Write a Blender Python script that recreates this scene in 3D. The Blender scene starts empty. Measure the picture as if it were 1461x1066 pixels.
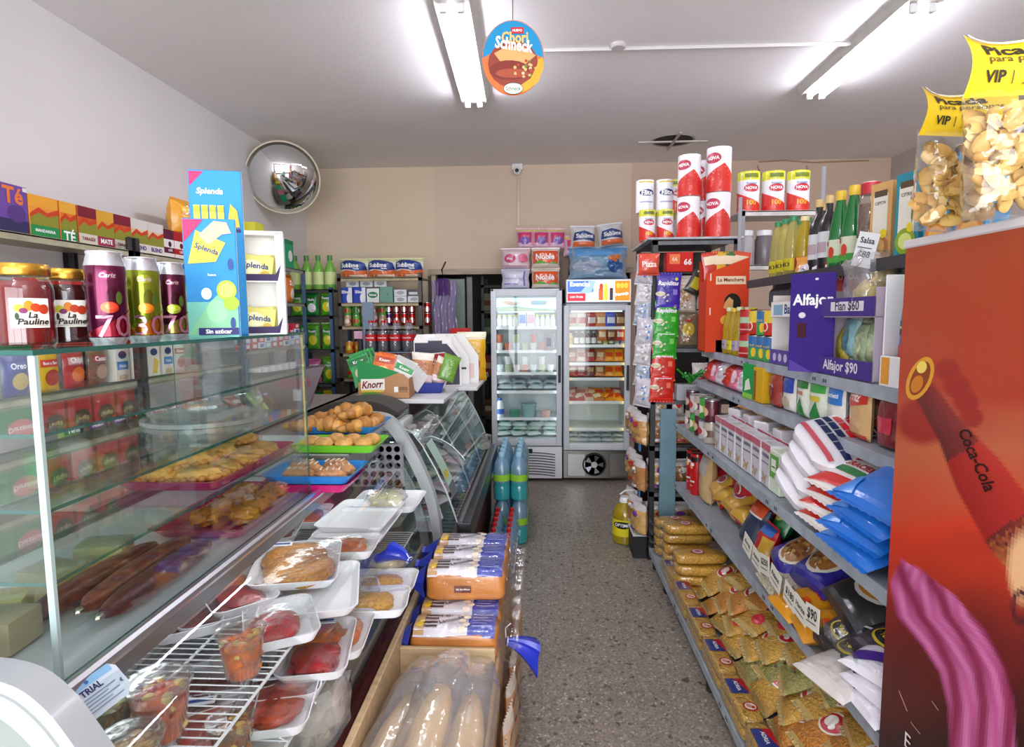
import bpy, bmesh, math, random
from mathutils import Vector, Matrix, Euler, noise
from mathutils.geometry import tessellate_polygon
random.seed(7)
PI = math.pi
sc = bpy.context.scene
COL = sc.collection

# ------------------------------------------------------------------ camera
F = 850.0
cam_d = bpy.data.cameras.new('camera'); cam = bpy.data.objects.new('camera', cam_d); COL.objects.link(cam)
cam_d.sensor_fit = 'HORIZONTAL'; cam_d.sensor_width = 36; cam_d.lens = F / 1461 * 36
cam_d.clip_start = 0.02; cam_d.clip_end = 60
CR = Matrix.Rotation(math.radians(2.80), 3, 'Z') @ Matrix.Rotation(math.radians(90 - 5.45), 3, 'X') @ Matrix.Rotation(math.radians(-0.40), 3, 'Z')
CP = Vector((0, 0, 1.58))
cam.matrix_world = Matrix.Translation(CP) @ CR.to_4x4()
sc.camera = cam

def at(px, py, X=None, Y=None, Z=None):
    """world point seen at a pixel of the photograph on the plane X=, Y= or Z="""
    d = CR @ Vector(((px - 730.5) / F, -(py - 533) / F, -1))
    if Y is not None: t = (Y - CP.y) / d.y
    elif X is not None: t = (X - CP.x) / d.x
    else: t = (Z - CP.z) / d.z
    return CP + d * t

def s2l(v): return v / 12.92 if v <= 0.04045 else ((v + 0.055) / 1.055) ** 2.4
_cc = {}
def C_(h):
    if not isinstance(h, str): return h
    if h not in _cc: _cc[h] = tuple(s2l(int(h[i:i + 2], 16) / 255) for i in (0, 2, 4)) + (1.0,)
    return _cc[h]
def shade(h, k):
    c = C_(h); return (min(1, c[0] * k), min(1, c[1] * k), min(1, c[2] * k), 1.0)

# ------------------------------------------------------------------ materials
MATS = {}
def nodes(name):
    m = bpy.data.materials.new(name); m.use_nodes = True
    nt = m.node_tree; nt.nodes.clear()
    out = nt.nodes.new('ShaderNodeOutputMaterial'); MATS[name] = m
    return m, nt, out
def N(nt, t, **k):
    n = nt.nodes.new(t)
    for a, v in k.items():
        if a in n.inputs: n.inputs[a].default_value = v
        else: setattr(n, a, v)
    return n
def principled(name, rough=0.5, metal=0.0, coat=0.0, bump=0.0, bscale=30.0, spec=0.5, emis=0.0, mottle=0.0, mscale=8.0, sss=0.0, color=None, stretch=None):
    m, nt, out = nodes(name)
    p = N(nt, 'ShaderNodeBsdfPrincipled')
    if color is None:
        a = N(nt, 'ShaderNodeAttribute', attribute_name='Col'); csock = a.outputs['Color']
    else:
        a = N(nt, 'ShaderNodeRGB'); a.outputs[0].default_value = C_(color); csock = a.outputs[0]
    tc = N(nt, 'ShaderNodeTexCoord')
    vec = tc.outputs['Object']
    if stretch:
        mp = N(nt, 'ShaderNodeMapping'); mp.inputs['Scale'].default_value = stretch
        nt.links.new(vec, mp.inputs['Vector']); vec = mp.outputs['Vector']
    if mottle > 0:
        n = N(nt, 'ShaderNodeTexNoise', Scale=mscale, Detail=4.0); nt.links.new(vec, n.inputs['Vector'])
        r = N(nt, 'ShaderNodeMapRange'); r.inputs['From Min'].default_value = .3; r.inputs['From Max'].default_value = .7
        r.inputs['To Min'].default_value = 1 - mottle; r.inputs['To Max'].default_value = 1 + mottle * .6
        nt.links.new(n.outputs['Fac'], r.inputs['Value'])
        mx = N(nt, 'ShaderNodeVectorMath', operation='SCALE')
        nt.links.new(csock, mx.inputs[0]); nt.links.new(r.outputs[0], mx.inputs['Scale']); csock = mx.outputs[0]
    nt.links.new(csock, p.inputs['Base Color'])
    p.inputs['Roughness'].default_value = rough; p.inputs['Metallic'].default_value = metal
    p.inputs['Coat Weight'].default_value = coat; p.inputs['Coat Roughness'].default_value = 0.12
    p.inputs['Specular IOR Level'].default_value = spec
    if sss: p.inputs['Subsurface Weight'].default_value = sss; p.inputs['Subsurface Scale'].default_value = 0.01
    if emis:
        nt.links.new(csock, p.inputs['Emission Color']); p.inputs['Emission Strength'].default_value = emis
    if bump > 0:
        n = N(nt, 'ShaderNodeTexNoise', Scale=bscale, Detail=3.0); nt.links.new(vec, n.inputs['Vector'])
        b = N(nt, 'ShaderNodeBump', Strength=bump); b.inputs['Distance'].default_value = 0.01
        nt.links.new(n.outputs['Fac'], b.inputs['Height']); nt.links.new(b.outputs[0], p.inputs['Normal'])
        if coat: nt.links.new(b.outputs[0], p.inputs['Coat Normal'])
    nt.links.new(p.outputs[0], out.inputs[0])
    return m
principled('paper', 0.5, spec=.35)
principled('card', 0.62, spec=.3)
principled('plastic', 0.3, coat=.2)
principled('satin', 0.42)
principled('foil', 0.28, coat=.5, bump=.55, bscale=26)
principled('softbag', 0.34, coat=.35, bump=.35, bscale=14)
principled('metal', 0.3, metal=1.0)
principled('canmetal', 0.22, metal=.75, coat=.3)
principled('steel', 0.32, metal=.9, mottle=.12, mscale=5)
principled('paintmetal', 0.42, mottle=.1, mscale=9)
principled('oldmetal', 0.5, mottle=.25, mscale=14)
principled('wood', 0.6, mottle=.22, mscale=6, stretch=(1, 8, 8))
principled('pastry', 0.5, mottle=.42, mscale=26, bump=.5, bscale=60, coat=.15)
principled('meat', 0.3, mottle=.5, mscale=40, bump=.4, bscale=50, coat=.5)
principled('noodles', 0.32, mottle=.4, mscale=120, bump=.9, bscale=110, coat=.4)
principled('grain', 0.42, mottle=.5, mscale=150, bump=.6, bscale=150, coat=.4)
principled('crust', 0.42, mottle=.25, mscale=9, bump=.15, bscale=20, coat=.3)
principled('jelly', 0.18, coat=.2, mottle=.2, mscale=30)
principled('snack', 0.5, mottle=.12, mscale=30, bump=.2, bscale=60)
principled('gold', 0.25, metal=.9)
principled('mirror', 0.02, metal=1.0, color='F2F4F4')
principled('rubber', 0.7)
principled('glow', 0.5, emis=1.2)
def emission(name, col, st):
    m, nt, out = nodes(name); e = N(nt, 'ShaderNodeEmission', Strength=st); e.inputs[0].default_value = C_(col)
    nt.links.new(e.outputs[0], out.inputs[0])
emission('tube', 'F3F2FF', 60.0)
emission('fridge_light', 'E8FAFF', 3.2)
emission('case_fill', 'F4FAFF', 4.5)  # emission of the strips added to brighten the case interiors
emission('fridge_warm', 'FFD860', 2.5)
emission('daylight', 'F1F5FF', 3.0)
def thin(name, tint, ior=1.45, rough=0.02, haze=0.0, hazecol='FFFFFF', bump=0.0, bscale=20, boost=1.0):
    """thin clear sheet: transparent with a Fresnel reflection, optionally a milky share"""
    m, nt, out = nodes(name)
    t = N(nt, 'ShaderNodeBsdfTransparent'); t.inputs[0].default_value = C_(tint)
    g = N(nt, 'ShaderNodeBsdfGlossy', Roughness=rough)
    g.inputs[0].default_value = (1, 1, 1, 1)
    fr = N(nt, 'ShaderNodeLayerWeight', Blend=.5)
    pw = N(nt, 'ShaderNodeMath', operation='POWER'); pw.inputs[1].default_value = 4.0; nt.links.new(fr.outputs['Facing'], pw.inputs[0])
    ml = N(nt, 'ShaderNodeMath', operation='MULTIPLY_ADD'); ml.inputs[1].default_value = .9; ml.inputs[2].default_value = .035 * boost; ml.use_clamp = True
    nt.links.new(pw.outputs[0], ml.inputs[0])
    mx = N(nt, 'ShaderNodeMixShader'); nt.links.new(ml.outputs[0], mx.inputs[0])
    base = t.outputs[0]
    if haze > 0:
        d = N(nt, 'ShaderNodeBsdfDiffuse'); d.inputs[0].default_value = C_(hazecol)
        h = N(nt, 'ShaderNodeMixShader'); h.inputs[0].default_value = haze
        nt.links.new(t.outputs[0], h.inputs[1]); nt.links.new(d.outputs[0], h.inputs[2]); base = h.outputs[0]
    nt.links.new(base, mx.inputs[1]); nt.links.new(g.outputs[0], mx.inputs[2])
    if bump:
        tc = N(nt, 'ShaderNodeTexCoord')
        n = N(nt, 'ShaderNodeTexNoise', Scale=bscale, Detail=3.0); nt.links.new(tc.outputs['Object'], n.inputs['Vector'])
        b = N(nt, 'ShaderNodeBump', Strength=bump); b.inputs['Distance'].default_value = 0.012
        nt.links.new(n.outputs['Fac'], b.inputs['Height'])
        for q in (g, fr): nt.links.new(b.outputs[0], q.inputs['Normal'])
    nt.links.new(mx.outputs[0], out.inputs[0])
thin('glass', 'F8FCFB', 1.5, 0.01, haze=.006, hazecol='C8D8D8', boost=1.2)
thin('shelfglass', 'EEF8F5', 1.5, 0.02, haze=.05, hazecol='A9C4BE', boost=1.4)
thin('glassedge', '5F9A92', 1.5, 0.1, haze=.45, hazecol='3F8078')
thin('film', 'FEFEFE', 1.45, 0.10, haze=.0, bump=.7, bscale=16, boost=1.6)
thin('looseplastic', 'F2F2F4', 1.45, 0.12, haze=.14, hazecol='FFFFFF', bump=1.0, bscale=13, boost=2.2)
thin('milky', 'EEF0F0', 1.45, 0.15, haze=.30, hazecol='F4F4F4', boost=1.5)
thin('clearcup', 'EFF0EE', 1.45, 0.06, haze=.04, hazecol='FFFFFF', boost=1.8)
thin('bluepet', '9CD8F0', 1.45, 0.08, haze=.35, hazecol='B8E2F8', bump=.5, bscale=25, boost=2)
thin('tealpet', '2FB4B8', 1.45, 0.08, haze=.6, hazecol='48CCD4', bump=.5, bscale=25, boost=2)
thin('oilpet', 'EFDF60', 1.45, 0.06, haze=.45, hazecol='D9BE2A', boost=1.6)
thin('paleoil', 'F2EBA8', 1.45, 0.06, haze=.35, hazecol='D8D080', boost=1.6)
thin('greenglass', '2FA05A', 1.5, 0.05, haze=.62, hazecol='078A3A', boost=1.8)
thin('pinkplastic', 'F03A9A', 1.45, 0.1, haze=.55, hazecol='E0187C', boost=1)
thin('colafilm', 'F2F2F6', 1.45, 0.08, haze=.18, hazecol='CCD0E0', bump=.8, bscale=14, boost=2.2)

# ------------------------------------------------------------------ mesh builder
class B:
    def __init__(s): s.v = []; s.f = []; s.c = []; s.m = []; s.mats = []; s.T = Matrix()
    def mi(s, mat):
        if mat not in s.mats: s.mats.append(mat)
        return s.mats.index(mat)
    def add(s, vs, fs, col, mat):
        b = len(s.v); k = s.mi(mat)
        s.v += [tuple(s.T @ Vector(v)) for v in vs]
        many = isinstance(col, list)
        for i, f in enumerate(fs):
            s.f.append(tuple(b + q for q in f)); s.c.append(C_(col[i] if many else col)); s.m.append(k)
        return s
    def box(s, x0, x1, y0, y1, z0, z1, col='FFFFFF', mat='satin', bev=0.0, seg=1):
        bm = bmesh.new(); bmesh.ops.create_cube(bm, size=1)
        for v in bm.verts:
            v.co = ((x0 + x1) / 2 + v.co.x * (x1 - x0), (y0 + y1) / 2 + v.co.y * (y1 - y0), (z0 + z1) / 2 + v.co.z * (z1 - z0))
        if bev > 0: bmesh.ops.bevel(bm, geom=bm.edges[:], offset=bev, segments=seg, affect='EDGES', profile=.6)
        bm.normal_update(); bm.verts.index_update()
        cols = [col(f.normal) if callable(col) else col for f in bm.faces]
        s.add([v.co.copy() for v in bm.verts], [[v.index for v in f.verts] for f in bm.faces], cols, mat); bm.free()
        return s
    def loft(s, rings, col, mat, cap0=True, cap1=True, closed=True):
        n = len(rings[0]); vs = [p for r in rings for p in r]; fs = []; cs = []
        for i in range(len(rings) - 1):
            for j in range(n if closed else n - 1):
                k = (j + 1) % n
                fs.append((i * n + j, i * n + k, (i + 1) * n + k, (i + 1) * n + j)); cs.append(col[i] if isinstance(col, list) else col)
        if cap0: fs.append(tuple(reversed(range(n)))); cs.append(col[0] if isinstance(col, list) else col)
        if cap1: b = (len(rings) - 1) * n; fs.append(tuple(range(b, b + n))); cs.append(col[-1] if isinstance(col, list) else col)
        return s.add(vs, fs, cs, mat)
    def lathe(s, prof, col, mat, n=20, cx=0, cy=0, cap0=True, cap1=True, flute=0):
        rings = []
        for r, z in prof:
            rings.append([(cx + r * (1 + flute * math.cos(6 * 2 * PI * j / n)) * math.cos(2 * PI * j / n), cy + r * (1 + flute * math.cos(6 * 2 * PI * j / n)) * math.sin(2 * PI * j / n), z) for j in range(n)])
        return s.loft(rings, col, mat, cap0, cap1)
    def tube(s, pts, r, col, mat, n=8, closed=False):
        pts = [Vector(p) for p in pts]; rings = []
        m = len(pts)
        for i, p in enumerate(pts):
            if closed: d = pts[(i + 1) % m] - pts[i - 1]
            else: d = pts[min(i + 1, m - 1)] - pts[max(i - 1, 0)]
            d.normalize(); u = d.cross(Vector((0, 0, 1)))
            if u.length < .05: u = d.cross(Vector((0, 1, 0)))
            u.normalize(); w = d.cross(u); rr = r[i] if isinstance(r, (list, tuple)) else r
            rings.append([tuple(p + (u * math.cos(2 * PI * j / n) + w * math.sin(2 * PI * j / n)) * rr) for j in range(n)])
        if closed: rings.append(rings[0])
        return s.loft(rings, col, mat, not closed, not closed)
    def blob(s, c, r, col, mat, e=1.0, nz=.0, ns=6, n=16, m=10, seed=0, rot=0, droop=0):
        """superellipsoid with noise; e<1 boxier"""
        vs = []; cx, cy, cz = c; R = Matrix.Rotation(rot, 3, 'Z')
        def sp(a, q): return math.copysign(abs(a) ** q, a)
        for i in range(m + 1):
            ph = -PI / 2 + PI * i / m
            for j in range(n):
                th = 2 * PI * j / n
                p = Vector((sp(math.cos(ph), e) * sp(math.cos(th), e) * r[0], sp(math.cos(ph), e) * sp(math.sin(th), e) * r[1], sp(math.sin(ph), e) * r[2]))
                if nz:
                    q = noise.noise(Vector((p.x / r[0], p.y / r[1], p.z / r[2])) * ns * .4 + Vector((seed * 3.7, seed, 0)))
                    p *= 1 + nz * q
                if droop: p.z -= droop * (p.x / r[0]) ** 2
                p = R @ p; vs.append((p.x + cx, p.y + cy, p.z + cz))
        fs = [(i * n + j, i * n + (j + 1) % n, (i + 1) * n + (j + 1) % n, (i + 1) * n + j) for i in range(m) for j in range(n)]
        return s.add(vs, fs, col, mat)
    def surf(s, fn, nu, nv, col, mat):
        vs = [fn(u / nu, v / nv) for v in range(nv + 1) for u in range(nu + 1)]
        fs = []; cs = []
        for v in range(nv):
            for u in range(nu):
                a = v * (nu + 1) + u; fs.append((a, a + 1, a + nu + 2, a + nu + 1))
                cs.append(col((u + .5) / nu, (v + .5) / nv) if callable(col) else col)
        return s.add(vs, fs, cs, mat)
    def prism(s, poly, y0, y1, col, mat, axis='y'):
        """closed polygon in (x,z) extruded along y (axis 'x': polygon in (y,z) along x; 'z': (x,y) along z)"""
        def P(a, b, t): return (a, t, b) if axis == 'y' else ((t, a, b) if axis == 'x' else (a, b, t))
        return s.loft([[P(a, b, y0) for a, b in poly], [P(a, b, y1) for a, b in poly]], col, mat)
    def mesh(s, name, smooth=35):
        me = bpy.data.meshes.new(name); me.from_pydata(s.v, [], s.f)
        for m in s.mats: me.materials.append(MATS[m])
        me.polygons.foreach_set('material_index', s.m)
        at_ = me.color_attributes.new('Col', 'FLOAT_COLOR', 'CORNER')
        buf = []
        for f, c in zip(s.f, s.c): buf += list(c) * len(f)
        at_.data.foreach_set('color', buf)
        if smooth:
            me.polygons.foreach_set('use_smooth', [True] * len(s.f)); me.update(); me.set_sharp_from_angle(angle=math.radians(smooth))
        me.update(); me.validate(clean_customdata=False)
        return me

# ------------------------------------------------------------------ lettering
_tc = {}
def glyphs(t, bold):
    k = (t, bold)
    if k in _tc: return _tc[k]
    cu = bpy.data.curves.new('lettering', 'FONT'); cu.body = t; cu.size = 1; cu.offset = min(bold, .03); cu.resolution_u = 2
    ob = bpy.data.objects.new('lettering', cu); COL.objects.link(ob)
    dg = bpy.context.evaluated_depsgraph_get(); me = ob.evaluated_get(dg).to_mesh()
    vs = [(v.co.x, v.co.y) for v in me.vertices]; fs = [tuple(p.vertices) for p in me.polygons]
    bpy.data.objects.remove(ob); bpy.data.curves.remove(cu)
    if not vs: vs = [(0, 0), (1, 0), (1, 1)]; fs = []
    x0 = min(v[0] for v in vs); x1 = max(v[0] for v in vs); y0 = min(v[1] for v in vs); y1 = max(v[1] for v in vs)
    _tc[k] = ([(x - (x0 + x1) / 2, y - (y0 + y1) / 2) for x, y in vs], fs, x1 - x0, y1 - y0)
    return _tc[k]

class Art:
    """flat prints laid on a surface: fn(x, z, eps) -> point; coordinates are fractions of w and h"""
    def __init__(s, b, fn, w, h, mat='paper', curved=False, e0=.0006, step=.00035): s.step = step; s.b = b; s.fn = fn; s.w = w; s.h = h; s.e = e0; s.mat = mat; s.cv = curved
    def _add(s, pts, fs, col, mat=None):
        s.e += s.step
        s.b.add([s.fn(x, z, s.e) for x, z in pts], fs, col, mat or s.mat)
    def r(s, x0, z0, x1, z1, col, mat=None):
        n = 8 if s.cv else 1; x0 *= s.w; x1 *= s.w; z0 *= s.h; z1 *= s.h
        pts = [(x0 + (x1 - x0) * i / n, z0 + (z1 - z0) * j / n) for j in range(n + 1) for i in range(n + 1)]
        s._add(pts, [(j * (n + 1) + i, j * (n + 1) + i + 1, (j + 1) * (n + 1) + i + 1, (j + 1) * (n + 1) + i) for j in range(n) for i in range(n)], col, mat)
    def e_(s, cx, cz, rx, rz, col, mat=None, n=18, rot=0):
        pts = [(cx * s.w, cz * s.h)]; R = 3 if s.cv else 1
        for k in range(1, R + 1):
            for j in range(n):
                a = 2 * PI * j / n; x = rx * s.w * math.cos(a) * k / R; z = rz * s.h * math.sin(a) * k / R
                pts.append((cx * s.w + x * math.cos(rot) - z * math.sin(rot), cz * s.h + x * math.sin(rot) + z * math.cos(rot)))
        fs = [(0, 1 + j, 1 + (j + 1) % n) for j in range(n)]
        for k in range(1, R):
            a = 1 + (k - 1) * n; b2 = a + n
            fs += [(a + j, b2 + j, b2 + (j + 1) % n, a + (j + 1) % n) for j in range(n)]
        s._add(pts, fs, col, mat)
    def p(s, poly, col, mat=None):
        pts = [(x * s.w, z * s.h) for x, z in poly]
        tris = [tuple(t) for t in tessellate_polygon([[Vector((x, z, 0)) for x, z in pts]])]
        if s.cv:
            lim = max(s.w, s.h) / 9; cache = {}; todo = tris; tris = []
            def mid(a, b):
                k = (min(a, b), max(a, b))
                if k not in cache: pts.append(((pts[a][0] + pts[b][0]) / 2, (pts[a][1] + pts[b][1]) / 2)); cache[k] = len(pts) - 1
                return cache[k]
            while todo:
                t = todo.pop(); L = [(math.dist(pts[t[i]], pts[t[(i + 1) % 3]]), i) for i in range(3)]; m, i = max(L)
                if m < lim: tris.append(t); continue
                a, b_, c = t[i], t[(i + 1) % 3], t[(i + 2) % 3]; q = mid(a, b_); todo += [(a, q, c), (q, b_, c)]
        s._add(pts, tris, col, mat)
    def t(s, txt, cx, cz, wf, col, bold=.02, rot=0, sy=1.0, shear=0.0, mat=None, arc=0.0):
        vs, fs, W, H = glyphs(txt, bold); k = wf * s.w / max(W, .01); c, sn = math.cos(rot), math.sin(rot)
        pts = []
        for x, y in vs:
            x *= k; y *= k * sy; x += y * shear; y += -arc * x * x / (s.w)
            pts.append((cx * s.w + x * c - y * sn, cz * s.h + x * sn + y * c))
        s._add(pts, fs, col, mat)
    def draw(s, art):
        for a in art:
            k = a[0]
            if k == 'r': s.r(*a[1:])
            elif k == 'e': s.e_(*a[1:])
            elif k == 'p': s.p(*a[1:])
            elif k == 't':
                kw = a[6] if len(a) > 6 else {}
                s.t(*a[1:6], **kw)
            elif k == 'v':   # scatter of little ellipses: cx,cz,rx,rz, cols, n, size
                rg = random.Random(int(a[5] * 31 + len(a[6])))
                for _ in range(a[5]):
                    q = rg.random() * 2 * PI; d = rg.random() ** .5
                    s.e -= .0003
                    s.e_(a[1] + a[3] * d * math.cos(q), a[2] + a[4] * d * math.sin(q), a[7], a[7] * s.w / s.h * rg.uniform(.6, 1), rg.choice(a[6]), None, 8)

# ------------------------------------------------------------------ objects
def put(o, parent=None):
    COL.objects.link(o)
    if parent: o.parent = parent
    return o
def tag(o, label=None, cat=None, group=None, kind=None):
    if label: o['label'] = label
    if cat: o['category'] = cat
    if group: o['group'] = group
    if kind: o['kind'] = kind
    return o
def empty(name, loc, label, cat, group=None, rot=(0, 0, 0)):
    o = bpy.data.objects.new(name, None); o.empty_display_size = .05; o.location = loc; o.rotation_euler = rot
    return tag(put(o), label, cat, group)
def part(name, b, parent, label=None, smooth=35):
    o = bpy.data.objects.new(name, b.mesh(name, smooth) if isinstance(b, B) else b); put(o, parent)
    if label: o['label'] = label
    return o
def struct(name, b, smooth=35):
    o = bpy.data.objects.new(name, b.mesh(name, smooth)); put(o); o['kind'] = 'structure'; return o
def single(name, b, label, cat, group=None, loc=(0, 0, 0), rot=(0, 0, 0)):
    o = bpy.data.objects.new(name, b.mesh(name) if isinstance(b, B) else b); o.location = loc; o.rotation_euler = rot
    return tag(put(o), label, cat, group)

class Kit:
    """a kind of product: its parts' meshes, placed any number of times"""
    def __init__(s, name, cat, parts): s.name = name; s.cat = cat; s.parts = [(p[0], p[1].mesh(p[0]) if isinstance(p[1], B) else p[1], p[2] if len(p) > 2 else None) for p in parts]
    def place(s, loc, label, group=None, rot=(0, 0, 0), scale=1):
        if not isinstance(rot, (tuple, list, Euler)): rot = (0, 0, rot)
        if len(s.parts) == 1:
            o = bpy.data.objects.new(s.name, s.parts[0][1]); put(o)
        else:
            o = bpy.data.objects.new(s.name, None); o.empty_display_size = .05; put(o); made = []
            for n, me, par in s.parts:
                c = bpy.data.objects.new(n, me); put(c, o if par is None else made[par]); made.append(c)
        o.location = loc; o.rotation_euler = rot
        o.scale = (scale,) * 3 if not isinstance(scale, (tuple, list)) else scale
        return tag(o, label, s.cat, group)
ORD = ['first', 'second', 'third', 'fourth', 'fifth', 'sixth', 'seventh', 'eighth', 'ninth', 'tenth', 'eleventh', 'twelfth', 'thirteenth', 'fourteenth', 'fifteenth', 'sixteenth']

def flat(w, y): return lambda x, z, e: (x, y - e, z)
def top(w, z0, h): return lambda x, z, e: (x, z, z0 + e)
def carton(name, cat, w, d, h, col, art, side=None, mat='card', bev=.0015, sideart=None, toplab=None):
    b = B(); sd = side or col
    b.box(-w / 2, w / 2, -d / 2, d / 2, 0, h, lambda n: col if abs(n.y) > .5 else sd, mat, bev)
    Art(b, flat(w, -d / 2), w, h, mat).draw(art)
    if sideart:
        Art(b, lambda x, z, e: (-w / 2 - e, -x, z), d, h, mat).draw(sideart)
        Art(b, lambda x, z, e: (w / 2 + e, x, z), d, h, mat).draw(sideart)
    return Kit(name, cat, [(name, b)])
def bagsurf(w, h, t, seed=0, flatbottom=True, seal=.0, pinch=.06, wr=.12):
    def S(x, z, e, side=-1):
        u = max(-1, min(1, 2 * x / w)); v = max(-1, min(1, 2 * z / h - 1))
        pv = (1 - abs(v) ** (3 if v > 0 or not flatbottom else 7))
        pu = (1 - abs(u) ** 2.6)
        y = t / 2 * max(0, pv) ** .62 * max(0, pu) ** .6
        y *= 1 + wr * noise.noise(Vector((x * 45 + seed * 5.1, z * 38, side * 3 + seed)))
        xx = x * (1 - pinch * (1 - v * v) + .02 * math.sin(z * 60 + seed))
        return (xx, side * (y + e), z)
    return S
def bag(name, cat, w, h, t, col, art, mat='softbag', seed=1, bands=(), back=None, flatbottom=True, seal=.05, fringe=0, window=None, film=None, wr=.12, nu=14, nv=18):
    """pillow bag standing on z=0, printed side towards -y; bands: (z0, z1, colour, material) in fractions"""
    b = B(); S = bagsurf(w, h, t, seed, flatbottom, wr=wr)
    for side in (-1, 1):
        for v in range(nv):
            z0, z1 = h * v / nv, h * (v + 1) / nv; zc = (v + .5) / nv; c, m = col, mat
            for bd in bands:
                if bd[0] <= zc < bd[1]: c = bd[2]; m = bd[3] if len(bd) > 3 else mat
            vs = [S(-w / 2 + w * u / nu, z, 0, side) for z in (z0, z1) for u in range(nu + 1)]
            fs = [(u, u + 1, nu + 2 + u, nu + 1 + u) for u in range(nu)]
            if side > 0: fs = [tuple(reversed(f)) for f in fs]
            b.add(vs, fs, c, m)
    # crimped seals
    for zz, dz in ((h, .05 * h), (0, 0 if flatbottom else -.05 * h)):
        if dz:
            nn = 16; vs = []
            for i in range(nn + 1):
                x = -w / 2 + w * i / nn; xx = x; y = (.0018 if i % 2 else -.0018)
                vs += [(xx, y * .3, zz - dz * .05), (xx * (1 + .02), y * 1.6, zz + dz)]
            b.add(vs, [(2 * i, 2 * i + 2, 2 * i + 3, 2 * i + 1) for i in range(nn)], bands[-1][2] if bands and bands[-1][1] >= 1 and dz > 0 else (bands[0][2] if bands and bands[0][0] <= 0 and dz < 0 else col), mat)
    if art: Art(b, lambda x, z, e: S(x, z, e + .0006 + .010 * t), w, h, 'foil' if mat == 'foil' else 'plastic', True, step=.0003 + .007 * t).draw(art)
    return Kit(name, cat, [(name, b)])
def can(name, cat, r, h, prof_col, art, lid='B8BCC0', mat='plastic', parts=True, n=24):
    b = B(); b.lathe([(r * .96, 0), (r, .004), (r, h - .004), (r * .97, h)], prof_col, mat, n)
    Art(b, lambda x, z, e: ((r + e) * math.sin(x / r), -(r + e) * math.cos(x / r), z), PI * r, h, mat, True).draw(art)
    l = B(); l.lathe([(r * 1.01, h - .003), (r * 1.01, h + .002), (r * .93, h + .002), (r * .9, h - .001), (.001, h - .001)], lid, 'metal', n)
    return Kit(name, cat, [('tin_body', b), ('lid', l)])
def bottle(name, cat, prof, mat, liquid=None, cap=None, label=None, col='FFFFFF', n=20, art=None, extra=None, flute=0):
    """prof of the outer shell; liquid=(colour, mat, topz); cap=(r,z0,z1,colour); label=(r,z0,z1,colour)"""
    b = B(); b.lathe(prof, col, mat, n, flute=flute); ps = [('bottle_body', b)]
    if liquid:
        l = B(); pr = [(max(.001, r - .0025), max(z, .004)) for r, z in prof if z < liquid[2]]
        r_ = pr[-1][0]; pr += [(r_ * .98, liquid[2]), (.001, liquid[2])]
        l.lathe(pr, liquid[0], liquid[1], n); ps.append(('liquid', l))
    if cap:
        c = B(); c.lathe([(cap[0], cap[1]), (cap[0], cap[2] - .002), (cap[0] * .9, cap[2]), (.001, cap[2])], cap[3], 'plastic', 16); ps.append(('cap', c))
    if label:
        r = label[0]; c = B(); c.lathe([(r, label[1]), (r, label[2])], label[3], 'paper', n, cap0=False, cap1=False)
        if art: Art(c, lambda x, z, e: ((r + e) * math.sin(x / r), -(r + e) * math.cos(x / r), label[1] + z), PI * r, label[2] - label[1], 'paper', True).draw(art)
        ps.append(('bottle_label', c))
    if extra: ps += extra
    return Kit(name, cat, ps)
def rr(w, d, r, z, n=5, cx=0, cy=0):
    pts = []
    for sx, sy, a0 in ((1, 1, 0), (-1, 1, PI / 2), (-1, -1, PI), (1, -1, 3 * PI / 2)):
        for i in range(n + 1):
            a = a0 + PI / 2 * i / n
            pts.append((cx + sx * (w / 2 - r) + r * math.cos(a), cy + sy * (d / 2 - r) + r * math.sin(a), z))
    return pts
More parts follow.
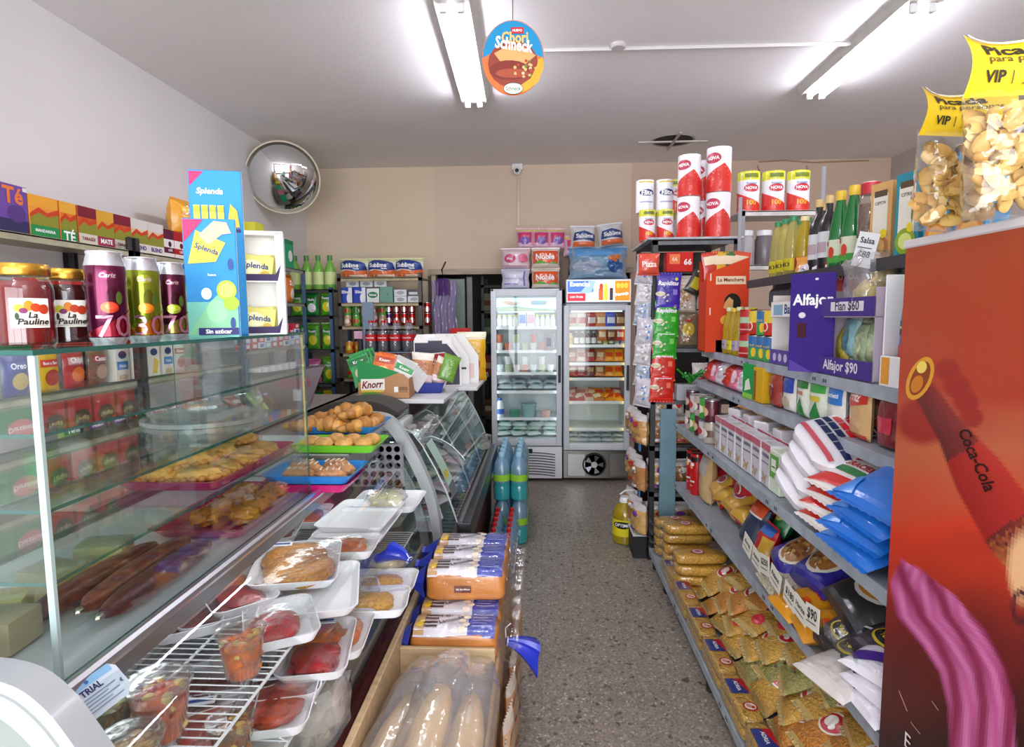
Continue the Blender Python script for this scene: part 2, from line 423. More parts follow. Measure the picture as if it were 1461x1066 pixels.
# ------------------------------------------------------------------ room shell
XL, XR, YB, YF, ZC = -2.46, 3.47, 6.25, -2.3, 3.12
principled('paintwall', .75, mottle=.05, mscale=1.2, bump=.12, bscale=40)
def terrazzo():
    m, nt, out = nodes('terrazzo'); L = nt.links.new
    p = N(nt, 'ShaderNodeBsdfPrincipled', Roughness=.36); tc = N(nt, 'ShaderNodeTexCoord')
    v1 = N(nt, 'ShaderNodeTexVoronoi', Scale=120.0); v2 = N(nt, 'ShaderNodeTexVoronoi', Scale=62.0); nz = N(nt, 'ShaderNodeTexNoise', Scale=1.6, Detail=5.0)
    for q in (v1, v2, nz): L(tc.outputs['Object'], q.inputs['Vector'])
    r1 = N(nt, 'ShaderNodeValToRGB'); L(v1.outputs['Color'], r1.inputs[0])
    e = r1.color_ramp.elements; e[0].position = 0; e[0].color = C_('5D534B'); e[1].position = .22; e[1].color = C_('857B70')
    for pos, c in ((.6, '978D81'), (.82, 'A79D91'), (.95, 'CFC8BC')): q = e.new(pos); q.color = C_(c)
    r2 = N(nt, 'ShaderNodeValToRGB'); L(v2.outputs['Color'], r2.inputs[0])
    e = r2.color_ramp.elements; e[0].position = .0; e[0].color = (.10, .08, .07, 1); e[1].position = .16; e[1].color = (1, 1, 1, 1)
    q = e.new(.13); q.color = (.2, .17, .15, 1)
    mx = N(nt, 'ShaderNodeMix', data_type='RGBA', blend_type='MULTIPLY'); mx.inputs[0].default_value = .75
    L(r1.outputs[0], mx.inputs[6]); L(r2.outputs[0], mx.inputs[7])
    br = N(nt, 'ShaderNodeTexBrick', Scale=1.0); br.offset = 0; br.inputs['Brick Width'].default_value = .20; br.inputs['Row Height'].default_value = .20
    br.inputs['Mortar Size'].default_value = .0012; br.inputs['Color1'].default_value = (1, 1, 1, 1); br.inputs['Color2'].default_value = (.93, .93, .93, 1); br.inputs['Mortar'].default_value = (.5, .48, .45, 1)
    L(tc.outputs['Object'], br.inputs['Vector'])
    m2 = N(nt, 'ShaderNodeMix', data_type='RGBA', blend_type='MULTIPLY'); m2.inputs[0].default_value = .8; L(mx.outputs[2], m2.inputs[6]); L(br.outputs['Color'], m2.inputs[7])
    mr = N(nt, 'ShaderNodeMapRange'); mr.inputs['To Min'].default_value = .8; mr.inputs['To Max'].default_value = 1.12; L(nz.outputs['Fac'], mr.inputs['Value'])
    sc_ = N(nt, 'ShaderNodeVectorMath', operation='SCALE'); L(m2.outputs[2], sc_.inputs[0]); L(mr.outputs[0], sc_.inputs['Scale'])
    L(sc_.outputs[0], p.inputs['Base Color']); L(p.outputs[0], out.inputs[0])
terrazzo()
struct('floor', B().box(XL - .1, XR + .1, YF - .1, YB + 1.9, -.08, 0, 'FFFFFF', 'terrazzo'))
struct('ceiling', B().box(XL - .1, XR + .1, YF - .1, YB + .1, ZC, ZC + .1, 'F0ECEC', 'paintwall'))
struct('wall_left', B().box(XL - .12, XL, YF - .1, YB + .1, 0, ZC, 'DEDADA', 'paintwall'))
struct('wall_right', B().box(XR, XR + .12, YF - .1, YB + .1, 0, ZC, 'B9AFAA', 'paintwall'))
DX0, DX1, DZ = -1.10, .92, 2.03
wb = B(); wb.box(XL, DX0, YB, YB + .12, 0, ZC, 'DCC9B0', 'paintwall'); wb.box(DX1, XR, YB, YB + .12, 0, ZC, 'CFB5A0', 'paintwall'); wb.box(DX0, DX1, YB, YB + .12, DZ, ZC, 'D9C4AE', 'paintwall')
struct('wall_back', wb)
struct('trim_back', B().box(-1.16, .95, YB - .05, YB - .001, DZ - .01, DZ + .045, 'B5A48F', 'wood'))
# cracked plaster patch on the back wall
def crack():
    b = B()
    pts = [at(x, y, Y=YB - .004) for x, y in ((1080, 236), (1086, 250), (1090, 262), (1104, 270), (1122, 274), (1140, 270), (1150, 258), (1154, 246), (1150, 236))]
    b.tube(pts, .006, 'A98C78', 'paintwall', 5)
    b.tube([at(x, y, Y=YB - .004) for x, y in ((1082, 231), (1120, 229), (1160, 232), (1240, 229))], .007, 'A48873', 'paintwall', 5)
    return b
struct('trim_plaster', crack())
# storeroom behind the opening
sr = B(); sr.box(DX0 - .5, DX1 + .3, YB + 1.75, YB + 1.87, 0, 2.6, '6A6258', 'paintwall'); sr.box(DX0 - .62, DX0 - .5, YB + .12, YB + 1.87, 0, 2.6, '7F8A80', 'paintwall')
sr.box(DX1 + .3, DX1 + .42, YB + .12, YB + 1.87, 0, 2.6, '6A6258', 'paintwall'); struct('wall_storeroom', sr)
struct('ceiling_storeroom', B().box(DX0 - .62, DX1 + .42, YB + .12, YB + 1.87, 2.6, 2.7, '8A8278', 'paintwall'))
wf = B(); wf.box(XL, XL + .5, YF - .12, YF, 0, ZC, 'C2BDBA', 'paintwall'); wf.box(XR - .6, XR, YF - .12, YF, 0, ZC, 'C2BDBA', 'paintwall'); wf.box(XL + .5, XR - .6, YF - .12, YF, 2.75, ZC, 'C2BDBA', 'paintwall')
struct('wall_front', wf)
w1 = B()
for x in (XL + .5, -.6, 1.0, XR - .66): w1.box(x, x + .06, YF - .08, YF - .02, 0, 2.75, '8C8F92', 'paintmetal')
w1.box(XL + .5, XR - .6, YF - .08, YF - .02, 2.69, 2.75, '8C8F92', 'paintmetal'); w1.box(XL + .5, XR - .6, YF - .08, YF - .02, 0, .3, '8C8F92', 'paintmetal')
struct('window_1', w1)
al = bpy.data.lights.new('daylight', 'AREA'); al.shape = 'RECTANGLE'; al.size = 4.6; al.size_y = 2.3; al.energy = 260; al.color = (.93, .96, 1)
ao = put(bpy.data.objects.new('daylight', al)); ao.location = (.45, YF - .2, 1.5); ao.rotation_euler = (PI / 2 + .12, 0, 0)
wd = bpy.data.worlds.new('world'); sc.world = wd; wd.use_nodes = True; wd.node_tree.nodes['Background'].inputs[0].default_value = (.85, .92, 1, 1); wd.node_tree.nodes['Background'].inputs[1].default_value = 1.0
sc.view_settings.view_transform = 'Standard'; sc.view_settings.look = 'None'; sc.view_settings.exposure = 0.2
sc.cycles.use_denoising = True; sc.cycles.transparent_max_bounces = 24; sc.cycles.max_bounces = 7; sc.cycles.diffuse_bounces = 4; sc.cycles.glossy_bounces = 4
sc.cycles.caustics_reflective = False; sc.cycles.caustics_refractive = False; sc.cycles.sample_clamp_indirect = 4.0

# ------------------------------------------------------------------ fluorescent fixtures
def fixture(x, y0, L, rz, label):
    e = empty('ceiling_light', (x, y0, ZC), label, 'ceiling light', 'twin tube ceiling lights', (0, 0, rz))
    b = B(); b.prism([(-.11, 0), (-.085, -.045), (.085, -.045), (.11, 0)], 0, L + .06, 'C9C6C0', 'paintmetal'); part('housing', b, e)
    for s in (-1, 1):
        t = B(); t.lathe([(.013, 0), (.013, L - .03)], 'FFFFFF', 'tube', 12); me = t
        for i, v in enumerate(me.v): me.v[i] = (v[0] + s * .042, v[2] + .045, -.068 + v[1])
        part('tube', t, e)
        for yy in (.02, L + .01): part('lamp_holder', B().box(s * .042 - .018, s * .042 + .018, yy, yy + .025, -.088, -.045, 'E8E8EA', 'plastic', .004), e)
p1, p2 = at(668, 4, Z=ZC - .06), at(688, 146, Z=ZC - .06)
fixture(p2.x - .02, p1.y, p2.y - p1.y, 0.03, 'twin tube light on the ceiling beside the hanging round sign')
q1, q2 = at(1322, 5, Z=ZC - .06), at(1166, 134, Z=ZC - .06)
for yy, xx in ((-1.6, p1.x), (-1.5, 1.6)): fixture(xx, yy, 1.2, 0, 'twin tube ceiling light near the shop window behind the counter end' if xx < 1 else 'twin tube ceiling light near the shop window above the aisle')  # unseen fixtures added behind the camera as extra fill
fixture(q1.x, q1.y, q2.y - q1.y, math.atan2(-(q2.x - q1.x), q2.y - q1.y), 'twin tube light on the ceiling above the tall grocery shelves')
# conduit across the ceiling with a small junction box
a, b2 = at(776, 72, Z=ZC - .012), at(1222, 62, Z=ZC - .012)
cb = B(); cb.tube([a, b2], .011, 'DAD6D6', 'plastic', 6); single('ceiling_conduit', cb, 'thin white cable conduit running across the ceiling between the two lights', 'conduit')
c = at(882, 66, Z=ZC - .01); jb = B(); jb.lathe([(.045, ZC), (.045, ZC - .015), (.038, ZC - .022), (.001, ZC - .022)], 'CBC6C6', 'plastic', 20, c.x, c.y); single('ceiling_rose', jb, 'small round junction cover on the ceiling conduit', 'junction box')
c = at(960, 200, Z=ZC); e = empty('ceiling_vent', (c.x, c.y, ZC), 'round dark vent hole in the ceiling with a bent metal cross bar', 'vent')
v = B(); v.lathe([(.17, -.003), (.17, -.001)], '2A2420', 'rubber', 28); v.lathe([(.17, -.002), (.185, -.008), (.19, -.001)], 'A89F97', 'paintwall', 28, cap0=False, cap1=False)
part('opening', v, e); v = B(); v.box(-.30, .30, -.012, .012, -.02, -.008, 'CFC8C2', 'paintmetal'); v.box(-.01, .01, -.3, .22, -.03, -.018, 'BDB5AE', 'paintmetal'); part('cross_bar', v, e)
# hanging round advertising sign
c = at(732, 83, Y=2.35); R = 43 / F * 2.35
e = empty('hanging_sign', c, 'round blue and orange cardboard sign with a sandwich, hanging from the ceiling', 'sign', rot=(0, 0, .05))
b = B(); b.lathe([(R * .98, -.0015), (R * .98, .0015)], 'D9703A', 'card', 40)
b.v = [(x, z, y * 1.17) for x, y, z in b.v]
A = Art(b, lambda x, z, ee: (x, -.0016 - ee, z * 1.17), 2 * R, 2 * R, 'paper')
A.p([(.48 * math.cos(t * PI / 14), .48 * math.sin(t * PI / 14)) for t in range(0, 15)] + [(-.3, .08), (.0, .14), (.3, .06)], '1585B8')
A.e_(0, -.08, .4, .31, '8C3A2C'); A.p([(-.3, .06), (-.1, .15), (.2, .13), (.36, .03), (.2, -.08), (0, -.1), (-.2, -.05)], 'D9A063')
A.e_(-.06, -.16, .32, .13, '7C2C22'); A.e_(-.02, -.2, .26, .06, 'A04A30')
A.draw([('v', .18, -.17, .2, .14, 22, ['C8B070', '6B7A38', 'B0402C', 'E8D8A0'], .025)])
A.p([(.47, .0), (.49, -.12), (.4, -.32), (.22, -.43), (.1, -.46), (.08, -.38), (.28, -.27), (.38, -.1), (.4, -.02)], 'E8A030')
A.r(-.03, .31, .17, .39, 'C81E24'); A.t('NUEVO', .07, .35, .15, 'FFFFFF'); A.t('Chori', .03, .26, .42, 'E8B868', .03, 0, 1.1); A.t('Schneck', .02, .17, .6, 'FFFFFF', .035, -.12, 1.2)
A.e_(0, -.405, .16, .08, '3A4A38'); A.e_(0, -.405, .15, .07, 'F4F2EA'); A.t('Schneck', 0, -.405, .24, '3C6A48')
part('disc', b, e); b = B(); b.tube([(0, 0, R * 1.1), (0, 0, ZC - c.z)], .0018, '404040', 'rubber', 5); part('string', b, e)
# security camera + conduit on the back wall
c = at(738, 240, Y=YB - .02); e = empty('security_camera', c, 'small white security camera mounted where the back wall meets the ceiling', 'camera')
b = B(); b.box(-.055, .055, -.03, .02, -.02, .05, 'E8E6E4', 'plastic', .008, 2); b.blob((0, -.05, -.04), (.042, .045, .04), 'EDECEA', 'plastic'); part('housing', b, e)
b = B(); b.lathe([(.018, 0), (.02, .006), (.001, .008)], '22252A', 'plastic', 14); b.v = [(x, -.092 - z, -.045 + y) for x, y, z in b.v]; part('lens', b, e)
w = B(); c2 = at(740, 322, Y=YB - .01); w.box(c2.x - .012, c2.x + .012, YB - .02, YB, c2.z, c.z - .05, 'C9BBAA', 'plastic'); single('wall_conduit', w, 'cream cable conduit running down the back wall under the security camera', 'conduit')
# convex mirror
mp = at(404, 254, Y=5.15); e = empty('convex_mirror', mp, 'round convex security mirror in a cream frame, high in the corner above the shelves', 'mirror', rot=(math.radians(24), 0, math.radians(20)))
mr_ = .295; b = B(); prof = [(mr_ * math.sin(a_), mr_ * 1.1 * math.cos(a_) - mr_ * .62) for a_ in [PI / 3 * i / 14 for i in range(15)]]
k = mr_ / prof[-1][0]; b.lathe([(max(.0005, r * k), z * .8) for r, z in prof], 'FFFFFF', 'mirror', 48, cap0=False, cap1=False); b.v = [(x, -z, y) for x, y, z in b.v]; part('mirror_face', b, e, smooth=80)
b = B(); b.lathe([(mr_ * .985, -.012), (mr_ * 1.0, .012), (mr_ * 1.035, .012), (mr_ * 1.05, -.01), (mr_ * 1.0, -.08), (mr_ * .5, -.11), (.01, -.11)], 'D8CDB6', 'plastic', 48, cap0=False); b.v = [(x, -z, y) for x, y, z in b.v]; part('rim', b, e)
b = B(); b.tube([(0, .1, 0), (-.1, .5, .02), (-.12, .8, .02)], .018, '9A948C', 'paintmetal', 8); part('bracket', b, e)
# ------------------------------------------------------------------ deli case with curved front (nearest)
Y0, Y1 = .74, 2.62
def deli_case(name, label, y0, y1, prof, endcol='E4E6E6', zback=1.0, xb=-1.32, xrail=-.75, near=True, metaltop=False):
    e = empty(name, (0, 0, 0), label, 'display case')
    b = B(); zw = .5
    b.box(xb, prof[-1][0] + .01, y0, y1, .06, zw - .02, 'D8DADA', 'paintmetal'); b.box(xb, prof[-1][0] + .0, y0, y1, zw - .02, zw, 'C9CDD0', 'steel')
    b.box(xb, xb + .04, y0, y1, zw, zback, 'D5D8DA', 'paintmetal'); b.box(xb, xrail - .02, y0, y1, zback - .03, zback, 'B4B8BA' if metaltop else 'DADCDE', 'steel' if metaltop else 'satin')
    b.box(xb + .04, xb + .06, y0 + .03, y1 - .03, zw, zback - .03, 'AEB4BA', 'satin')
    part('cabinet', b, e)
    b = B(); b.box(xb + .02, prof[-1][0] - .03, y0 + .02, y1 - .02, 0, .06, '2A2424', 'rubber'); part('plinth', b, e)
    b = B(); b.box(prof[-1][0] - .035, prof[-1][0] + .015, y0 + .02, y1 - .02, zw - .46, zw + .045, '5A1D1A', 'paintmetal', .004); part('front_base', b, e)
    b = B(); b.tube([(xrail, y0 + .02, zback + .004), (xrail, y1 - .02, zback + .004)], .014, 'D4D6DA', 'metal', 10); b.box(xrail - .02, xrail + .01, y0 + .02, y1 - .02, zback - .035, zback - .006, '8F9296', 'steel'); part('rail', b, e)
    part('added_fill_strip', B().box(xrail - .03, xrail - .012, y0 + .08, y1 - .08, zback - .05, zback - .036, 'FFFFFF', 'case_fill'), e)  # light strip added under the rail to brighten the case interior
    # curved front glass
    g = B(); pts = prof
    g.loft([[(x, y0 + .04, z) for x, z in pts], [(x, y1 - .03, z) for x, z in pts]], 'FFFFFF', 'glass', False, False, closed=False); part('curved_glass', g, e, smooth=80)
    return e
prof1 = [(-.745, 1.0), (-.70, .995), (-.65, .97), (-.60, .92), (-.565, .85), (-.535, .77), (-.515, .68), (-.502, .60), (-.497, .545)]
dc = deli_case('deli_case', 'curved glass deli case full of packed trays, under the tall glass shelf box', Y0, Y1, prof1, xrail=-.738)
capc = [(-1.32, 1.03), (-1.0, 1.12), (-.80, 1.155), (-.70, 1.15), (-.645, 1.115), (-.60, 1.05), (-.555, .97), (-.515, .88), (-.48, .78), (-.462, .68), (-.452, .58), (-.45, .48)]
def smooth_poly(p, n=4):
    out = []
    for i in range(len(p) - 1):
        a = p[max(i - 1, 0)]; b = p[i]; c = p[i + 1]; d = p[min(i + 2, len(p) - 1)]
        for k in range(n):
            t = k / n
            out.append(tuple(.5 * (2 * b[j] + (c[j] - a[j]) * t + (2 * a[j] - 5 * b[j] + 4 * c[j] - d[j]) * t * t + (3 * b[j] - a[j] - 3 * c[j] + d[j]) * t ** 3) for j in (0, 1)))
    return out + [p[-1]]
capc = smooth_poly(capc)
def endcap(e, y, th, infill, out='E6E9E6', rim='A9ADB0', dz=0, dx=0):
    global capc
    keep = capc; capc = [(x + dx, z + dz) for x, z in capc]
    b = B(); inner = [(x - .035 if i > 8 else x, z - .04) for i, (x, z) in enumerate(capc)]
    n = len(capc)
    for a, c_, m, t0, t1 in ((capc, inner, rim, 0, th), ):
        loop = a + list(reversed(c_)); b.prism(loop, y, y + th, rim, 'plastic')
    mid = [(x - .012, z - .013) for x, z in capc[8:]]; mid2 = [(x - .024, z - .027) for x, z in capc[8:]]
    b.prism(mid + list(reversed(mid2)), y - .004, y, 'A8ACAA', 'plastic')
    part('end_cap', b, e)
    if infill:
        b = B(); b.prism(inner + [(-.45, .42), (-1.32, .42)], y + .006, y + th - .006, infill[0], infill[1]); part('end_panel', b, e)
    capc = keep
endcap(dc, Y0 - .03, .045, ('8C9490', 'plastic'), dz=-.045, dx=-.012); endcap(dc, Y1 - .03, .05, ('DFE6E6', 'glass'))
# perforated fan panel inside the far end
b = B(); y = Y1 - .10; b.box(-.93, -.60, y, y + .012, .84, 1.03, '7E7C80', 'satin', .004)
for i in range(9):
    for j in range(5):
        cx, cz = -.91 + i * .0355, .862 + j * .037
        b.loft([[(cx + .0135 * math.cos(a), y - .001, cz + .0135 * math.sin(a)) for a in [-2 * PI * q / 12 for q in range(12)]]] * 2, '1D1B1E', 'rubber')
part('fan_grille', b, dc)
# support strip with yellow tag
def wire_shelf(name, x0, x1, y0, y1, z, parent, step=.022):
    b = B()
    for x in (x0, x1, x0 + (x1 - x0) * .5): b.tube([(x, y0, z - .004), (x, y1, z - .004)], .0035, 'EEEFF2', 'plastic', 6)
    y = y0
    while y <= y1 + .001: b.tube([(x0, y, z), (x1, y, z)], .0017, 'EEEFF2', 'plastic', 5); y += step
    return part(name, b, parent)
wire_shelf('wire_shelf', -1.0, -.585, Y0 + .05, 1.93, .82, dc); wire_shelf('wire_shelf', -1.0, -.530, Y0 + .05, 2.36, .70, dc)
for y in (Y0 + .06, 1.2, 1.7, 2.2):
    part('shelf_support', B().box(-1.0, -.54, y, y + .006, .68, .695, 'C8CCD0', 'metal'), dc)
    if y < 2: part('shelf_support', B().box(-1.0, -.60, y, y + .006, .80, .815, 'C8CCD0', 'metal'), dc)
# name card on the rail
e = empty('price_card', at(116, 972, Y=.86), 'white and blue shop card hanging from the chrome rail of the deli case', 'card', rot=(-.75, 0, PI / 2 - .12))
b = B(); w, h = .115, .062
poly = [(-w / 2, -h), (w / 2 - .014, -h), (w / 2, -h + .012), (w / 2, -.010), (w / 2 - .010, 0), (-w / 2, 0)]
b.prism(poly, -.001, .001, 'DCE8F6', 'paper')
A = Art(b, lambda x, z, ee: (x, -.001 - ee, -h + z), w, h); A.r(-.49, .80, .42, 1.0, '8FC4EA'); A.t('TRIAL', .02, .68, .34, '1D2A6A', .05); A.e_(.02, .9, .03, .05, '3A68B0')
for i in range(5): A.r(-.42, .5 - i * .09, .34 - (i % 2) * .15, .525 - i * .09, '7380A8')
A.t('€', .40, .42, .05, '1D2A6A', .04)
part('card', b, e)

# ------------------------------------------------------------------ glass shelf tower on the case
TX0, TX1, TY0, TY1, TZ0, TZ1 = -1.20, -.765, .86, 1.885, 1.005, 1.535
tw = empty('glass_shelf_box', (0, 0, 0), 'tall glass display box with three glass shelves standing on the deli case', 'glass display')
def pane(b, x0, x1, y0, y1, z0, z1, mat='glass'):
    def q(n):
        return 'FFFFFF'
    d = [x1 - x0, y1 - y0, z1 - z0]; ax = d.index(min(d))
    bm = bmesh.new(); bmesh.ops.create_cube(bm, size=1)
    for v in bm.verts: v.co = ((x0 + x1) / 2 + v.co.x * d[0], (y0 + y1) / 2 + v.co.y * d[1], (z0 + z1) / 2 + v.co.z * d[2])
    bm.normal_update(); bm.verts.index_update()
    for f in bm.faces:
        b.add([v.co.copy() for v in f.verts], [tuple(range(4))], 'FFFFFF', mat if abs(f.normal[ax]) > .5 else 'glassedge')
    bm.free(); return b
def slab(name, *a, mat='shelfglass', par=tw): return part(name, pane(B(), *a, mat=mat), par, smooth=0)
slab('top_pane', TX0, TX1 + .006, TY0 - .006, TY1 + .006, TZ1 - .008, TZ1)
for z in (1.168, 1.285, 1.405): slab('glass_shelf', TX0, TX1 - .004, TY0 + .004, TY1 - .004, z - .006, z)
slab('front_pane', TX1, TX1 + .005, TY0, TY1, TZ0, TZ1 - .008, mat='glass'); slab('end_pane', TX0, TX1 - .001, TY0 - .005, TY0, TZ0, TZ1 - .008, mat='glass'); slab('end_pane', TX0, TX1 - .001, TY1, TY1 + .005, TZ0, TZ1 - .008, mat='glass')
b = B(); b.box(TX1 - .004, TX1 + .007, TY0 - .007, TY0 + .004, TZ0, TZ1 - .008, 'A9BDBA', 'satin', .002); part('corner_post', b, tw)

# jars of jam
def jam_jar(col):
    r = .0435
    b = B(); b.lathe([(r * .9, 0), (r, .006), (r, .095), (r * .97, .104), (r * .86, .113), (r * .86, .124)], 'FFFFFF', 'glass', 28)
    l = B(); l.lathe([(r * .88, .004), (r * .97, .009), (r * .97, .094), (r * .85, .108), (.001, .108)], col, 'jelly', 28)
    c = B(); c.lathe([(r * .93, .117), (r * .95, .119), (r * .95, .131), (r * .9, .136), (.001, .135)], 'C99A3C', 'gold', 28)
    a = B(); rr_ = r + .0008
    S = lambda x, z, e: ((rr_ + e) * math.sin(x / r), -(rr_ + e) * math.cos(x / r), z)
    A = Art(a, S, .052, .05, 'paper', True)
    A.draw([('r', -.5, .65, .5, 1.6, 'F4F0E6'), ('e', -.28, 1.28, .13, .13, 'C9C832'), ('e', -.05, 1.36, .12, .17, 'E88A1C'), ('e', .12, 1.3, .13, .14, 'C8421C'), ('e', .32, 1.25, .14, .16, 'B83A20'), ('e', -.18, 1.2, .1, .09, '7A2A5A'), ('e', -.33, 1.02, .05, .12, '2A3A20'),
            ('t', 'La', .05, 1.06, .22, '2A1A14', {'bold': .04, 'shear': .2}), ('t', 'Pauline', .06, .85, .74, '2A1A14', {'bold': .04, 'shear': .2}), ('r', -.4, .70, .4, .72, 'B0A890')])
    return Kit('jam_jar', 'jar', [('glass_jar', b), ('jam', l), ('lid', c), ('paper_label', a)])
jj = jam_jar('6E0C0A'); jd = jam_jar('3C0608')
jj.place((at(36, 480, Y=.952).x, .952, TZ1), 'jar of bright red jam with gold lid, nearest on the glass shelf box top', 'jam jars', rot=.95)
jd.place((at(98, 480, Y=1.06).x, 1.06, TZ1), 'jar of dark red jam with gold lid, beside the nearer brighter red jar', 'jam jars', rot=.80)
# tall sleek cans
def tall_can(c1, c2, txt, fruit):
    r, h = .0325, .166
    prof = [(r * .78, 0), (r * .8, .003), (r, .013), (r, h - .026), (r * .84, h - .006), (r * .88, h - .002), (r * .86, h), (r * .8, h - .003), (.001, h - .005)]
    b = B(); b.lathe(prof, ['C8CACE', 'C8CACE', c1, 'C9CCD2', 'DADCE2', 'DADCE2', 'C8CACE', 'A8AAB0'], 'canmetal', 28)
    A = Art(b, lambda x, z, e: ((r + e) * math.sin(x / r), -(r + e) * math.cos(x / r), z), PI * r, h, 'canmetal', True)
    A.draw([('p', [(-.5, .09), (.5, .09), (.5, .4)], c2), ('e', .0, .74, .13, .05, shade(c1, 1.6)), ('t', 'Cariz', .0, .74, .24, 'D8C8D0', {'shear': .25}), ('e', .05, .5, .09, .12, shade(c1, .55)), ('e', .0, .40, .13, .06, fruit), ('e', .02, .41, .09, .035, shade(fruit, 1.7)), ('e', .14, .5, .05, .07, '6A8A3A'), ('t', txt, .05, .2, .5, 'C08098', {'bold': .0})])
    return Kit('drink_can', 'can', [('can_body', b)])
for k, (c1, c2, t, f, y, lb) in enumerate((('5C1238', '8C1428', '70', 'D8482A', 1.05, 'tall magenta drink can beside the jam jars'), ('808A1C', 'A86014', '30', 'E88A2C', 1.16, 'tall lime green drink can between two magenta cans'), ('4A0C2A', '7A7030', '70', '9CB838', 1.27, 'tall dark magenta drink can touching the blue sweetener carton'))):
    tall_can(c1, c2, t, f).place((at((156, 207, 246)[k], 480, Y=y).x, y, TZ1), lb, 'tall drink cans', rot=.75)
# blue sweetener cartons and dispenser
def splenda_panel(w, h, low):
    b = B(); b.box(-w / 2, w / 2, -.006, .006, 0, h, lambda n: '3690CE' if n.y < -.5 else 'F2F4F4', 'card', .002)
    A = Art(b, flat(w, -.006), w, h)
    if low:
        A.draw([('r', -.48, .0, .48, .3, '7CC8B8'), ('p', [(-.48, .02), (-.05, .3), (.1, .36), (.46, .24), (.48, .02)], '8CD0A0'), ('e', .08, .22, .2, .1, '9EDCAA'), ('p', [(-.48, .8), (-.48, .99), (-.1, .99)], 'C42C64'), ('p', [(-.42, .62), (.1, .64), (.3, .80), (-.25, .9)], 'E6D84A'), ('t', 'Splenda', -.06, .74, .46, '2A3A7C', {'rot': -.35, 'bold': .03}), ('p', [(-.2, .86), (.1, .98), (.34, .97), (.42, .88), (.25, .87), (.1, .82), (-.02, .78)], 'E6B49A'), ('e', .28, .40, .19, .085, 'B6DC3A'), ('e', .28, .40, .15, .065, 'D8EC70'), ('e', .36, .29, .15, .06, 'A8D43A'), ('e', -.1, .37, .1, .05, 'DCEEF6'), ('r', -.28, .02, .48, .08, '2C2A6C'), ('t', 'Sin azúcar', .1, .05, .5, 'FFFFFF', {'bold': .03}), ('t', 'Suave', .02, .53, .16, 'E0F0FA'), ('e', .38, .62, .05, .05, '2A4A8A'), ('e', .38, .12, .05, .05, '2A4A8A')])
    else:
        A.draw([('p', [(-.48, .9), (-.48, .99), (-.2, .99)], 'C42C64'), ('t', 'Splenda', -.1, .87, .5, 'FFFFFF', {'bold': .03, 'shear': .2}), ('r', -.35, .63, .55 - .1, .65, '2C2A6C')] + [('r', -.42 + i * .15, .69, -.30 + i * .15, .79, 'E4D050') for i in range(4)] + [('r', -.42 + i * .15, .75, -.30 + i * .15, .78, 'B0B030') for i in range(4)] + [('p', [(.2, .66), (.44, .66), (.4, .76), (.28, .8)], 'E8B83A')])
    return b
single('sweetener_carton', splenda_panel(.118, .285, True), 'blue sweetener carton with lime slices and a hand holding a yellow sachet', 'carton', None, (-.80, 1.43, TZ1), (0, 0, .30))
single('sweetener_sign', splenda_panel(.132, .44, False), 'tall blue sweetener display card behind the lime slice carton', 'display card', None, (-.872, 1.60, TZ1), (0, 0, .28))
e = empty('sachet_dispenser', (-.800, 1.685, TZ1), 'white two tier cardboard dispenser holding yellow sweetener sachets', 'dispenser', rot=(0, 0, .35))
b = B(); w, h, d = .135, .285, .06
for x0, x1 in ((-w / 2, -w / 2 + .004), (w / 2 - .022, w / 2)): b.box(x0, x1, -d, 0, 0, h, 'F3F2F0', 'card', .0015)
b.box(-w / 2, w / 2, -.004, 0, 0, h, 'EFEDE8', 'card'); b.box(-w / 2, w / 2, -d, 0, h - .012, h, 'F5F4F2', 'card', .002)
for z in (0, .145): b.box(-w / 2, w / 2 - .02, -d, -.004, z, z + .006, 'F0EEE8', 'card')
part('case', b, e)
for z in (.0, .145):
    b = B(); b.prism([(-.066, z + .004), (.05, z + .004), (.06, z + .05), (.045, z + .022), (-.05, z + .022), (-.066, z + .03)], -d - .002, -d + .001, '3A2A54', 'card'); part('tier_lip', b, e)
S0 = B(); S0.box(-.045, .045, -.004, .004, 0, .07, 'E2DA78', 'paper', .0015); A = Art(S0, flat(.09, -.004), .09, .07); A.draw([('e', -.1, .5, .3, .3, 'F4F0C0'), ('t', 'Splenda', .0, .55, .75, '3A4470', {'bold': .03}), ('r', -.45, .05, .1, .2, 'B8B83C'), ('e', .3, .25, .14, .16, 'C8A848')])
SK = Kit('sweetener_sachet', 'sachet', [('sachet', S0)])
for j, z in enumerate((.006, .151)):
    for i in range(4):
        p = Matrix.Rotation(.35, 3, 'Z') @ Vector((-.012 + .004 * i, -.045 + .011 * i, 0))
        SK.place((-.800 + p.x, 1.685 + p.y, TZ1 + z), 'yellow sweetener sachet, %s from the front in the %s tier' % (ORD[i], ('lower', 'upper')[j]), 'sweetener sachets', (-.12, (.12, -.06, .05, -.1)[i], .35))

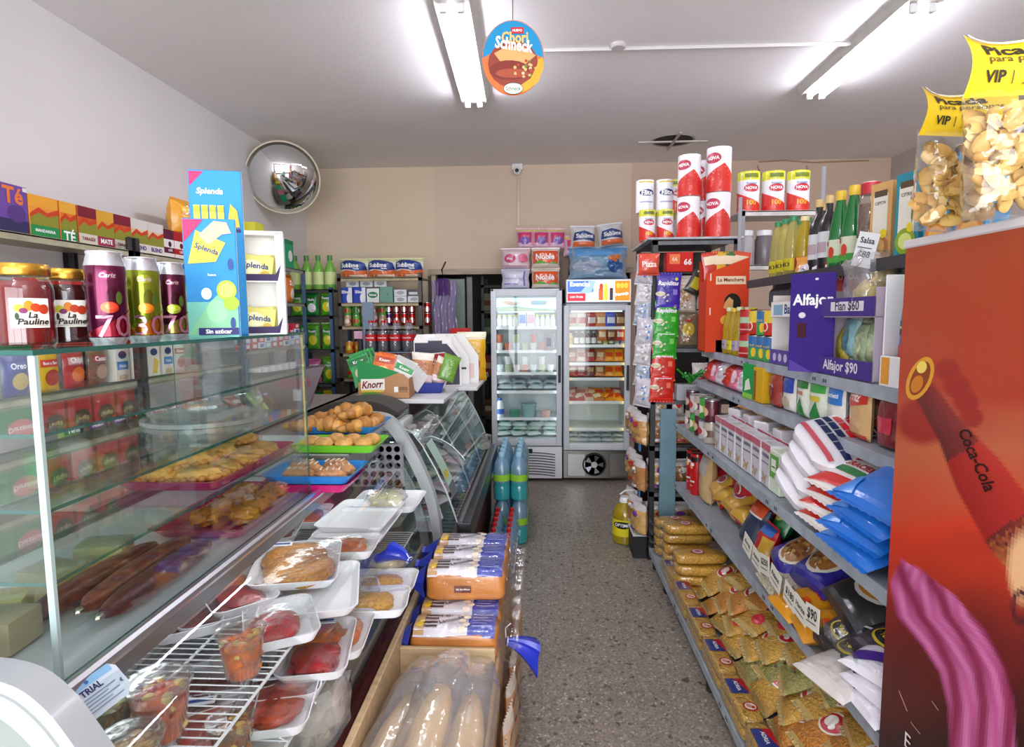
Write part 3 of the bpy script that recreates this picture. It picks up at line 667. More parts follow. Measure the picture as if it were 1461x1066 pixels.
# ------------------------------------------------------------------ pastry trays
def tray_kit(w, d, col, mat='plastic', h=.03, name='serving_tray'):
    b = B(); b.loft([rr(w * .86, d * .86, .02, 0), rr(w, d, .025, h), rr(w * 1.03, d * 1.03, .028, h), rr(w * 1.03, d * 1.03, .028, h - .003), rr(w * .985, d * .985, .025, h - .003), rr(w * .85, d * .85, .02, .004)][:3] + [rr(w * .975, d * .975, .024, h - .002), rr(w * .85, d * .85, .02, .004)], col, mat)
    return Kit(name, 'tray', [('tray', b)])
def pastry(kind, seed):
    b = B()
    if kind == 'empanada':
        b.blob((0, 0, .02), (.085, .042, .024), 'DDA24C', 'pastry', .85, .28, 7, 22, 12, seed, 0, .01)
        for i in range(9): t = -1.2 + i * .3; b.blob((.082 * math.sin(t), -.04 * math.cos(t) * 1.0 - .004, .012), (.012, .010, .010), 'D4923E', 'pastry', 1, 0, n=8, m=6)
    elif kind == 'croissant':
        for i in range(-3, 4):
            b.blob((i * .0165, -.016 * math.cos(i * .45) * 1.5, .02 - abs(i) * .0035), (.020, .026 - abs(i) * .0045, .022 - abs(i) * .004), ('CF964A' if i % 2 else 'B67B36'), 'pastry', .9, .15, 6, 14, 8, seed + i)
    elif kind == 'bun':
        b.blob((0, 0, .022), (.036, .034, .024), 'D8A255', 'pastry', .95, .12, 5, 18, 10, seed); b.blob((0, 0, .04), (.018, .018, .006), 'E2BA74', 'pastry', 1, .1, 5, 12, 6, seed)
    elif kind == 'fried':
        b.blob((0, 0, .024), (.042, .034, .026), 'C87C26', 'pastry', 1, .45, 9, 20, 12, seed)
    elif kind == 'roll':
        b.blob((0, 0, .02), (.055, .028, .022), 'C48A58', 'pastry', .9, .2, 6, 18, 10, seed, 0, .006)
        for i in range(4): b.box(-.035 + i * .02, -.029 + i * .02, -.015, .015, .039, .042, 'F0E4D4', 'pastry', .001)
    return Kit('pastry_' + kind if kind not in ('bun',) else 'sweet_bun', 'pastry', [('pastry', b)])
PK = {k: [pastry(k, s) for s in (1, 2, 3)] for k in ('empanada', 'croissant', 'bun', 'fried', 'roll')}
for k in PK:
    for q in PK[k]: q.name = {'empanada': 'empanada', 'croissant': 'croissant', 'bun': 'sweet_bun', 'fried': 'fried_pastry', 'roll': 'glazed_roll'}[k]
def fill(kind, x, y, z, spots, where, group, sc_=1.0):
    nm = {'empanada': 'golden baked empanada', 'croissant': 'glossy brown croissant', 'bun': 'round golden sweet bun', 'fried': 'crisp deep-brown fried pastry', 'roll': 'glazed pale brown roll'}[kind]
    for i, (dx, dy, dz, r) in enumerate(spots):
        PK[kind][i % 3].place((x + dx, y + dy, z + dz), '%s, %s in its row %s' % (nm, ORD[i], where), group, (random.uniform(-.12, .12), random.uniform(-.1, .1), r), sc_)
# pink tray on the lowest glass shelf
tk = tray_kit(.26, .46, 'E01880', 'pinkplastic'); tx, ty, tz = -.895, 1.56, 1.168
tk.place((tx, ty, tz), 'bright pink plastic tray of empanadas on the lowest glass shelf', 'serving trays')
fill('empanada', tx, ty, tz + .012, [(.045, -.15, 0, .2), (-.05, -.15, 0, .1), (.05, -.08, 0, -.2), (-.04, -.08, .0, .3), (.05, 0, 0, .15), (-.05, 0, 0, -.1), (.04, .08, 0, .3), (-.05, .08, 0, 0), (.045, .15, 0, -.1), (-.05, .15, 0, .2), (0, -.11, .03, .9), (.01, .0, .032, -.6), (.0, .1, .032, 1.0)], 'on the pink tray upon glass', 'empanadas on the pink tray', .86)
tk2 = tray_kit(.25, .46, 'E01880', 'pinkplastic'); tx, ty, tz = -.90, 1.70 - .02, TZ0
tk2.place((tx, ty, tz), 'bright pink plastic tray of fried pastries below the empanada tray', 'serving trays')
fill('fried', tx, ty, tz + .006, [(.07, -.10, 0, 0), (-.03, -.12, 0, 1), (.065, -.02, 0, .5), (-.03, -.04, 0, .1), (.06, .06, 0, 2), (-.04, .05, 0, 1.2), (.05, .14, 0, .6), (-.04, .13, 0, .3)], 'on the low pink tray', 'fried pastries on the low pink tray', .95)
# long cured sausages and cheese blocks on the deck inside the glass box
for i, (x, y, r, c, l) in enumerate(((-.815, 1.20, 0, '5E1C1C', 'long dark red salami lying along the front glass'), (-.875, 1.22, .03, '7A3428', 'long brick red salami behind the front one'), (-.94, 1.18, -.02, '6A2426', 'long wine red salami farthest from the front glass'))):
    b = B(); b.blob((0, 0, .028), (.026, .18, .026), c, 'meat', .75, .06, 6, 18, 16, i); b.blob((0, -.185, .028), (.008, .012, .008), 'C8C0B0', 'metal', 1, 0, n=8, m=6)
    single('salami', b, l, 'sausage', 'salamis in the glass box', (x, y, TZ0), (0, 0, r))
for i, (x, y, r) in enumerate(((-1.02, 1.30, .3), (-1.03, 1.16, -.2), (-1.02, 1.02, .5), (-.96, .96, .1))):
    b = B(); b.box(-.05, .05, -.04, .04, 0, .06, ('D8C87C', 'CDB97A', 'DCCB70', 'C7B68C')[i], 'satin', .006, 2); b.box(-.051, .051, -.041, .041, .004, .062, 'FFFFFF', 'film', .006, 2)
    single('cheese_block', b, 'pale yellow wrapped cheese block, %s from the fried pastry tray' % ORD[i], 'cheese', 'cheese blocks in the glass box', (x, y, TZ0), (0, 0, r))
b = B(); b.box(-.07, .07, -.05, .05, 0, .28, 'E4E8EC', 'satin', .006, 2); b.box(-.055, .055, -.052, -.05, .16, .22, 'C4CCD2', 'satin'); b.box(-.04, .04, -.053, -.05, .05, .07, '9AA4AC', 'satin')
single('label_printer', b, 'pale grey upright label printer standing on the counter behind the glass', 'printer', None, (-1.02, .80, 1.0), (0, 0, .4))
# open trays on the case top beyond the glass box
def topping(px, py, kitw, kitd, col, label, kind, spots, rz, group, z=1.0, mat='plastic', sx=0):
    c = at(px, py, Z=z + .03); x = c.x - kitw / 2 + sx; y = c.y + kitd * .0
    tray_kit(kitw, kitd, col, mat).place((x, y, z), label, 'serving trays', (0, 0, rz)); R = Matrix.Rotation(rz, 3, 'Z')
    sp = []
    for dx, dy, dz, r in spots: q = R @ Vector((dx, dy, 0)); sp.append((q.x, q.y, dz, r))
    fill(kind, x, y, z + .005, sp, 'on the %s' % group[0], group[1], group[2])
b = B(); b.box(-1.12, -.70, 2.10, 2.30, 1.0, 1.085, 'B9BDC0', 'steel', .004); b.box(-1.12, -.70, 2.30, 2.585, 1.0, 1.115, 'B9BDC0', 'steel', .004); part('raised_top', b, dc)
def topping(x1, y, z, kitw, kitd, col, label, kind, spots, group, rz=0):
    x = x1 - kitw / 2
    tray_kit(kitw, kitd, col).place((x, y, z), label, 'serving trays', (0, 0, rz))
    fill(kind, x, y, z + .005, spots, 'on the %s' % group[0], group[1], group[2])
topping(-.625, 1.985, 1.034, .30, .22, '2A86D8', 'flat blue plastic tray of glazed rolls beside the glass box', 'roll', [(.07, -.06, 0, .2), (-.04, -.06, 0, .1), (.08, .0, .0, .4), (-.03, .01, 0, 0), (.05, .06, 0, -.2), (-.07, .06, 0, .1)], ('flat blue tray', 'glazed rolls on the blue tray', 1.0))
tray_kit(.30, .22, 'D81C7C').place((-.79, 1.995, 1.002), 'pink plastic tray under the flat blue tray of rolls', 'serving trays')
topping(-.60, 2.20, 1.087, .30, .20, '74CC28', 'lime green plastic tray of round sweet buns', 'bun', [(.09, -.05, 0, .2), (.02, -.06, 0, .1), (-.06, -.05, .0, .4), (.10, .03, 0, 0), (.03, .02, 0, -.2), (-.04, .03, 0, .1), (-.11, -.02, 0, .1)], ('lime green tray', 'sweet buns on the green tray', 1.0))
topping(-.655, 2.43, 1.117, .36, .25, '2A86D8', 'deep blue plastic tray heaped with croissants, farthest of the pastry trays', 'croissant', [(.09, -.06, 0, .9), (-.02, -.07, 0, .1), (-.12, -.06, .0, .4), (.10, .03, 0, 1.5), (-.01, .01, 0, -.4), (-.11, .03, 0, .6), (.05, .07, .01, .1), (.06, -.01, .045, 1.2), (.01, .04, .04, .3)], ('croissant tray', 'croissants on the blue tray', 1.5))

# ------------------------------------------------------------------ wrapped trays in the deli case
def foam_tray(w, d, foods, name='meat_tray', film=True, h=.026, sticker=None):
    b = B(); b.loft([rr(w * .84, d * .84, .02, 0), rr(w, d, .028, h), rr(w * .965, d * .965, .026, h), rr(w * .82, d * .82, .02, .005)], 'F2F2F4', 'satin')
    ps = [('foam_tray', b)]
    if foods:
        f = B()
        for (x, y, rx, ry, rz, col, mat, nz, s) in foods: f.blob((x * w, y * d, .005 + rz * .55), (rx * w, ry * d, rz), col, mat, .75, nz, 7, 22, 10, s)
        ps.append(('food', f))
    if film:
        g = B(); W, D = w * .98, d * .98
        g.surf(lambda u, v: ((u - .5) * W, (v - .5) * D, h + .0015 + .010 * math.sin(PI * u) * math.sin(PI * v) * (1 if foods else .2)), 10, 10, 'FFFFFF', 'film')
        ps.append(('cling_film', g))
    if sticker:
        s = B(); sx, sy = sticker; s.box(sx * w - .028, sx * w + .028, sy * d - .012, sy * d + .012, h + .008, h + .0095, 'EEF0F4', 'paper'); A = Art(s, lambda x, z, e: (sx * w + x, sy * d + z - .012, h + .0096 + e), .056, .024); A.r(-.4, .3, .4, .7, '2E4C90')
        ps.append(('sticker', s))
    return Kit(name, 'food tray', ps)
ORG = [(0, .0, .40, .42, .017, 'C8841C', 'noodles', .12, 1)]
K_org = foam_tray(.21, .28, [(-.05, .13, .38, .32, .02, 'C87E10', 'noodles', .15, 1), (.05, -.14, .40, .32, .02, 'CE8414', 'noodles', .15, 2)], sticker=(-.25, .34))
K_mix = foam_tray(.15, .24, [(-.05, .2, .34, .24, .018, 'C8641C', 'meat', .3, 3), (0, -.18, .35, .25, .018, 'A01016', 'meat', .2, 4)], sticker=(0, .36))
K_beet = foam_tray(.15, .2, [(-.08, -.06, .34, .30, .016, 'B4141C', 'meat', .12, 5)])
K_red = foam_tray(.15, .2, [(0, 0, .36, .34, .014, 'B43A1C', 'meat', .18, 6)], sticker=(-.2, .3))
K_dark = foam_tray(.14, .19, [(0, 0, .34, .34, .014, '6E1A1C', 'meat', .25, 7)])
K_noo = foam_tray(.15, .2, [(0, 0, .33, .30, .014, 'DCA02C', 'noodles', .15, 8)])
K_carr = foam_tray(.15, .21, [(0, .02, .34, .32, .016, 'D06A14', 'meat', .2, 9)])
K_empty = foam_tray(.22, .28, None, film=False, name='empty_foam_tray')
def tray_at(k, px, py, z, label, rz=0, dz=0, tilt=(0, 0)):
    c = at(px, py, Z=z + .02); k.place((c.x, c.y, z + dz), label, 'wrapped food trays in the deli case', (tilt[0], tilt[1], rz), 1.12)
tray_at(K_red, 436, 735, .825, 'foam tray of bright red meat against the far fan grille', .1, .0)
tray_at(K_dark, 395, 757, .825, 'foam tray of dark meat beside the chrome rail', .2)
tray_at(K_dark, 368, 792, .825, 'foam tray of dark meat partly under the large noodle tray', .1, .0)
tray_at(K_empty, 517, 752, .80, 'empty white foam tray, upper of the pair beyond the red meat', -.05, .045)
tray_at(K_empty, 514, 760, .80, 'empty white foam tray, lower of the pair beyond the red meat', -.02, .03)
tray_at(K_carr, 488, 783, .82, 'foam tray of orange red stew meat before the empty trays', -1.5, .012)
tray_at(K_org, 425, 818, .825, 'largest foam tray with golden noodle slabs and a blue sticker', .28, .03, (0, .04))
tray_at(K_empty, 446, 838, .83, 'white foam tray beneath the large golden noodle tray', .28, -.006)
tray_at(K_mix, 335, 848, .825, 'foam tray with orange and crimson food next to the large noodle tray', .75, .012)
tray_at(K_beet, 400, 886, .825, 'white foam tray of glossy beetroot red meat', .5)
tray_at(K_dark, 268, 878, .825, 'small foam tray of dark slices close to the chrome rail', .55)
tray_at(K_dark, 300, 868, .825, 'small foam tray of brown slices behind the beetroot tray', .6)
tray_at(K_noo, 545, 832, .705, 'foam tray of yellow noodles nearest the bread', -1.5, .004)
tray_at(K_noo, 530, 862, .705, 'foam tray of yellow noodles in front of another noodle tray', -1.45, .01)
tray_at(K_noo, 490, 850, .705, 'foam tray of yellow noodles against the upper wire shelf', -1.2, .006)
tray_at(K_carr, 484, 905, .705, 'foam tray of orange carrots on the lower wire shelf', .1, .004)
tray_at(K_mix, 455, 940, .705, 'foam tray with carrots and dark red food on the lower wire shelf', .2, .03)
tray_at(K_dark, 415, 965, .705, 'foam tray of dark red sliced meat on the lower wire shelf', .25, .005)
tray_at(K_red, 395, 1003, .705, 'foam tray of reddish mince under the cups', .2, .004)
tray_at(K_dark, 290, 985, .705, 'foam tray of dark mince seen through the wires', .6, .004)
tray_at(K_dark, 350, 960, .705, 'foam tray of dark slices seen through the wires below a cup', .5, .004)
tray_at(K_red, 300, 1040, .705, 'foam tray of reddish slices seen through the wires by the end cap', .3, .004)
# plastic wrapped lumps
def lump(px, py, z, r, col, label, s):
    c = at(px, py, Z=z + r[2]); e = empty('wrapped_cheese', (c.x, c.y, z), label, 'wrapped food', 'plastic wrapped lumps in the case')
    b = B(); b.blob((0, 0, r[2]), r, col, 'satin', .7, .15, 5, 16, 10, s); part('food', b, e)
    b = B(); b.blob((0, 0, r[2] * 1.05), (r[0] * 1.15, r[1] * 1.2, r[2] * 1.12), 'FFFFFF', 'looseplastic', .8, .35, 12, 22, 14, s + 4); part('plastic_wrap', b, e)
tray_at(foam_tray(.24, .2, None, film=False, name='empty_foam_tray'), 556, 724, .80, 'flat white foam tray under the pale wrapped cheese', 0, .03)
lump(552, 712, .84, (.065, .055, .03), 'D6D29A', 'pale yellow cheese in clear wrap on a white tray at the far end', 1)
lump(552, 800, .705, (.06, .06, .03), 'D9C893', 'pale wrapped cheese beside the blue bread bag knot', 2)
lump(452, 1010, .52, (.07, .09, .08), 'C8B8A8', 'clear bag of pale sliced meat low in the case by the front base', 3)
lump(372, 1052, .52, (.08, .07, .08), 'A8A49C', 'clear bag of grey fish low in the case under the wires', 6)
# clear cups of fruit salad
def cup(col, col2, seed, lid=True, r=.047, h=.095):
    b = B(); b.lathe([(r * .72, 0), (r * .74, .002), (r * .98, h - .004), (r * 1.08, h - .002), (r * 1.08, h + .003), (r * .97, h + .003), (r * .7, .004)], 'FFFFFF', 'clearcup', 28, cap1=False)
    f = B(); rg = random.Random(seed); f.lathe([(r * .70, .004), (r * .90, h * .75), (r * .6, h * .80), (.001, h * .82)], col, 'meat', 24)
    for i in range(34):
        a = rg.random() * 6.28; q = rg.uniform(.2, .8) * r; zz = h * .8 if i < 20 else rg.uniform(.1, .7) * h; q = q if i < 20 else r * (.60 + .2 * zz / h)
        f.blob((q * math.cos(a), q * math.sin(a), zz), (.009, .008, .007), col2 if rg.random() < .6 else ('E8C46A' if col2 != 'A8A860' else 'C4C080'), 'meat', .6, .2, 5, 8, 6, i)
    ps = [('cup', b), ('fruit', f)]
    if lid: l = B(); l.lathe([(r * 1.1, h + .0035), (r * 1.1, h + .006), (r * .9, h + .006), (r * .86, h + .002), (.001, h + .003)], 'FFFFFF', 'film', 28); ps.append(('lid', l))
    return Kit('fruit_cup', 'cup', ps)
for k_, px, py, z, l in ((cup('E0680E', 'E87A18', 1), 347, 962, .823, 'clear cup of orange fruit salad standing alone on the wire shelf'), (cup('D85A10', 'B03418', 2, h=.105, r=.052), 232, 1050, .823, 'larger clear cup of red and orange fruit salad near the hanging card'),
                         (cup('8A8440', 'A8A860', 3), 158, 1054, .823, 'clear cup of green olives behind the fruit salad, by the hanging card'), (cup('B8885A', 'C89A60', 4, h=.08), 190, 1120, .823, 'clear lidded cup with condensation at the bottom edge by the end cap'), (cup('9A5A1C', 'A8681C', 5, h=.075, r=.043), 332, 1078, .705, 'clear cup of caramel brown dip on the lower wire shelf')):
    c = at(px, py, Z=z); k_.place((c.x, c.y, z), l, 'clear food cups', 0)
# ------------------------------------------------------------------ bread crate in front of the deli case
CX0, CX1, CY0, CY1 = -.470, -.135, .80, 2.58
e = empty('bread_crate', (0, 0, 0), 'long pale wooden crate holding bread, along the front of the deli case', 'crate')
b = B()
b.box(CX0, CX1, CY0, CY1, .02, .34, 'B08A5C', 'wood', .004); b.box(CX0 + .001, CX1, CY0, CY1, .34, .36, 'C9A878', 'wood'); part('base_box', b, e)
b = B(); b.box(CX0, CX0 + .02, CY0, CY1, .36, .575, 'C8AC84', 'wood', .003); part('side_board', b, e)
b = B(); b.box(CX1 - .012, CX1, CY0, CY1, .36, .50, 'B8946A', 'wood', .003); part('side_board', b, e)
b = B(); b.box(CX0 + .02, CX1 - .012, 1.775, 1.79, .36, .54, 'C8AC84', 'wood', .003); part('cross_board', b, e)
# baguettes in loose clear bags
def baguette(seed, L=.52):
    b = B(); b.blob((0, 0, 0), (.046, L / 2, .038), 'E2BE84', 'crust', .85, .08, 5, 16, 22, seed)
    for i in range(4): b.blob((0, -L * .32 + i * L * .2, .028), (.011, .05, .010), 'E6CFA6', 'crust', 1, .1, 5, 8, 8, i)
    g = B()
    rg = random.Random(seed); rings = []
    for i in range(19):
        t = i / 18; y = -L * .55 + t * L * 1.32; r = .060 * (1 - max(0, (t - .78) / .22) ** 2 * .45); zf = 1 - max(0, (t - .78) / .22) * .7
        rings.append([(r * 1.1 * math.cos(a) * (1 + .13 * noise.noise(Vector((i * .6, a, seed)))), y, r * zf * math.sin(a) * (1 + .2 * noise.noise(Vector((i * .7, a * 2, seed + 5))))) for a in [2 * PI * j / 20 for j in range(20)]])
    g.loft(rings, 'FFFFFF', 'looseplastic', True, False)
    return Kit('baguette', 'bread', [('loaf', b), ('plastic_bag', g)])
BG = [baguette(s) for s in (1, 2, 3)]
for i, (x, y, z, rx, rz, l) in enumerate(((-.385, 1.30, .495, .06, -.10, 'bagged baguette nearest the deli case glass'), (-.29, 1.28, .535, .05, -.06, 'bagged baguette in the middle of the pale crate, on top'), (-.20, 1.30, .50, .04, -.02, 'bagged baguette along the aisle side of the crate'),
                                      (-.37, 1.08, .42, 0, -.05, 'bagged baguette low in the crate under the others'), (-.215, 1.10, .41, 0, .05, 'bagged baguette deep in the crate corner by the aisle'))):
    BG[i % 3].place((x, y, z), l, 'bagged baguettes', (rx, .1, rz), 1.12 if i < 3 else 1)
# sliced milk bread loaves lying across the crate
def loaf(seed):
    W, D, H = .285, .125, .10
    b = B(); b.blob((0, 0, H / 2), (W / 2, D / 2, H / 2), 'C47A34', 'crust', .32, .06, 5, 28, 16, seed)
    b.blob((0, 0, H / 2 + .004), (W / 2 - .004, D / 2 - .012, H / 2), 'D89A52', 'crust', .32, .05, 5, 28, 12, seed)
    g = B()
    def S(x, y, e): # printed sleeve over the top
        return (x, y, H + .0125 + e - .03 * (abs(y) / .0625) ** 6 + .0015 * noise.noise(Vector((x * 40, y * 30, seed))))
    A = Art(g, lambda x, z, e: S(x, -D * .5 + z, e), W, D, 'foil', True, e0=0)
    A.r(-.46, .02, .15, .98, 'DAD6DE'); A.r(.15, .02, .46, .98, '2C3C9C'); A.r(-.46, .04, -.34, .96, 'C8A070')
    for i in range(4): A.r(-.36, .2 + i * .18, -.2, .3 + i * .18, '4A3030')
    A.e_(-.40, .3, .045, .10, 'F2C820'); A.e_(-.38, .45, .03, .06, 'F2D850'); A.t('Pan', -.12, .80, .14, '2A2A50', .03, .25); A.t('Lacteado', -.05, .55, .30, '2A2A50', .03, .45)
    for i in range(5): A.e_(.08 + (i % 2) * .05, .15 + i * .16, .045, .09, 'E8D8C4')
    for i in range(5): A.r(.2, .2 + i * .13, .42 - (i % 2) * .05, .235 + i * .13, '8C98D0')
    for i in range(3): A.r(-.08, .25 + i * .1, .03, .27 + i * .1, '9A98A8')
    F_ = Art(g, lambda x, z, e: (x, -D / 2 * (1.005) - e - .002, z), W, H, 'foil', False); F_.r(-.13, .34, .08, .60, '6A3428'); F_.t('Sin Sacrificios', -.02, .47, .17, 'F4EAE0', .03)
    w = B(); w.blob((0, 0, H / 2 + .003), (W / 2 + .006, D / 2 + .005, H / 2 + .006), 'FFFFFF', 'film', .3, .03, 9, 30, 14, seed + 7)
    for sx in (-1, 1):
        rings = []
        for i in range(8):
            t = i / 7; r = .055 * (1 - t) ** 1.2 + .010 + (.022 * max(0, t - .7) / .3)
            rings.append([(sx * (W / 2 + t * .075), r * 1.1 * math.cos(a) * (1 + .2 * math.sin(5 * a)), .05 + r * .8 * math.sin(a)) for a in [2 * PI * j / 14 for j in range(14)]])
        if sx > 0: w.loft(rings[:7], '2A3CB0', 'film', False, False)
        else: w.loft(rings[:7], '2A3CB0', 'softbag', False, False)
    return Kit('bread_loaf', 'bread', [('loaf', b), ('printed_sleeve', g), ('clear_wrap', w)])
LK = [loaf(s) for s in (1, 2, 3)]
ys = [1.86, 1.985, 2.11, 2.24, 2.37, 2.50]
n = 0
for i, y in enumerate(ys):
    for j in range(2):
        z = .362 + j * .112
        LK[n % 3].place((-.285 + (.004 if j else -.004), y + random.uniform(-.004, .004), z), 'sliced milk bread loaf, %s loaf from the baguettes in the %s layer' % (ORD[i], ('lower', 'upper')[j]), 'sliced bread loaves', (0, 0, random.uniform(-.03, .03))); n += 1
for i, y in enumerate((2.05, 2.18, 2.31)):
    LK[i % 3].place((-.27, y, .588), 'sliced milk bread loaf, %s loaf of the topmost layer over the crate' % ORD[i], 'sliced bread loaves', (0, 0, random.uniform(-.04, .04)))
# blue twisted bag ends
def twist(seed, L=.10):
    b = B(); rings = []
    for i in range(10):
        t = i / 9; r = .010 + .038 * t ** 1.3
        rings.append([(t * L, r * math.cos(a) * (1 + .45 * math.sin(4 * a + seed)), r * math.sin(a) * (1 + .3 * math.cos(3 * a + seed)) - .05 * t * t) for a in [2 * PI * j / 18 for j in range(18)]])
    b.loft(rings, '2233B0', 'softbag', False, False)
    c = B(); c.tube([(.004 + .0 * a, .013 * math.cos(a), .013 * math.sin(a)) for a in [2 * PI * j / 12 for j in range(12)]], .002, 'E8E8E8', 'plastic', 5, True); c.tube([(.0, .012, 0), (-.005, .03, .02), (.01, .04, .03)], .0018, 'E8E8E8', 'plastic', 5)
    return Kit('bag_knot', 'bag end', [('film_tail', b), ('wire_tie', c)])
twist(1).place(at(722, 915, X=-.12), 'dark blue twisted plastic bag end sticking out over the aisle', None, (.3, .15, .1), 1.15)
twist(2).place(at(585, 800, X=-.44), 'dark blue twisted plastic bag end beside the deli trays', None, (.3, -.5, 2.6), .9)
# packets hung along the aisle side of the crate
SB = []
for s, c1, c2 in ((1, 'C8946A', '9A3A2A'), (2, 'B87A4A', '3A3468'), (3, 'D0A880', '6A4434')):
    SB.append(bag('bread_roll_bag', 'bread', .13, .17, .035, c1, [('e', 0, .5, .3, .22, shade(c1, .7)), ('r', -.3, .1, .3, .25, c2)], 'foil', s, bands=((0, .15, 'C8B8A8'), (.85, 1.01, 'D8C8B8'))))
n = 0
for i in range(9):
    for j in range(2):
        SB[(i + j) % 3].place((-.105, .98 + i * .17 + j * .03, .04 + j * .17), 'small clear bag of brown rolls, %s from the near end, %s row' % (ORD[i], ('bottom', 'upper')[j]), 'bagged rolls beside the crate', (0, .05, PI / 2 + random.uniform(-.2, .2)))

# ------------------------------------------------------------------ bottled water packs on the floor
def water_bottle():
    r, h = .043, .30
    prof = [(r * .8, 0), (r, .01), (r, .07), (r * .93, .08), (r, .09), (r, .12), (r * .93, .13), (r, .14), (r, .19), (r * .85, .22), (r * .5, .255), (.014, .272), (.014, .285)]
    return bottle('water_bottle', 'bottle', prof, 'bluepet', None, (.0155, .274, .296, 'D02020'), (r + .001, .11, .17, 'BFE0F4'), n=16, art=[('r', -.5, .1, .5, .3, 'E8F4FC'), ('r', -.3, .4, .3, .8, '2A7AC0')])
WB = water_bottle()
for i in range(7):
    for j in range(2):
        WB.place((-.292 + j * .094, 3.33 + i * .096, 0), 'red capped water bottle, %s from the bread, row by the %s' % (ORD[i], ('display case', 'aisle')[j]), 'red capped water bottles')
def teal_bottle():
    r, h = .058, .33
    prof = [(r * .8, 0), (r, .012), (r, .10), (r * .94, .115), (r, .13), (r, .23), (r * .8, .27), (.02, .305), (.018, .318)]
    up = B(); up.lathe(prof[4:], 'FFFFFF', 'bluepet', 18, cap0=False)
    return bottle('large_water_bottle', 'bottle', prof[:5], 'tealpet', None, (.021, .305, .332, 'A8DCF4'), (r + .0012, .14, .185, '9AD838'), n=18, extra=[('bottle_shoulder', up)]) if True else bottle('large_water_bottle', 'bottle', prof, 'tealpet', None, (.021, .305, .332, '8CCDEE'), (r + .0012, .14, .215, '9AD838'), n=18, art=[('r', -.5, 0, .5, .2, '1FA5AC'), ('e', 0, .55, .2, .3, 'DFF4F8')])
TBK = teal_bottle()
for k in range(2):
    for i in range(5):
        for j in range(2):
            TBK.place((-.275 + j * .12, 4.06 + i * .125, k * .31), 'teal water bottle, %s beyond the red caps, %s side, %s layer' % (ORD[i], ('case', 'aisle')[j], ('floor', 'upper')[k]), 'teal water bottles')
for i, (x, y) in enumerate(((-.30, 4.84), (-.20, 4.84), (-.30, 4.94), (-.20, 4.94))):
    bottle('water_jug', 'bottle', [(.04, 0), (.045, .01), (.045, .19), (.03, .24), (.016, .26), (.016, .275)], 'bluepet', None, (.018, .262, .285, '2A6AC8'), None, n=14).place((x, y, 0), 'pale blue water bottle at the far end of the bottle rows, %s one' % ORD[i], 'pale blue far bottles')

# ------------------------------------------------------------------ second display case
prof2 = [(-.70, 1.03), (-.645, 1.06), (-.61, 1.045), (-.56, .98), (-.50, .87), (-.45, .76), (-.415, .66), (-.40, .61)]
d2 = deli_case('cold_case', 'second curved glass display case beyond the pastry trays', 2.72, 4.5, prof2, zback=1.03, xb=-1.4, xrail=-.70, metaltop=True)
b = B(); b.box(-.40, -.335, 2.73, 4.5, .50, .605, '55595E', 'steel', .006, 2); b.box(-.39, -.375, 2.74, 4.49, .605, .612, 'C4C8CC', 'metal'); part('front_ledge', b, d2)
for y in (2.735, 4.48):
    b = B(); poly = prof2 + [(-.40, .55), (-1.2, .55), (-1.2, 1.03)]; b.prism(poly, y, y + .008, 'FFFFFF', 'shelfglass'); b.tube([(x, y, z) for x, z in prof2], .004, 'C8D4D4', 'satin', 5); part('end_glass', b, d2, 'curved clear end pane')
for y, z in ((3.3, 0), (3.9, 0)):
    b = B(); b.tube([(x - .004, y, zz) for x, zz in prof2], .004, 'B8C4C6', 'satin', 5); part('glass_joint', b, d2)
b = B(); b.box(-1.30, -.62, 2.76, 4.47, .80, .808, 'FFFFFF', 'shelfglass'); b.box(-1.3, -.62, 2.76, 4.47, .80, .803, 'D8E8EC', 'glassedge'); part('inner_shelf', b, d2)
b = B()
for i in range(30): b.box(-.52, -.42, 2.80 + i * .055, 2.825 + i * .055, .512, .52, '44484E', 'rubber')
part('air_vent', b, d2)
b = B(); b.prism([(-.67, 1.045), (-.60, 1.04), (-.55, .97), (-.60, .955)], 2.655, 2.715, '1E1E20', 'rubber'); part('corner_cap', b, d2)
# sticker with green and yellow print on the glass
b = B()
for q, c, s0, s1 in ((0, 'A8C8B8', .2, .8), (1, '5A6A70', .8, .97), (2, 'C8B830', .62, .72)):
    def on(t, y, off=.004 + q * .0006):
        t = max(0, min(.999, t)) * (len(prof2) - 1); i = int(t); f = t - i
        return (prof2[i][0] * (1 - f) + prof2[i + 1][0] * f + off, y, prof2[i][1] * (1 - f) + prof2[i + 1][1] * f + off)
    b.surf(lambda u, v: on(.35 + .45 * (s0 + (s1 - s0) * v), 2.79 + .14 * (u if q < 2 else .2 + .5 * u)), 3, 6, c, 'paper')
part('glass_sticker', b, d2)
# wrapped cold cuts inside
CB = [bag('cold_cut_pack', 'food pack', .17, .13, .035, c1, [('r', -.35, .3, .35, .7, c2), ('e', .1, .5, .15, .2, c3)], 'foil', i + 1, flatbottom=False) for i, (c1, c2, c3) in enumerate((('F2D4E0', 'E0A8BC', 'FFFFFF'), ('DCE6EE', 'B8CCE0', '5A8AC8'), ('F0E8EA', 'E0B8B8', 'C84848'), ('F2ECD0', 'E0D090', '6A9A3A')))]
n = 0
for i in range(11):
    for j in range(3):
        CB[(i * 2 + j * 3) % 4].place((-.53 - j * .17, 2.88 + i * .143, .545 + .014 * ((i + j) % 3)), 'pale wrapped cold cut pack, %s from the near end, %s line from the glass' % (ORD[i], ORD[j]), 'wrapped cold cuts in the second case', (-PI / 2 + random.uniform(-.15, .35), random.uniform(-.1, .1), PI / 2 + random.uniform(-.4, .4))); n += 1
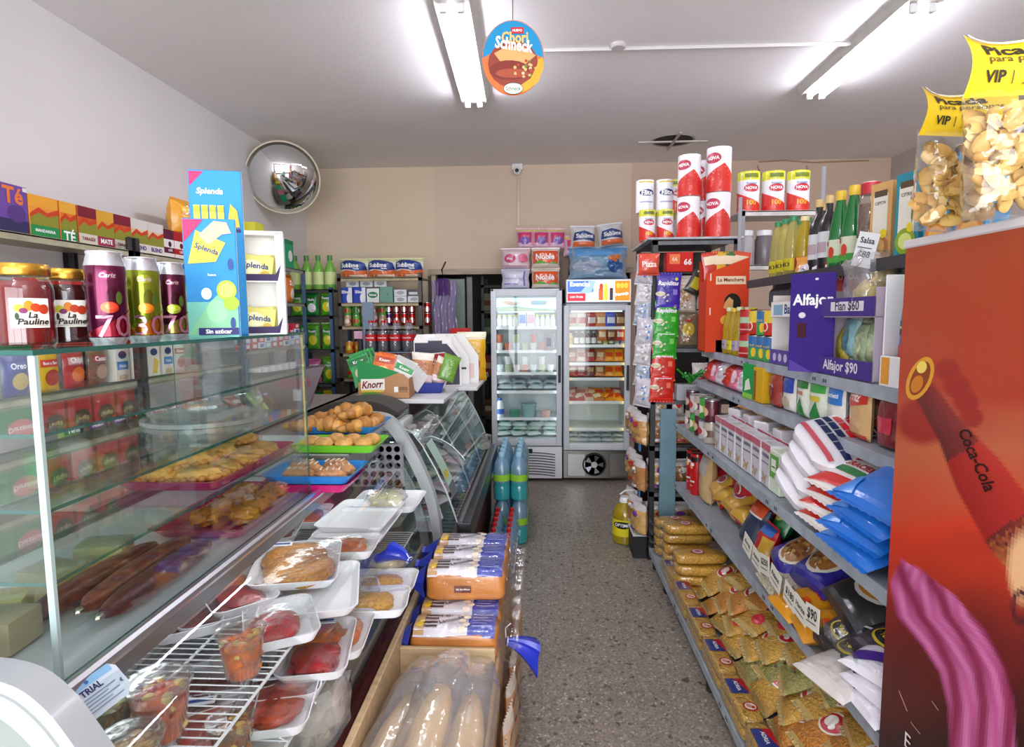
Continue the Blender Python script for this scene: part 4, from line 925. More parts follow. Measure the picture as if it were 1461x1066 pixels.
for i, (px, py, c) in enumerate(((640, 592, 'E8E8E8'), (625, 585, 'D8C8A8'), (648, 606, 'DDE6EA'), (630, 560, 'C8A0A0'), (655, 580, 'E8E0D8'))):
    b = B(); b.blob((0, 0, .04), (.10, .08, .045), c, 'satin', .7, .2, 5, 18, 10, i); b.blob((0, 0, .042), (.112, .09, .05), 'FFFFFF', 'looseplastic', .8, .3, 10, 20, 12, i + 3)
    single('wrapped_cheese', b, 'wrapped %s lump on the glass inner shelf, %s from the near end' % (('white', 'cream', 'pale grey', 'pinkish', 'ivory')[i], ORD[i]), 'wrapped food', 'lumps on the inner shelf', (-.82, 2.95 + i * .3, .81), (0, 0, i))
# scale with black cover, cable and printer on the case top
e = empty('counter_scale', (-.90, 2.90, 1.032), 'grey weighing scale with a curved black cover on the second case', 'scale')
b = B(); b.box(-.20, .24, -.10, .12, 0, .05, 'C8CAC8', 'plastic', .012, 2); b.box(-.12, .10, -.103, -.10, .012, .04, '2A2C30', 'rubber'); part('body', b, e)
b = B(); pts = smooth_poly([(-.36, -.03), (-.30, .05), (-.15, .125), (0, .15), (.12, .14), (.20, .10), (.215, .085), (.19, .08), (.05, .09), (-.08, .085), (-.16, .05), (-.20, .0)], 3)
b.prism(pts, -.10, .14, '35332F', 'rubber'); part('cover', b, e)
b = B(); b.box(-.15, .20, -.07, .10, .052, .06, 'B8BCBE', 'steel', .004); part('pan', b, e)
# soup sachet box
e = empty('display_riser', (0, 0, 0), 'low pale riser on the second case carrying the soup box and cartons', 'riser')
b = B(); b.box(-1.06, -.52, 3.14, 3.70, 1.118, 1.14, 'D4D6D8', 'satin', .003); b.box(-1.06, -.40, 3.70, 4.34, 1.118, 1.14, 'D4D6D8', 'satin', .003); part('board', b, e)
for x, y in ((-1.02, 3.2), (-.74, 3.2), (-1.02, 4.28), (-.74, 4.28)): part('leg', B().box(x - .015, x + .015, y - .015, y + .015, 1.032, 1.119, '9A9EA2', 'satin'), e)
e = empty('soup_box', (-.86, 3.28, 1.141), 'green and brown cardboard box full of soup sachets on the second case', 'box', rot=(0, 0, .06))
b = B(); w, d, h = .28, .20, .20
b.prism([(-w / 2, 0), (w / 2, 0), (w / 2, .10), (w / 2 - .03, .13), (-w / 2, .215)], -d / 2, -d / 2 + .003, 'B98A62', 'card'); b.box(-w / 2, w / 2, -d / 2, d / 2, 0, .003, 'B98A62', 'card'); b.box(-w / 2, w / 2, d / 2 - .003, d / 2, 0, .16, 'B98A62', 'card'); b.box(-w / 2, -w / 2 + .003, -d / 2, d / 2, 0, .2, 'A87A55', 'card'); b.box(w / 2 - .003, w / 2, -d / 2, d / 2, 0, .11, 'A87A55', 'card')
A = Art(b, flat(w, -d / 2), w, .215); A.p([(-.5, .42), (-.5, 1), (.30, .66), (.1, .56), (-.15, .48)], '1E8A46'); A.r(-.44, .22, .02, .5, 'F4EFE6'); A.r(-.44, .17, -.0, .22, 'E8C848'); A.t('Knorr', -.21, .36, .4, '7A2A1E', .035, .06, 1.2, .25); A.p([(-.44, .0), (-.44, .14), (-.2, .17), (.0, .1), (-.1, 0)], '5A9A2C'); A.r(.2, .16, .28, .3, 'F4F4F4'); A.r(.3, .16, .46, .3, '8A6444'); A.r(.31, .18, .45, .2, 'B98A62')
part('carton', b, e)
SA = [bag('soup_sachet', 'sachet', .12, .155, .008, c1, [('r', -.46, .72, .46, .95, c2), ('e', 0, .4, .34, .22, c3), ('t', 'Knorr', 0, .83, .5, 'FFFFFF')], 'softbag', i + 1, flatbottom=False, wr=.4) for i, (c1, c2, c3) in enumerate((('2E9A50', '1A6A34', 'E8D8B0'), ('E8722A', 'B8401A', 'F0D080'), ('F0F0EA', '2E9A50', 'C8A050')))]
for i in range(11):
    SA[i % 3].place((-.96 + (i % 3) * .075, 3.205 + i * .014, 1.183 + (i % 2) * .02 + (2 - i % 3) * .02), 'soup sachet standing in the green carton, %s from the front' % ORD[i], 'soup sachets', (-.25, (-.35, .2, .45)[i % 3], .1))
e = empty('carrot_tray', (-.72, 3.50, 1.141), 'dark blue display tray holding peanut bags and leaflets', 'display tray', rot=(0, 0, .1))
b = B(); b.loft([rr(.26, .2, .01, 0), rr(.30, .22, .01, .06), rr(.29, .21, .01, .06), rr(.25, .19, .01, .004)], '22308C', 'plastic'); part('tray_body', b, e)
e.name = 'display_tray'
PB = bag('peanut_bag', 'bag', .13, .17, .045, 'C88A5A', [('r', -.4, .05, .4, .24, 'F0D0D4'), ('e', 0, .5, .38, .25, 'B5714A'), ('v', 0, .5, .36, .26, 30, ['D8A070', 'A8603A', 'C88450'], .035)], 'foil', 3, bands=((0, .28, 'F0D8D8'), (.8, 1.01, 'E8E0D4')))
PB.place((-.70, 3.42, 1.20), 'clear bag of reddish peanuts in the dark blue tray', None, (-.2, .1, .15)); PB.place((-.62, 3.47, 1.19), 'clear bag of peanuts leaning on the other peanut bag', None, (-.2, .5, .3), .9)
bag('leaf_bag', 'bag', .10, .15, .03, '6A9A38', [('v', 0, .5, .4, .4, 24, ['8AB84A', '4A7A2A', 'A8C860'], .05)], 'foil', 5).place((-.56, 3.44, 1.21), 'green herb bag leaning against the dark carton', None, (-.1, .35, .3))
b = B(); b.surf(lambda u, v: (-.11 + .22 * u, -.03 * math.sin(PI * u) - .06 * v, .14 * v + .03 * math.sin(PI * u)), 8, 8, 'EDEEF0', 'foil')
single('white_bag', b, 'crumpled white plastic bag beside the soup sachets', 'bag', None, (-.80, 3.36, 1.21), (.2, .6, .1))
# flattened display cartons standing together
def octbox(c1, art):
    b = B(); w, h = .30, .33
    poly = [(-w / 2, 0), (w / 2, 0), (w / 2, h * .55), (w / 2 - .10, h), (-w / 2 + .02, h), (-w / 2, h - .04)]
    b.prism(poly, -.012, .012, c1, 'card'); A = Art(b, flat(w, -.012), w, h); A.draw(art); return b
dark = octbox('F0EEEC', [('p', [(-.48, .02), (.46, .02), (.46, .53), (.14, .88), (-.48, .88)], '3C3A4C'), ('r', -.3, .93, -.05, 1.0, 'F8F6F4'), ('r', -.48, .84, -.2, .93, 'F4F2F0'), ('r', .1, .82, .3, .95, 'F0EEEC'), ('p', [(-.30, .50), (-.1, .64), (.15, .66), (.34, .52), (.34, .42), (-.3, .42)], 'F0E8E8'), ('p', [(-.28, .50), (-.1, .62), (.15, .64), (.32, .51), (.32, .45), (-.28, .45)], 'B01C20'), ('t', 'Criollitas', .02, .50, .45, 'F0E8D8', {'bold': .03, 'shear': .2}), ('e', .0, .36, .1, .08, 'E8E8EA'), ('e', .0, .36, .05, .04, '303038')])
single('display_carton', dark, 'dark grey and white carton with a red arched emblem beyond the sachets', 'carton', 'flat display cartons', (-.66, 3.78, 1.141), (0, 0, .12))
for i in range(2): single('display_carton', octbox('EEEDEA', [('r', .3, .1, .4, .4, 'E4C8C0')] if i else [('r', .2, .3, .44, .34, '2A2A34')]), ('plain white angled carton right behind the dark emblem carton', 'plain white angled carton farthest behind the dark emblem carton')[i], 'carton', 'flat display cartons', (-.62 + i * .055, 3.86 + i * .07, 1.141), (0, 0, .12))
bag('snack_bag', 'bag', .20, .32, .05, 'E0B01C', [('e', 0, .35, .3, .2, 'C8381C')], 'foil', 7, bands=((0, .3, 'D8A018'), (.9, 1.01, 'E8E0C0'))).place((-.48, 4.12, 1.141), 'yellow snack bag behind the white cartons', None, .1)
carton('red_carton', 'carton', .14, .08, .36, 'B01A1C', [('r', -.4, .6, .4, .64, 'E8D8C0')]).place((-.57, 4.2, 1.141), 'tall deep red carton behind the white cartons', None, .05)
carton('payment_terminal', 'card reader', .13, .05, .04, '5A4A50', [('r', -.4, .2, .4, .8, '2A2428')], mat='plastic', bev=.006).place((-.45, 4.28, 1.141), 'small dark rounded card reader at the far end of the second case', None)
bottle('clear_tub', 'tub', [(.05, 0), (.06, .01), (.06, .08), (.064, .085), (.064, .10), (.04, .11), (.001, .11)], 'clearcup', ('C8C8B8', 'meat', .06), None, None, n=20).place((-.43, 4.33, .605 + .0), 'small clear tub on the front corner of the second case', None)

# ------------------------------------------------------------------ racks: generic builder
def rack(name, label, x0, x1, y0, y1, zs, ztop, face, col='B4AC8E', post='3A3A40', th=.028, posts=None, lip=.03, depthlist=None):
    """face: 'x+' open towards +x, 'y-' towards the camera, 'x-' towards -x"""
    e = empty(name, (0, 0, 0), label, 'shelving')
    for i, z in enumerate(zs):
        b = B(); b.box(x0, x1, y0, y1, z - .006, z, col, 'paintmetal')
        if face == 'x+': b.box(x1 - .003, x1, y0, y1, z - lip, z + .002, col, 'oldmetal')
        if face == 'x-': b.box(x0, x0 + .003, y0, y1, z - lip, z + .002, col, 'oldmetal')
        if face == 'y-': b.box(x0, x1, y0, y0 + .003, z - lip, z + .002, col, 'oldmetal')
        part('shelf', b, e)
    for (px_, py_) in posts or [(x0, y0), (x1, y0), (x0, y1), (x1, y1)]:
        b = B(); sx = 1 if px_ <= (x0 + x1) / 2 else -1; sy = 1 if py_ <= (y0 + y1) / 2 else -1
        b.box(min(px_, px_ + sx * .035), max(px_, px_ + sx * .035), min(py_, py_ + sy * .003), max(py_, py_ + sy * .003), 0, ztop, post, 'paintmetal'); b.box(min(px_, px_ + sx * .003), max(px_, px_ + sx * .003), min(py_, py_ + sy * .035), max(py_, py_ + sy * .035), 0, ztop, post, 'paintmetal')
        part('post', b, e)
    return e
# left wall rack, three bays
for bay, (y0, y1, lb) in enumerate(((2.05, 3.02, 'cream metal wall shelves with tea boxes on top, behind the jam jars'), (3.04, 4.10, 'cream metal wall shelves behind the blue sweetener cards'), (4.12, 5.28, 'metal wall shelves with detergent bags, ending in a blue slotted post'))):
    zs = ([.30, .62, .94, 1.26, 1.58, 1.93] if bay < 2 else [.30, .64, 1.0, 1.35, 1.71, 2.0])
    rack('wall_shelving', lb, XL + .01, -2.10, y0, y1, zs, 2.0, 'x+', ('AFA88C', 'AFA88C', '8E8C84')[bay], ('322E30', '322E30', '4A6A8C')[bay])
WX = -2.19
def rowx(items, y, z, x=WX, rz=PI / 2, gap=.006, group=None):
    """items facing +x set side by side going away from the camera"""
    for k, w, lb in items:
        y += w / 2; k.place((x, y, z), lb, group, (0, 0, rz + random.uniform(-.05, .05))); y += w / 2 + gap
def teabox(w, h, c1, c2, c3, txt, tc='FFFFFF', land=False, d=.07):
    art = [('r', -.5, 0, .5, .30, c2)]
    if land: art += [('r', -.5, .72, .5, 1, c3), ('p', [(-.5, .45), (-.2, .6), (.1, .52), (.5, .62), (.5, .3), (-.5, .3)], '8A8A2C'), ('p', [(-.5, .55), (-.2, .72), (.1, .62), (.5, .75), (.5, .62), (.1, .52), (-.2, .6), (-.5, .45)], 'C8401C')]
    else: art += [('e', .1, .42, .32, .18, shade(c1, .6)), ('r', .35, .9, .48, .98, 'E8E8E8')]
    art += [('t', txt, 0, .18 if land else .78, .7, tc, {'bold': .03})]
    return carton('tea_box', 'box', w, d, h, c1, art, side=shade(c1, .75))
T = {'v': teabox(.14, .21, '5A2E96', '4A2080', 'FFFFFF', 'Ciruelas'), 'p': teabox(.145, .20, '6E4A9E', '33305A', '', 'Té', 'E87A3A'), 'g': teabox(.15, .18, 'E8943A', '1E8A48', 'E8A030', 'MANDARINA', land=True),
     'o': teabox(.10, .18, 'E87A28', '1E8A48', 'E8A838', 'TÉ', land=True), 'm': teabox(.12, .18, 'C85A28', 'D8D0C0', '7A1A2C', 'TARAGÜI', '7A1A2C', land=True), 'n': teabox(.11, .18, 'D89A3A', '9A3050', 'D8A030', 'MATE', land=True),
     'u': teabox(.13, .18, 'E4C8A0', 'E8E0D8', 'D8D0C8', 'BLEND', '3A2A80', land=True), 'd': carton('coffee_box', 'box', .10, .06, .165, '5A1432', [('r', -.5, .38, .5, .66, 'EDE6E4'), ('e', .1, .5, .15, .1, '3A1420'), ('r', -.5, .05, .5, .18, 'EDE6E4'), ('t', 'café', .1, .3, .4, 'F0E0E0')]),
     'r': carton('coffee_box', 'box', .11, .06, .165, 'A81A20', [('r', -.5, .38, .5, .66, 'EDE6E4'), ('e', .1, .5, .15, .1, '6A1A1A'), ('r', -.5, .05, .5, .18, 'EDE6E4'), ('t', 'café', .1, .3, .4, 'F0E0E0')])}
rowx([(T['v'], .14, 'violet prune tea box with a white band, nearest on the top wall shelf'), (T['p'], .145, 'purple tea box with dark blue berries'), (T['g'], .15, 'orange landscape tea box with green mandarin band'), (T['o'], .10, 'narrow orange and green tea box'), (T['m'], .12, 'maroon topped tea box with hill landscape'), (T['n'], .11, 'golden tea box with magenta band among the landscape boxes'),
      (T['m'], .12, 'maroon topped tea box, second with the hill landscape'), (T['u'], .13, 'cream tea box with purple lettering'), (T['u'], .13, 'cream tea box next to the dark coffee box'), (T['d'], .10, 'dark maroon and white coffee box'), (T['r'], .11, 'bright red and white coffee box'), (T['r'], .11, 'second bright red and white coffee box'), (T['n'], .11, 'golden tea box at the end by the sweetener card')], 2.17, 1.932, group='tea and coffee boxes on the top wall shelf')
def pouch(c1, c2, c3, txt, w=.13, h=.18, s=1, mat='softbag', tc='FFFFFF', t=.045):
    return bag('snack_pouch', 'packet', w, h, t, c1, [('e', .05, .35, .32, .2, c2), ('r', -.38, .62, .38, .8, c3), ('t', txt, 0, .71, .6, tc, {'bold': .03})], mat, s, flatbottom=False)
PO = {'yel': pouch('E2B41E', 'B8381C', 'D83020', 'Bon o Bon', s=2), 'red': pouch('B03028', 'E87828', 'D8A8A0', 'Chips', s=3), 'blu': pouch('2C3A8C', 'C8B060', '4858B0', 'Oreo', s=4), 'brn': pouch('7A5A48', 'B89070', 'A82030', 'Cacao', s=5, mat='foil'), 'wht': pouch('D8D4D0', '9A7A60', 'C83040', 'Granola', s=6, mat='foil'), 'grn': pouch('8AA858', 'C8D890', '2A8A4A', 'Yerba', s=7), 'net': pouch('6A5238', '8A7048', '7A4AA0', 'Nueces', s=8, mat='foil'), 'org': pouch('D8842A', 'F0C060', 'B8401C', 'Maíz', s=9)}
mk = carton('milk_powder_box', 'box', .10, .06, .17, 'E4E2D6', [('r', -.4, .35, .4, .6, '3A8AC8'), ('e', 0, .8, .3, .12, '2A3A6A'), ('r', -.3, .05, .3, .2, 'C8B890'), ('t', 'Nido', 0, .47, .5, 'FFFFFF')])
my = carton('milk_powder_box', 'box', .10, .06, .17, 'EAE6DA', [('p', [(-.2, .1), (.2, .1), (.4, .5), (0, .6)], 'E8C83A'), ('e', 0, .8, .3, .12, '2A3A6A')])
rowx([(PO['blu'], .16, 'dark blue cookie packet nearest on the shelf under the jars'), (PO['blu'], .16, 'dark blue cookie packet beside the yellow packet'), (PO['yel'], .15, 'bright yellow chocolate packet seen through the top glass'), (PO['red'], .14, 'red crisps packet beside the yellow packet'), (PO['brn'], .15, 'brown cocoa packet just before the dark post'), (mk, .12, 'cream milk powder box with blue label, first after the dark post'), (mk, .12, 'cream milk powder box with blue label, second after the dark post'), (my, .12, 'white milk powder box with a yellow flash'), (mk, .12, 'cream milk powder box beside the yellow flash one'), (PO['wht'], .14, 'pale granola packet behind the sweetener card')], 2.12, 1.262, group='packets on the wall shelf at jar height')
rowx([(carton('green_box', 'box', .16, .08, .16, '1E7A3C', [('e', 0, .6, .4, .25, 'D86A6A'), ('t', 'Duraznos', 0, .6, .7, 'FFFFFF')]), .17, 'green peach juice box under the top wall shelf')] + [(carton('red_box', 'box', .13, .08, .19, 'B82018', [('e', .05, .55, .4, .22, '4A3A20'), ('t', 'Taragüi', .05, .56, .6, 'E8D090')]), .15, 'red tea box with a dark oval, %s on its shelf' % ORD[i]) for i in range(4)] + [(carton('green_box', 'box', .10, .07, .15, '2A8A30', [('r', -.4, .2, .4, .5, 'E8E8D0')]), .12, 'green box behind the magenta can')], 2.25, 1.582, group='boxes under the top wall shelf')
rowx([(PO['grn'], .15, 'olive green yerba packet low behind the glass box'), (PO['net'], .15, 'brown netted nut packet'), (PO['net'], .15, 'brown netted nut packet by the dark post'), (PO['brn'], .15, 'dark brown cocoa packet with red print'), (PO['wht'], .15, 'clear granola packet with white label'), (PO['brn'], .15, 'brown raisin packet, second along'), (PO['org'], .15, 'orange corn packet at lower wall shelf'), (PO['brn'], .15, 'brown raisin packet, last before the slanted bin')], 2.55, .942, group='packets on the lower wall shelf')
PO['grn'].place((-1.85, 2.45, .90), 'large yellow green noodle bag lying by the wall shelves', None, (-1.2, 0, PI / 2), 1.9)
e = empty('side_counter', (0, 0, 0), 'low dark counter between the deli case and the wall shelves', 'counter'); b = B(); b.box(-2.05, -1.62, 2.0, 5.0, .0, .90, '6A5C50', 'wood', .01); part('body', b, e); b = B(); b.box(-2.07, -1.6, 1.98, 5.02, .90, .925, 'B8B0A8', 'satin', .004); part('countertop', b, e)
for i in range(7): PO[('brn', 'wht', 'org', 'brn', 'red', 'grn', 'net')[i]].place((-1.78 + .03 * (i % 2), 2.75 + i * .19, .965), '%s packet leaning on the low dark counter, %s from the near end' % (('brown', 'pale', 'orange', 'cocoa brown', 'red', 'green', 'netted')[i], ORD[i]), 'packets on the low counter', (-.7, 0, PI / 2 + random.uniform(-.3, .3)))
b = B(); b.prism([(-.16, .0), (.10, .0), (.22, .30), (-.28, .24)], -.12, .12, '6A5A60', 'satin'); A = Art(b, flat(.4, -.12), .4, .28); A.r(-.3, .55, .3, .8, '8A4A58'); A.r(.0, .2, .14, .5, 'C8C0C0')
single('slanted_bin', b, 'grey brown slanted display bin on the low dark counter', 'display bin', None, (-1.83, 3.42 + .9, .927), (0, 0, .3))
b = B(); b.blob((0, 0, .05), (.15, .15, .055), 'FFFFFF', 'clearcup', .8, .03, 4, 26, 14, 2); b.lathe([(.17, 0), (.17, .012), (.001, .012)], 'E0DCDC', 'milky', 26)
single('cake_dome', b, 'clear round plastic cake dome on the middle glass shelf end', 'dome', None, (-.985, 1.69, 1.286))
for i, (y, c, l) in enumerate(((2.2, '1E9A4A', 'green plastic tub'), (2.36, 'E8E4E0', 'white plastic tub'))):
    bottle('plastic_tub', 'tub', [(.05, 0), (.058, .01), (.06, .12), (.05, .14), (.001, .145)], 'plastic', None, (.055, .135, .15, c), None, col=c, n=20).place((-1.95, y, .927), l + ' on the low dark counter near the yellow green bag', None)
# far bay of the wall rack
DT = [pouch('2A4AB8', 'C83030', 'D8E0F0', 'Ala', w=.16, h=.25, s=3, tc='2A2A90', t=.08), pouch('E07A1E', 'F0E0C8', 'D86010', 'Skip', w=.16, h=.23, s=5, t=.08), pouch('2458C8', 'E04040', 'F0F0F0', 'Ace', w=.16, h=.26, s=6, tc='C82020', t=.08)]
rowx([(DT[i % 3 if i < 5 else 1], .165, '%s detergent bag, %s along the far wall shelf' % (('blue', 'orange', 'royal blue')[i % 3 if i < 5 else 1], ORD[i])) for i in range(6)], 4.15, 1.712, group='detergent bags on the far wall shelf', x=-2.18)
gb = carton('green_box', 'box', .19, .12, .24, '1FA070', [('e', .1, .45, .25, .2, 'E8F0E8'), ('r', -.5, .85, .5, 1, '158050')]); pb = carton('pink_box', 'box', .15, .12, .24, 'C87A8C', [('e', .1, .45, .2, .15, 'F0E8EC')]); yb = carton('yellow_box', 'box', .14, .12, .30, 'D8D440', [('r', -.3, .2, .3, .5, 'F0F0D0')])
rowx([(yb, .14, 'yellow box on the far wall shelf top'), (gb, .19, 'teal green box on the far wall shelf top'), (pb, .15, 'dusty pink box on the far wall shelf top'), (gb, .19, 'green box at the end of the far wall shelf top')], 4.46, 2.002, group='boxes on the far wall shelf top', x=-2.2)
for i in range(3): pouch('E8A020', 'C87818', 'F0C040', 'Azul', w=.2, h=.18, s=i + 2, t=.12).place((-2.24, 3.70 + i * .22, 1.935 + .16), 'orange yellow bag on the top wall shelf, %s from the sweetener card' % ORD[i], 'orange yellow bags', PI / 2, 1.2)
for i in range(3): carton('storage_box', 'box', .2, .2, .158, 'A09070', []).place((-2.27, 3.70 + i * .22, 1.933), 'plain tan box under an orange yellow bag, %s along' % ORD[i], 'tan boxes under the bags', PI / 2)
jar = bottle('small_jar', 'jar', [(.03, 0), (.032, .01), (.03, .07), (.02, .09), (.02, .1)], 'glass', ('8A5A30', 'grain', .06), (.023, .095, .115, 'C8C8C8'), None, n=16); jar.place((-2.15, 3.75, 1.933), 'small brown spice jar on the top wall shelf by the orange bags', None, 0, 1.5)
sb = [carton('soap_box', 'box', .10, .07, .045, c, [('r', -.3, .2, .3, .8, c2)]) for c, c2 in (('D84860', 'F0F0F0'), ('A8C8E8', 'F0F0F8'), ('E8E8F0', '4A7AC0'), ('C83040', 'F8E0E0'))]
for i in range(9):
    for j in range(4 - (i % 2)):
        sb[(i * 3 + j) % 4].place((-2.16, 4.22 + i * .112, 1.352 + j * .046), 'soap box, %s column from the near end, %s from the shelf' % (ORD[i], ORD[j]), 'stacked soap boxes on the far wall shelf', PI / 2)
b0 = B(); b0.lathe([(.012, 0), (.05, 0), (.05, .1), (.012, .1)], 'F0EEF2', 'paper', 20); TR = Kit('toilet_roll', 'toilet roll', [('roll', b0)])
for i in range(6):
    for j in range(2): TR.place((-2.17, 4.4 + i * .13, 1.002 + j * .101), 'white toilet roll, %s along, %s row on the low far shelf' % (ORD[i], ('bottom', 'top')[j]), 'toilet rolls on the wall shelf')
# corner rack
rack('corner_shelving', 'dark shelving in the back corner with green and yellow cleaning goods', XL + .02, -1.98, 5.62, 6.15, [.3, .62, .95, 1.28, 1.60, 1.85], 1.87, 'y-', '3A3C40', '3E5C7C')
GP = [pouch('5AA82A', 'E8E030', '2A7A20', 'Poett', w=.13, h=.24, s=2, t=.07), pouch('E8D020', 'C83020', '303030', 'Raid', w=.13, h=.24, s=4, t=.07, tc='E8D020'), pouch('1E8A3A', 'F0F0F0', '105A20', 'Glade', w=.13, h=.22, s=6, t=.07), pouch('D86AA0', '60C0A0', 'F0F0F0', 'Wipes', w=.13, h=.22, s=7, t=.07, tc='C84080')]
for lv, z in enumerate((.622, .952, 1.282, 1.602)):
    for i in range(3):
        k = ((1, 2, 1), (3, 3, 0), (2, 0, 0), (0, 2, 0))[lv][i]
        GP[k].place((-2.36 + i * .145, 5.72, z), '%s cleaning product bag, %s from the wall on the %s corner shelf' % (('lime green', 'yellow', 'dark green', 'pink')[k], ORD[i], ('lowest', 'second', 'third', 'fourth')[lv]), 'cleaning bags in the corner', random.uniform(-.1, .2))
gbt = bottle('green_bottle', 'bottle', [(.045, 0), (.05, .01), (.05, .2), (.03, .25), (.018, .27), (.018, .3)], 'plastic', None, (.024, .28, .33, '4A8A3A'), (.051, .05, .17, 'D8E8A0'), col='78B848', n=16)
for i in range(4): gbt.place((-2.38 + i * .115, 5.74, 1.852), 'green plastic bottle on top of the corner shelving, %s from the wall' % ORD[i], 'green bottles on the corner shelving')
# ------------------------------------------------------------------ back rack
rack('back_shelving', 'cream shelving against the back wall topped with three toilet roll packs', -1.93, -1.12, 5.62, 6.12, [.35, .70, 1.0, 1.24, 1.50, 1.72, 1.955], 2.0, 'y-', 'B0A47E', '4A443E', posts=[(-1.93, 5.62), (-1.12, 5.62), (-1.93, 6.12), (-1.12, 6.12)])
sub = bag('toilet_roll_pack', 'toilet roll pack', .28, .18, .16, 'E8E8E0', [('p', [(-.5, .42), (-.44, .8), (-.25, .95), (0, .93), (.25, .86), (.42, .78), (.5, .42), (.2, .36), (0, .42), (-.25, .46)], '1A3C86'), ('r', -.5, .06, .5, .34, 'D86A34'), ('p', [(-.5, .3), (-.2, .42), (.1, .34), (.5, .42), (.5, .2), (-.5, .2)], 'D86A34'), ('r', -.1, .03, .4, .16, 'F0D8C8'), ('t', 'Sublime', -.08, .66, .62, 'FFFFFF', {'bold': .045}), ('t', 'Noble', .15, .48, .2, 'FFFFFF', {'bold': .03})], 'foil', 1, bands=((.85, 1.01, 'D8D8A8'),))
for i, x in enumerate((-1.79, -1.52, -1.255)): sub.place((x, 5.72, 1.957), 'blue and orange toilet roll pack, %s from the wall corner on the back shelving' % ORD[i], 'toilet roll packs on the back shelving')
eli = carton('napkin_pack', 'napkins', .12, .09, .145, '2444B0', [('r', .2, 0, .5, 1, 'E8ECF4'), ('t', 'Elite', -.05, .72, .55, 'FFFFFF', {'bold': .04}), ('e', .2, .3, .15, .3, 'F4F4F8')], mat='plastic')
nv = carton('napkin_pack', 'napkins', .12, .09, .135, 'E4EAE4', [('e', 0, .55, .4, .22, '1E7A50'), ('t', 'Noval', 0, .55, .55, 'FFFFFF', {'bold': .03})], mat='plastic')
gn = carton('napkin_pack', 'napkins', .125, .09, .15, '6A9A88', [('t', '0', .1, .5, .12, '2A4A40')], mat='plastic')
wh = carton('napkin_pack', 'napkins', .12, .09, .06, 'DADCE0', [('e', 0, .5, .3, .3, '9AA0A8')], mat='plastic'); bl = carton('napkin_pack', 'napkins', .12, .09, .06, '3A3A3E', [('r', -.4, .2, .3, .6, 'D8D8D8')], mat='plastic')
for i, (k, lb) in enumerate(((eli, 'blue and white napkin pack at the left end of its shelf'.replace('left end', 'wall end')), (eli, 'blue and white napkin pack next to the green oval one'), (nv, 'white napkin pack with a green oval'), (gn, 'plain sage green napkin pack'))): k.place((-1.86 + i * .13, 5.70, 1.722), lb, 'napkin packs on the back shelving')
for i in range(2):
    for j in range(2): (wh if j == 0 else (wh, bl)[i]).place((-1.335 + i * .13, 5.70, 1.722 + j * .062), '%s folded napkin pack, %s column past the sage green pack' % (('lower', 'upper')[j], ORD[i]), 'folded napkin packs')
for i in range(3): wh.place((-1.80 + i * .135, 5.72, 1.722 + .151), 'flat white napkin pack lying on top of the upright packs, %s along' % ORD[i], 'flat napkin packs on top')
def tin(c1, c2, c3, txt='', r=.036, h=.10, mat='plastic', name='food_can'): return can(name, 'can', r, h, c1, [('r', -.5, .3, .5, .62, c2), ('e', 0, .45, .25, .22, c3)] + ([('t', txt, 0, .46, .4, 'FFFFFF', {'bold': .03})] if txt else []), mat=mat, n=16)
tins = [tin('C8A080', 'B83028', 'E8E0D0'), tin('5AAA30', '8ACC40', 'C83028'), tin('48A038', 'E8E8E0', '2A7A20'), tin('D8D0C8', 'A82848', 'E8E8E8')]
for i in range(5):
    for j in range(2): tins[(i + j) % 4].place((-1.87 + i * .085, 5.72, 1.502 + j * .101), 'small food can, %s from the wall, %s of two, on the middle back shelf' % (ORD[i], ('lower', 'upper')[j]), 'small food cans on the back shelving')
soda = [tin('B81C20', 'D83A38', 'E8E0E0', r=.032, h=.115, mat='canmetal', name='soda_can'), tin('4A2A6A', 'C83060', 'E8E0F0', r=.032, h=.115, mat='canmetal', name='soda_can')]
for i in range(6):
    if i == 4: continue
    for j in range(2): soda[1 if i == 0 else 0].place((-1.47 + i * .075, 5.74, 1.502 + j * .101 * 1.02), '%s soda can, %s along, %s of two, on the middle back shelf' % ('purple' if i == 0 else 'red', ORD[i], ('lower', 'upper')[j]), 'soda cans on the back shelving')
oj = tin('E09020', 'C8381C', 'F0D040', r=.04, h=.11)
for i in range(4): oj.place((-1.86 + i * .09, 5.72, 1.242), 'orange and red food can on the lower back shelf, %s from the wall' % ORD[i], 'orange cans on the back shelving')
for i in range(5): tins[1].place((-1.86 + i * .1, 5.72, 1.002), 'green food can on the lowest seen back shelf, %s from the wall' % ORD[i], 'green cans on the back shelving')
for i in range(3): tins[2].place((-1.42 + i * .1, 5.72, 1.242), 'pale banded green can beside the orange cans, %s along' % ORD[i], 'banded green cans')
# column of a gray panel and dark post in front
single('upright_board', B().box(-1.60, -1.50, 5.30, 5.33, .0, 1.72, '7C8EA4', 'satin', .003), 'plain grey blue upright board in front of the back shelving', 'board')
single('dark_upright', B().box(-1.665, -1.625, 5.34, 5.37, 0, 1.42, '2E2E34', 'paintmetal', .003), 'narrow dark upright post in front of the back shelving', 'post')
single('pink_note', B().box(-1.69, -1.61, 5.325, 5.339, 1.39, 1.46, 'E8B4CC', 'paper', .001), 'small pink paper note on the dark upright post', 'note')
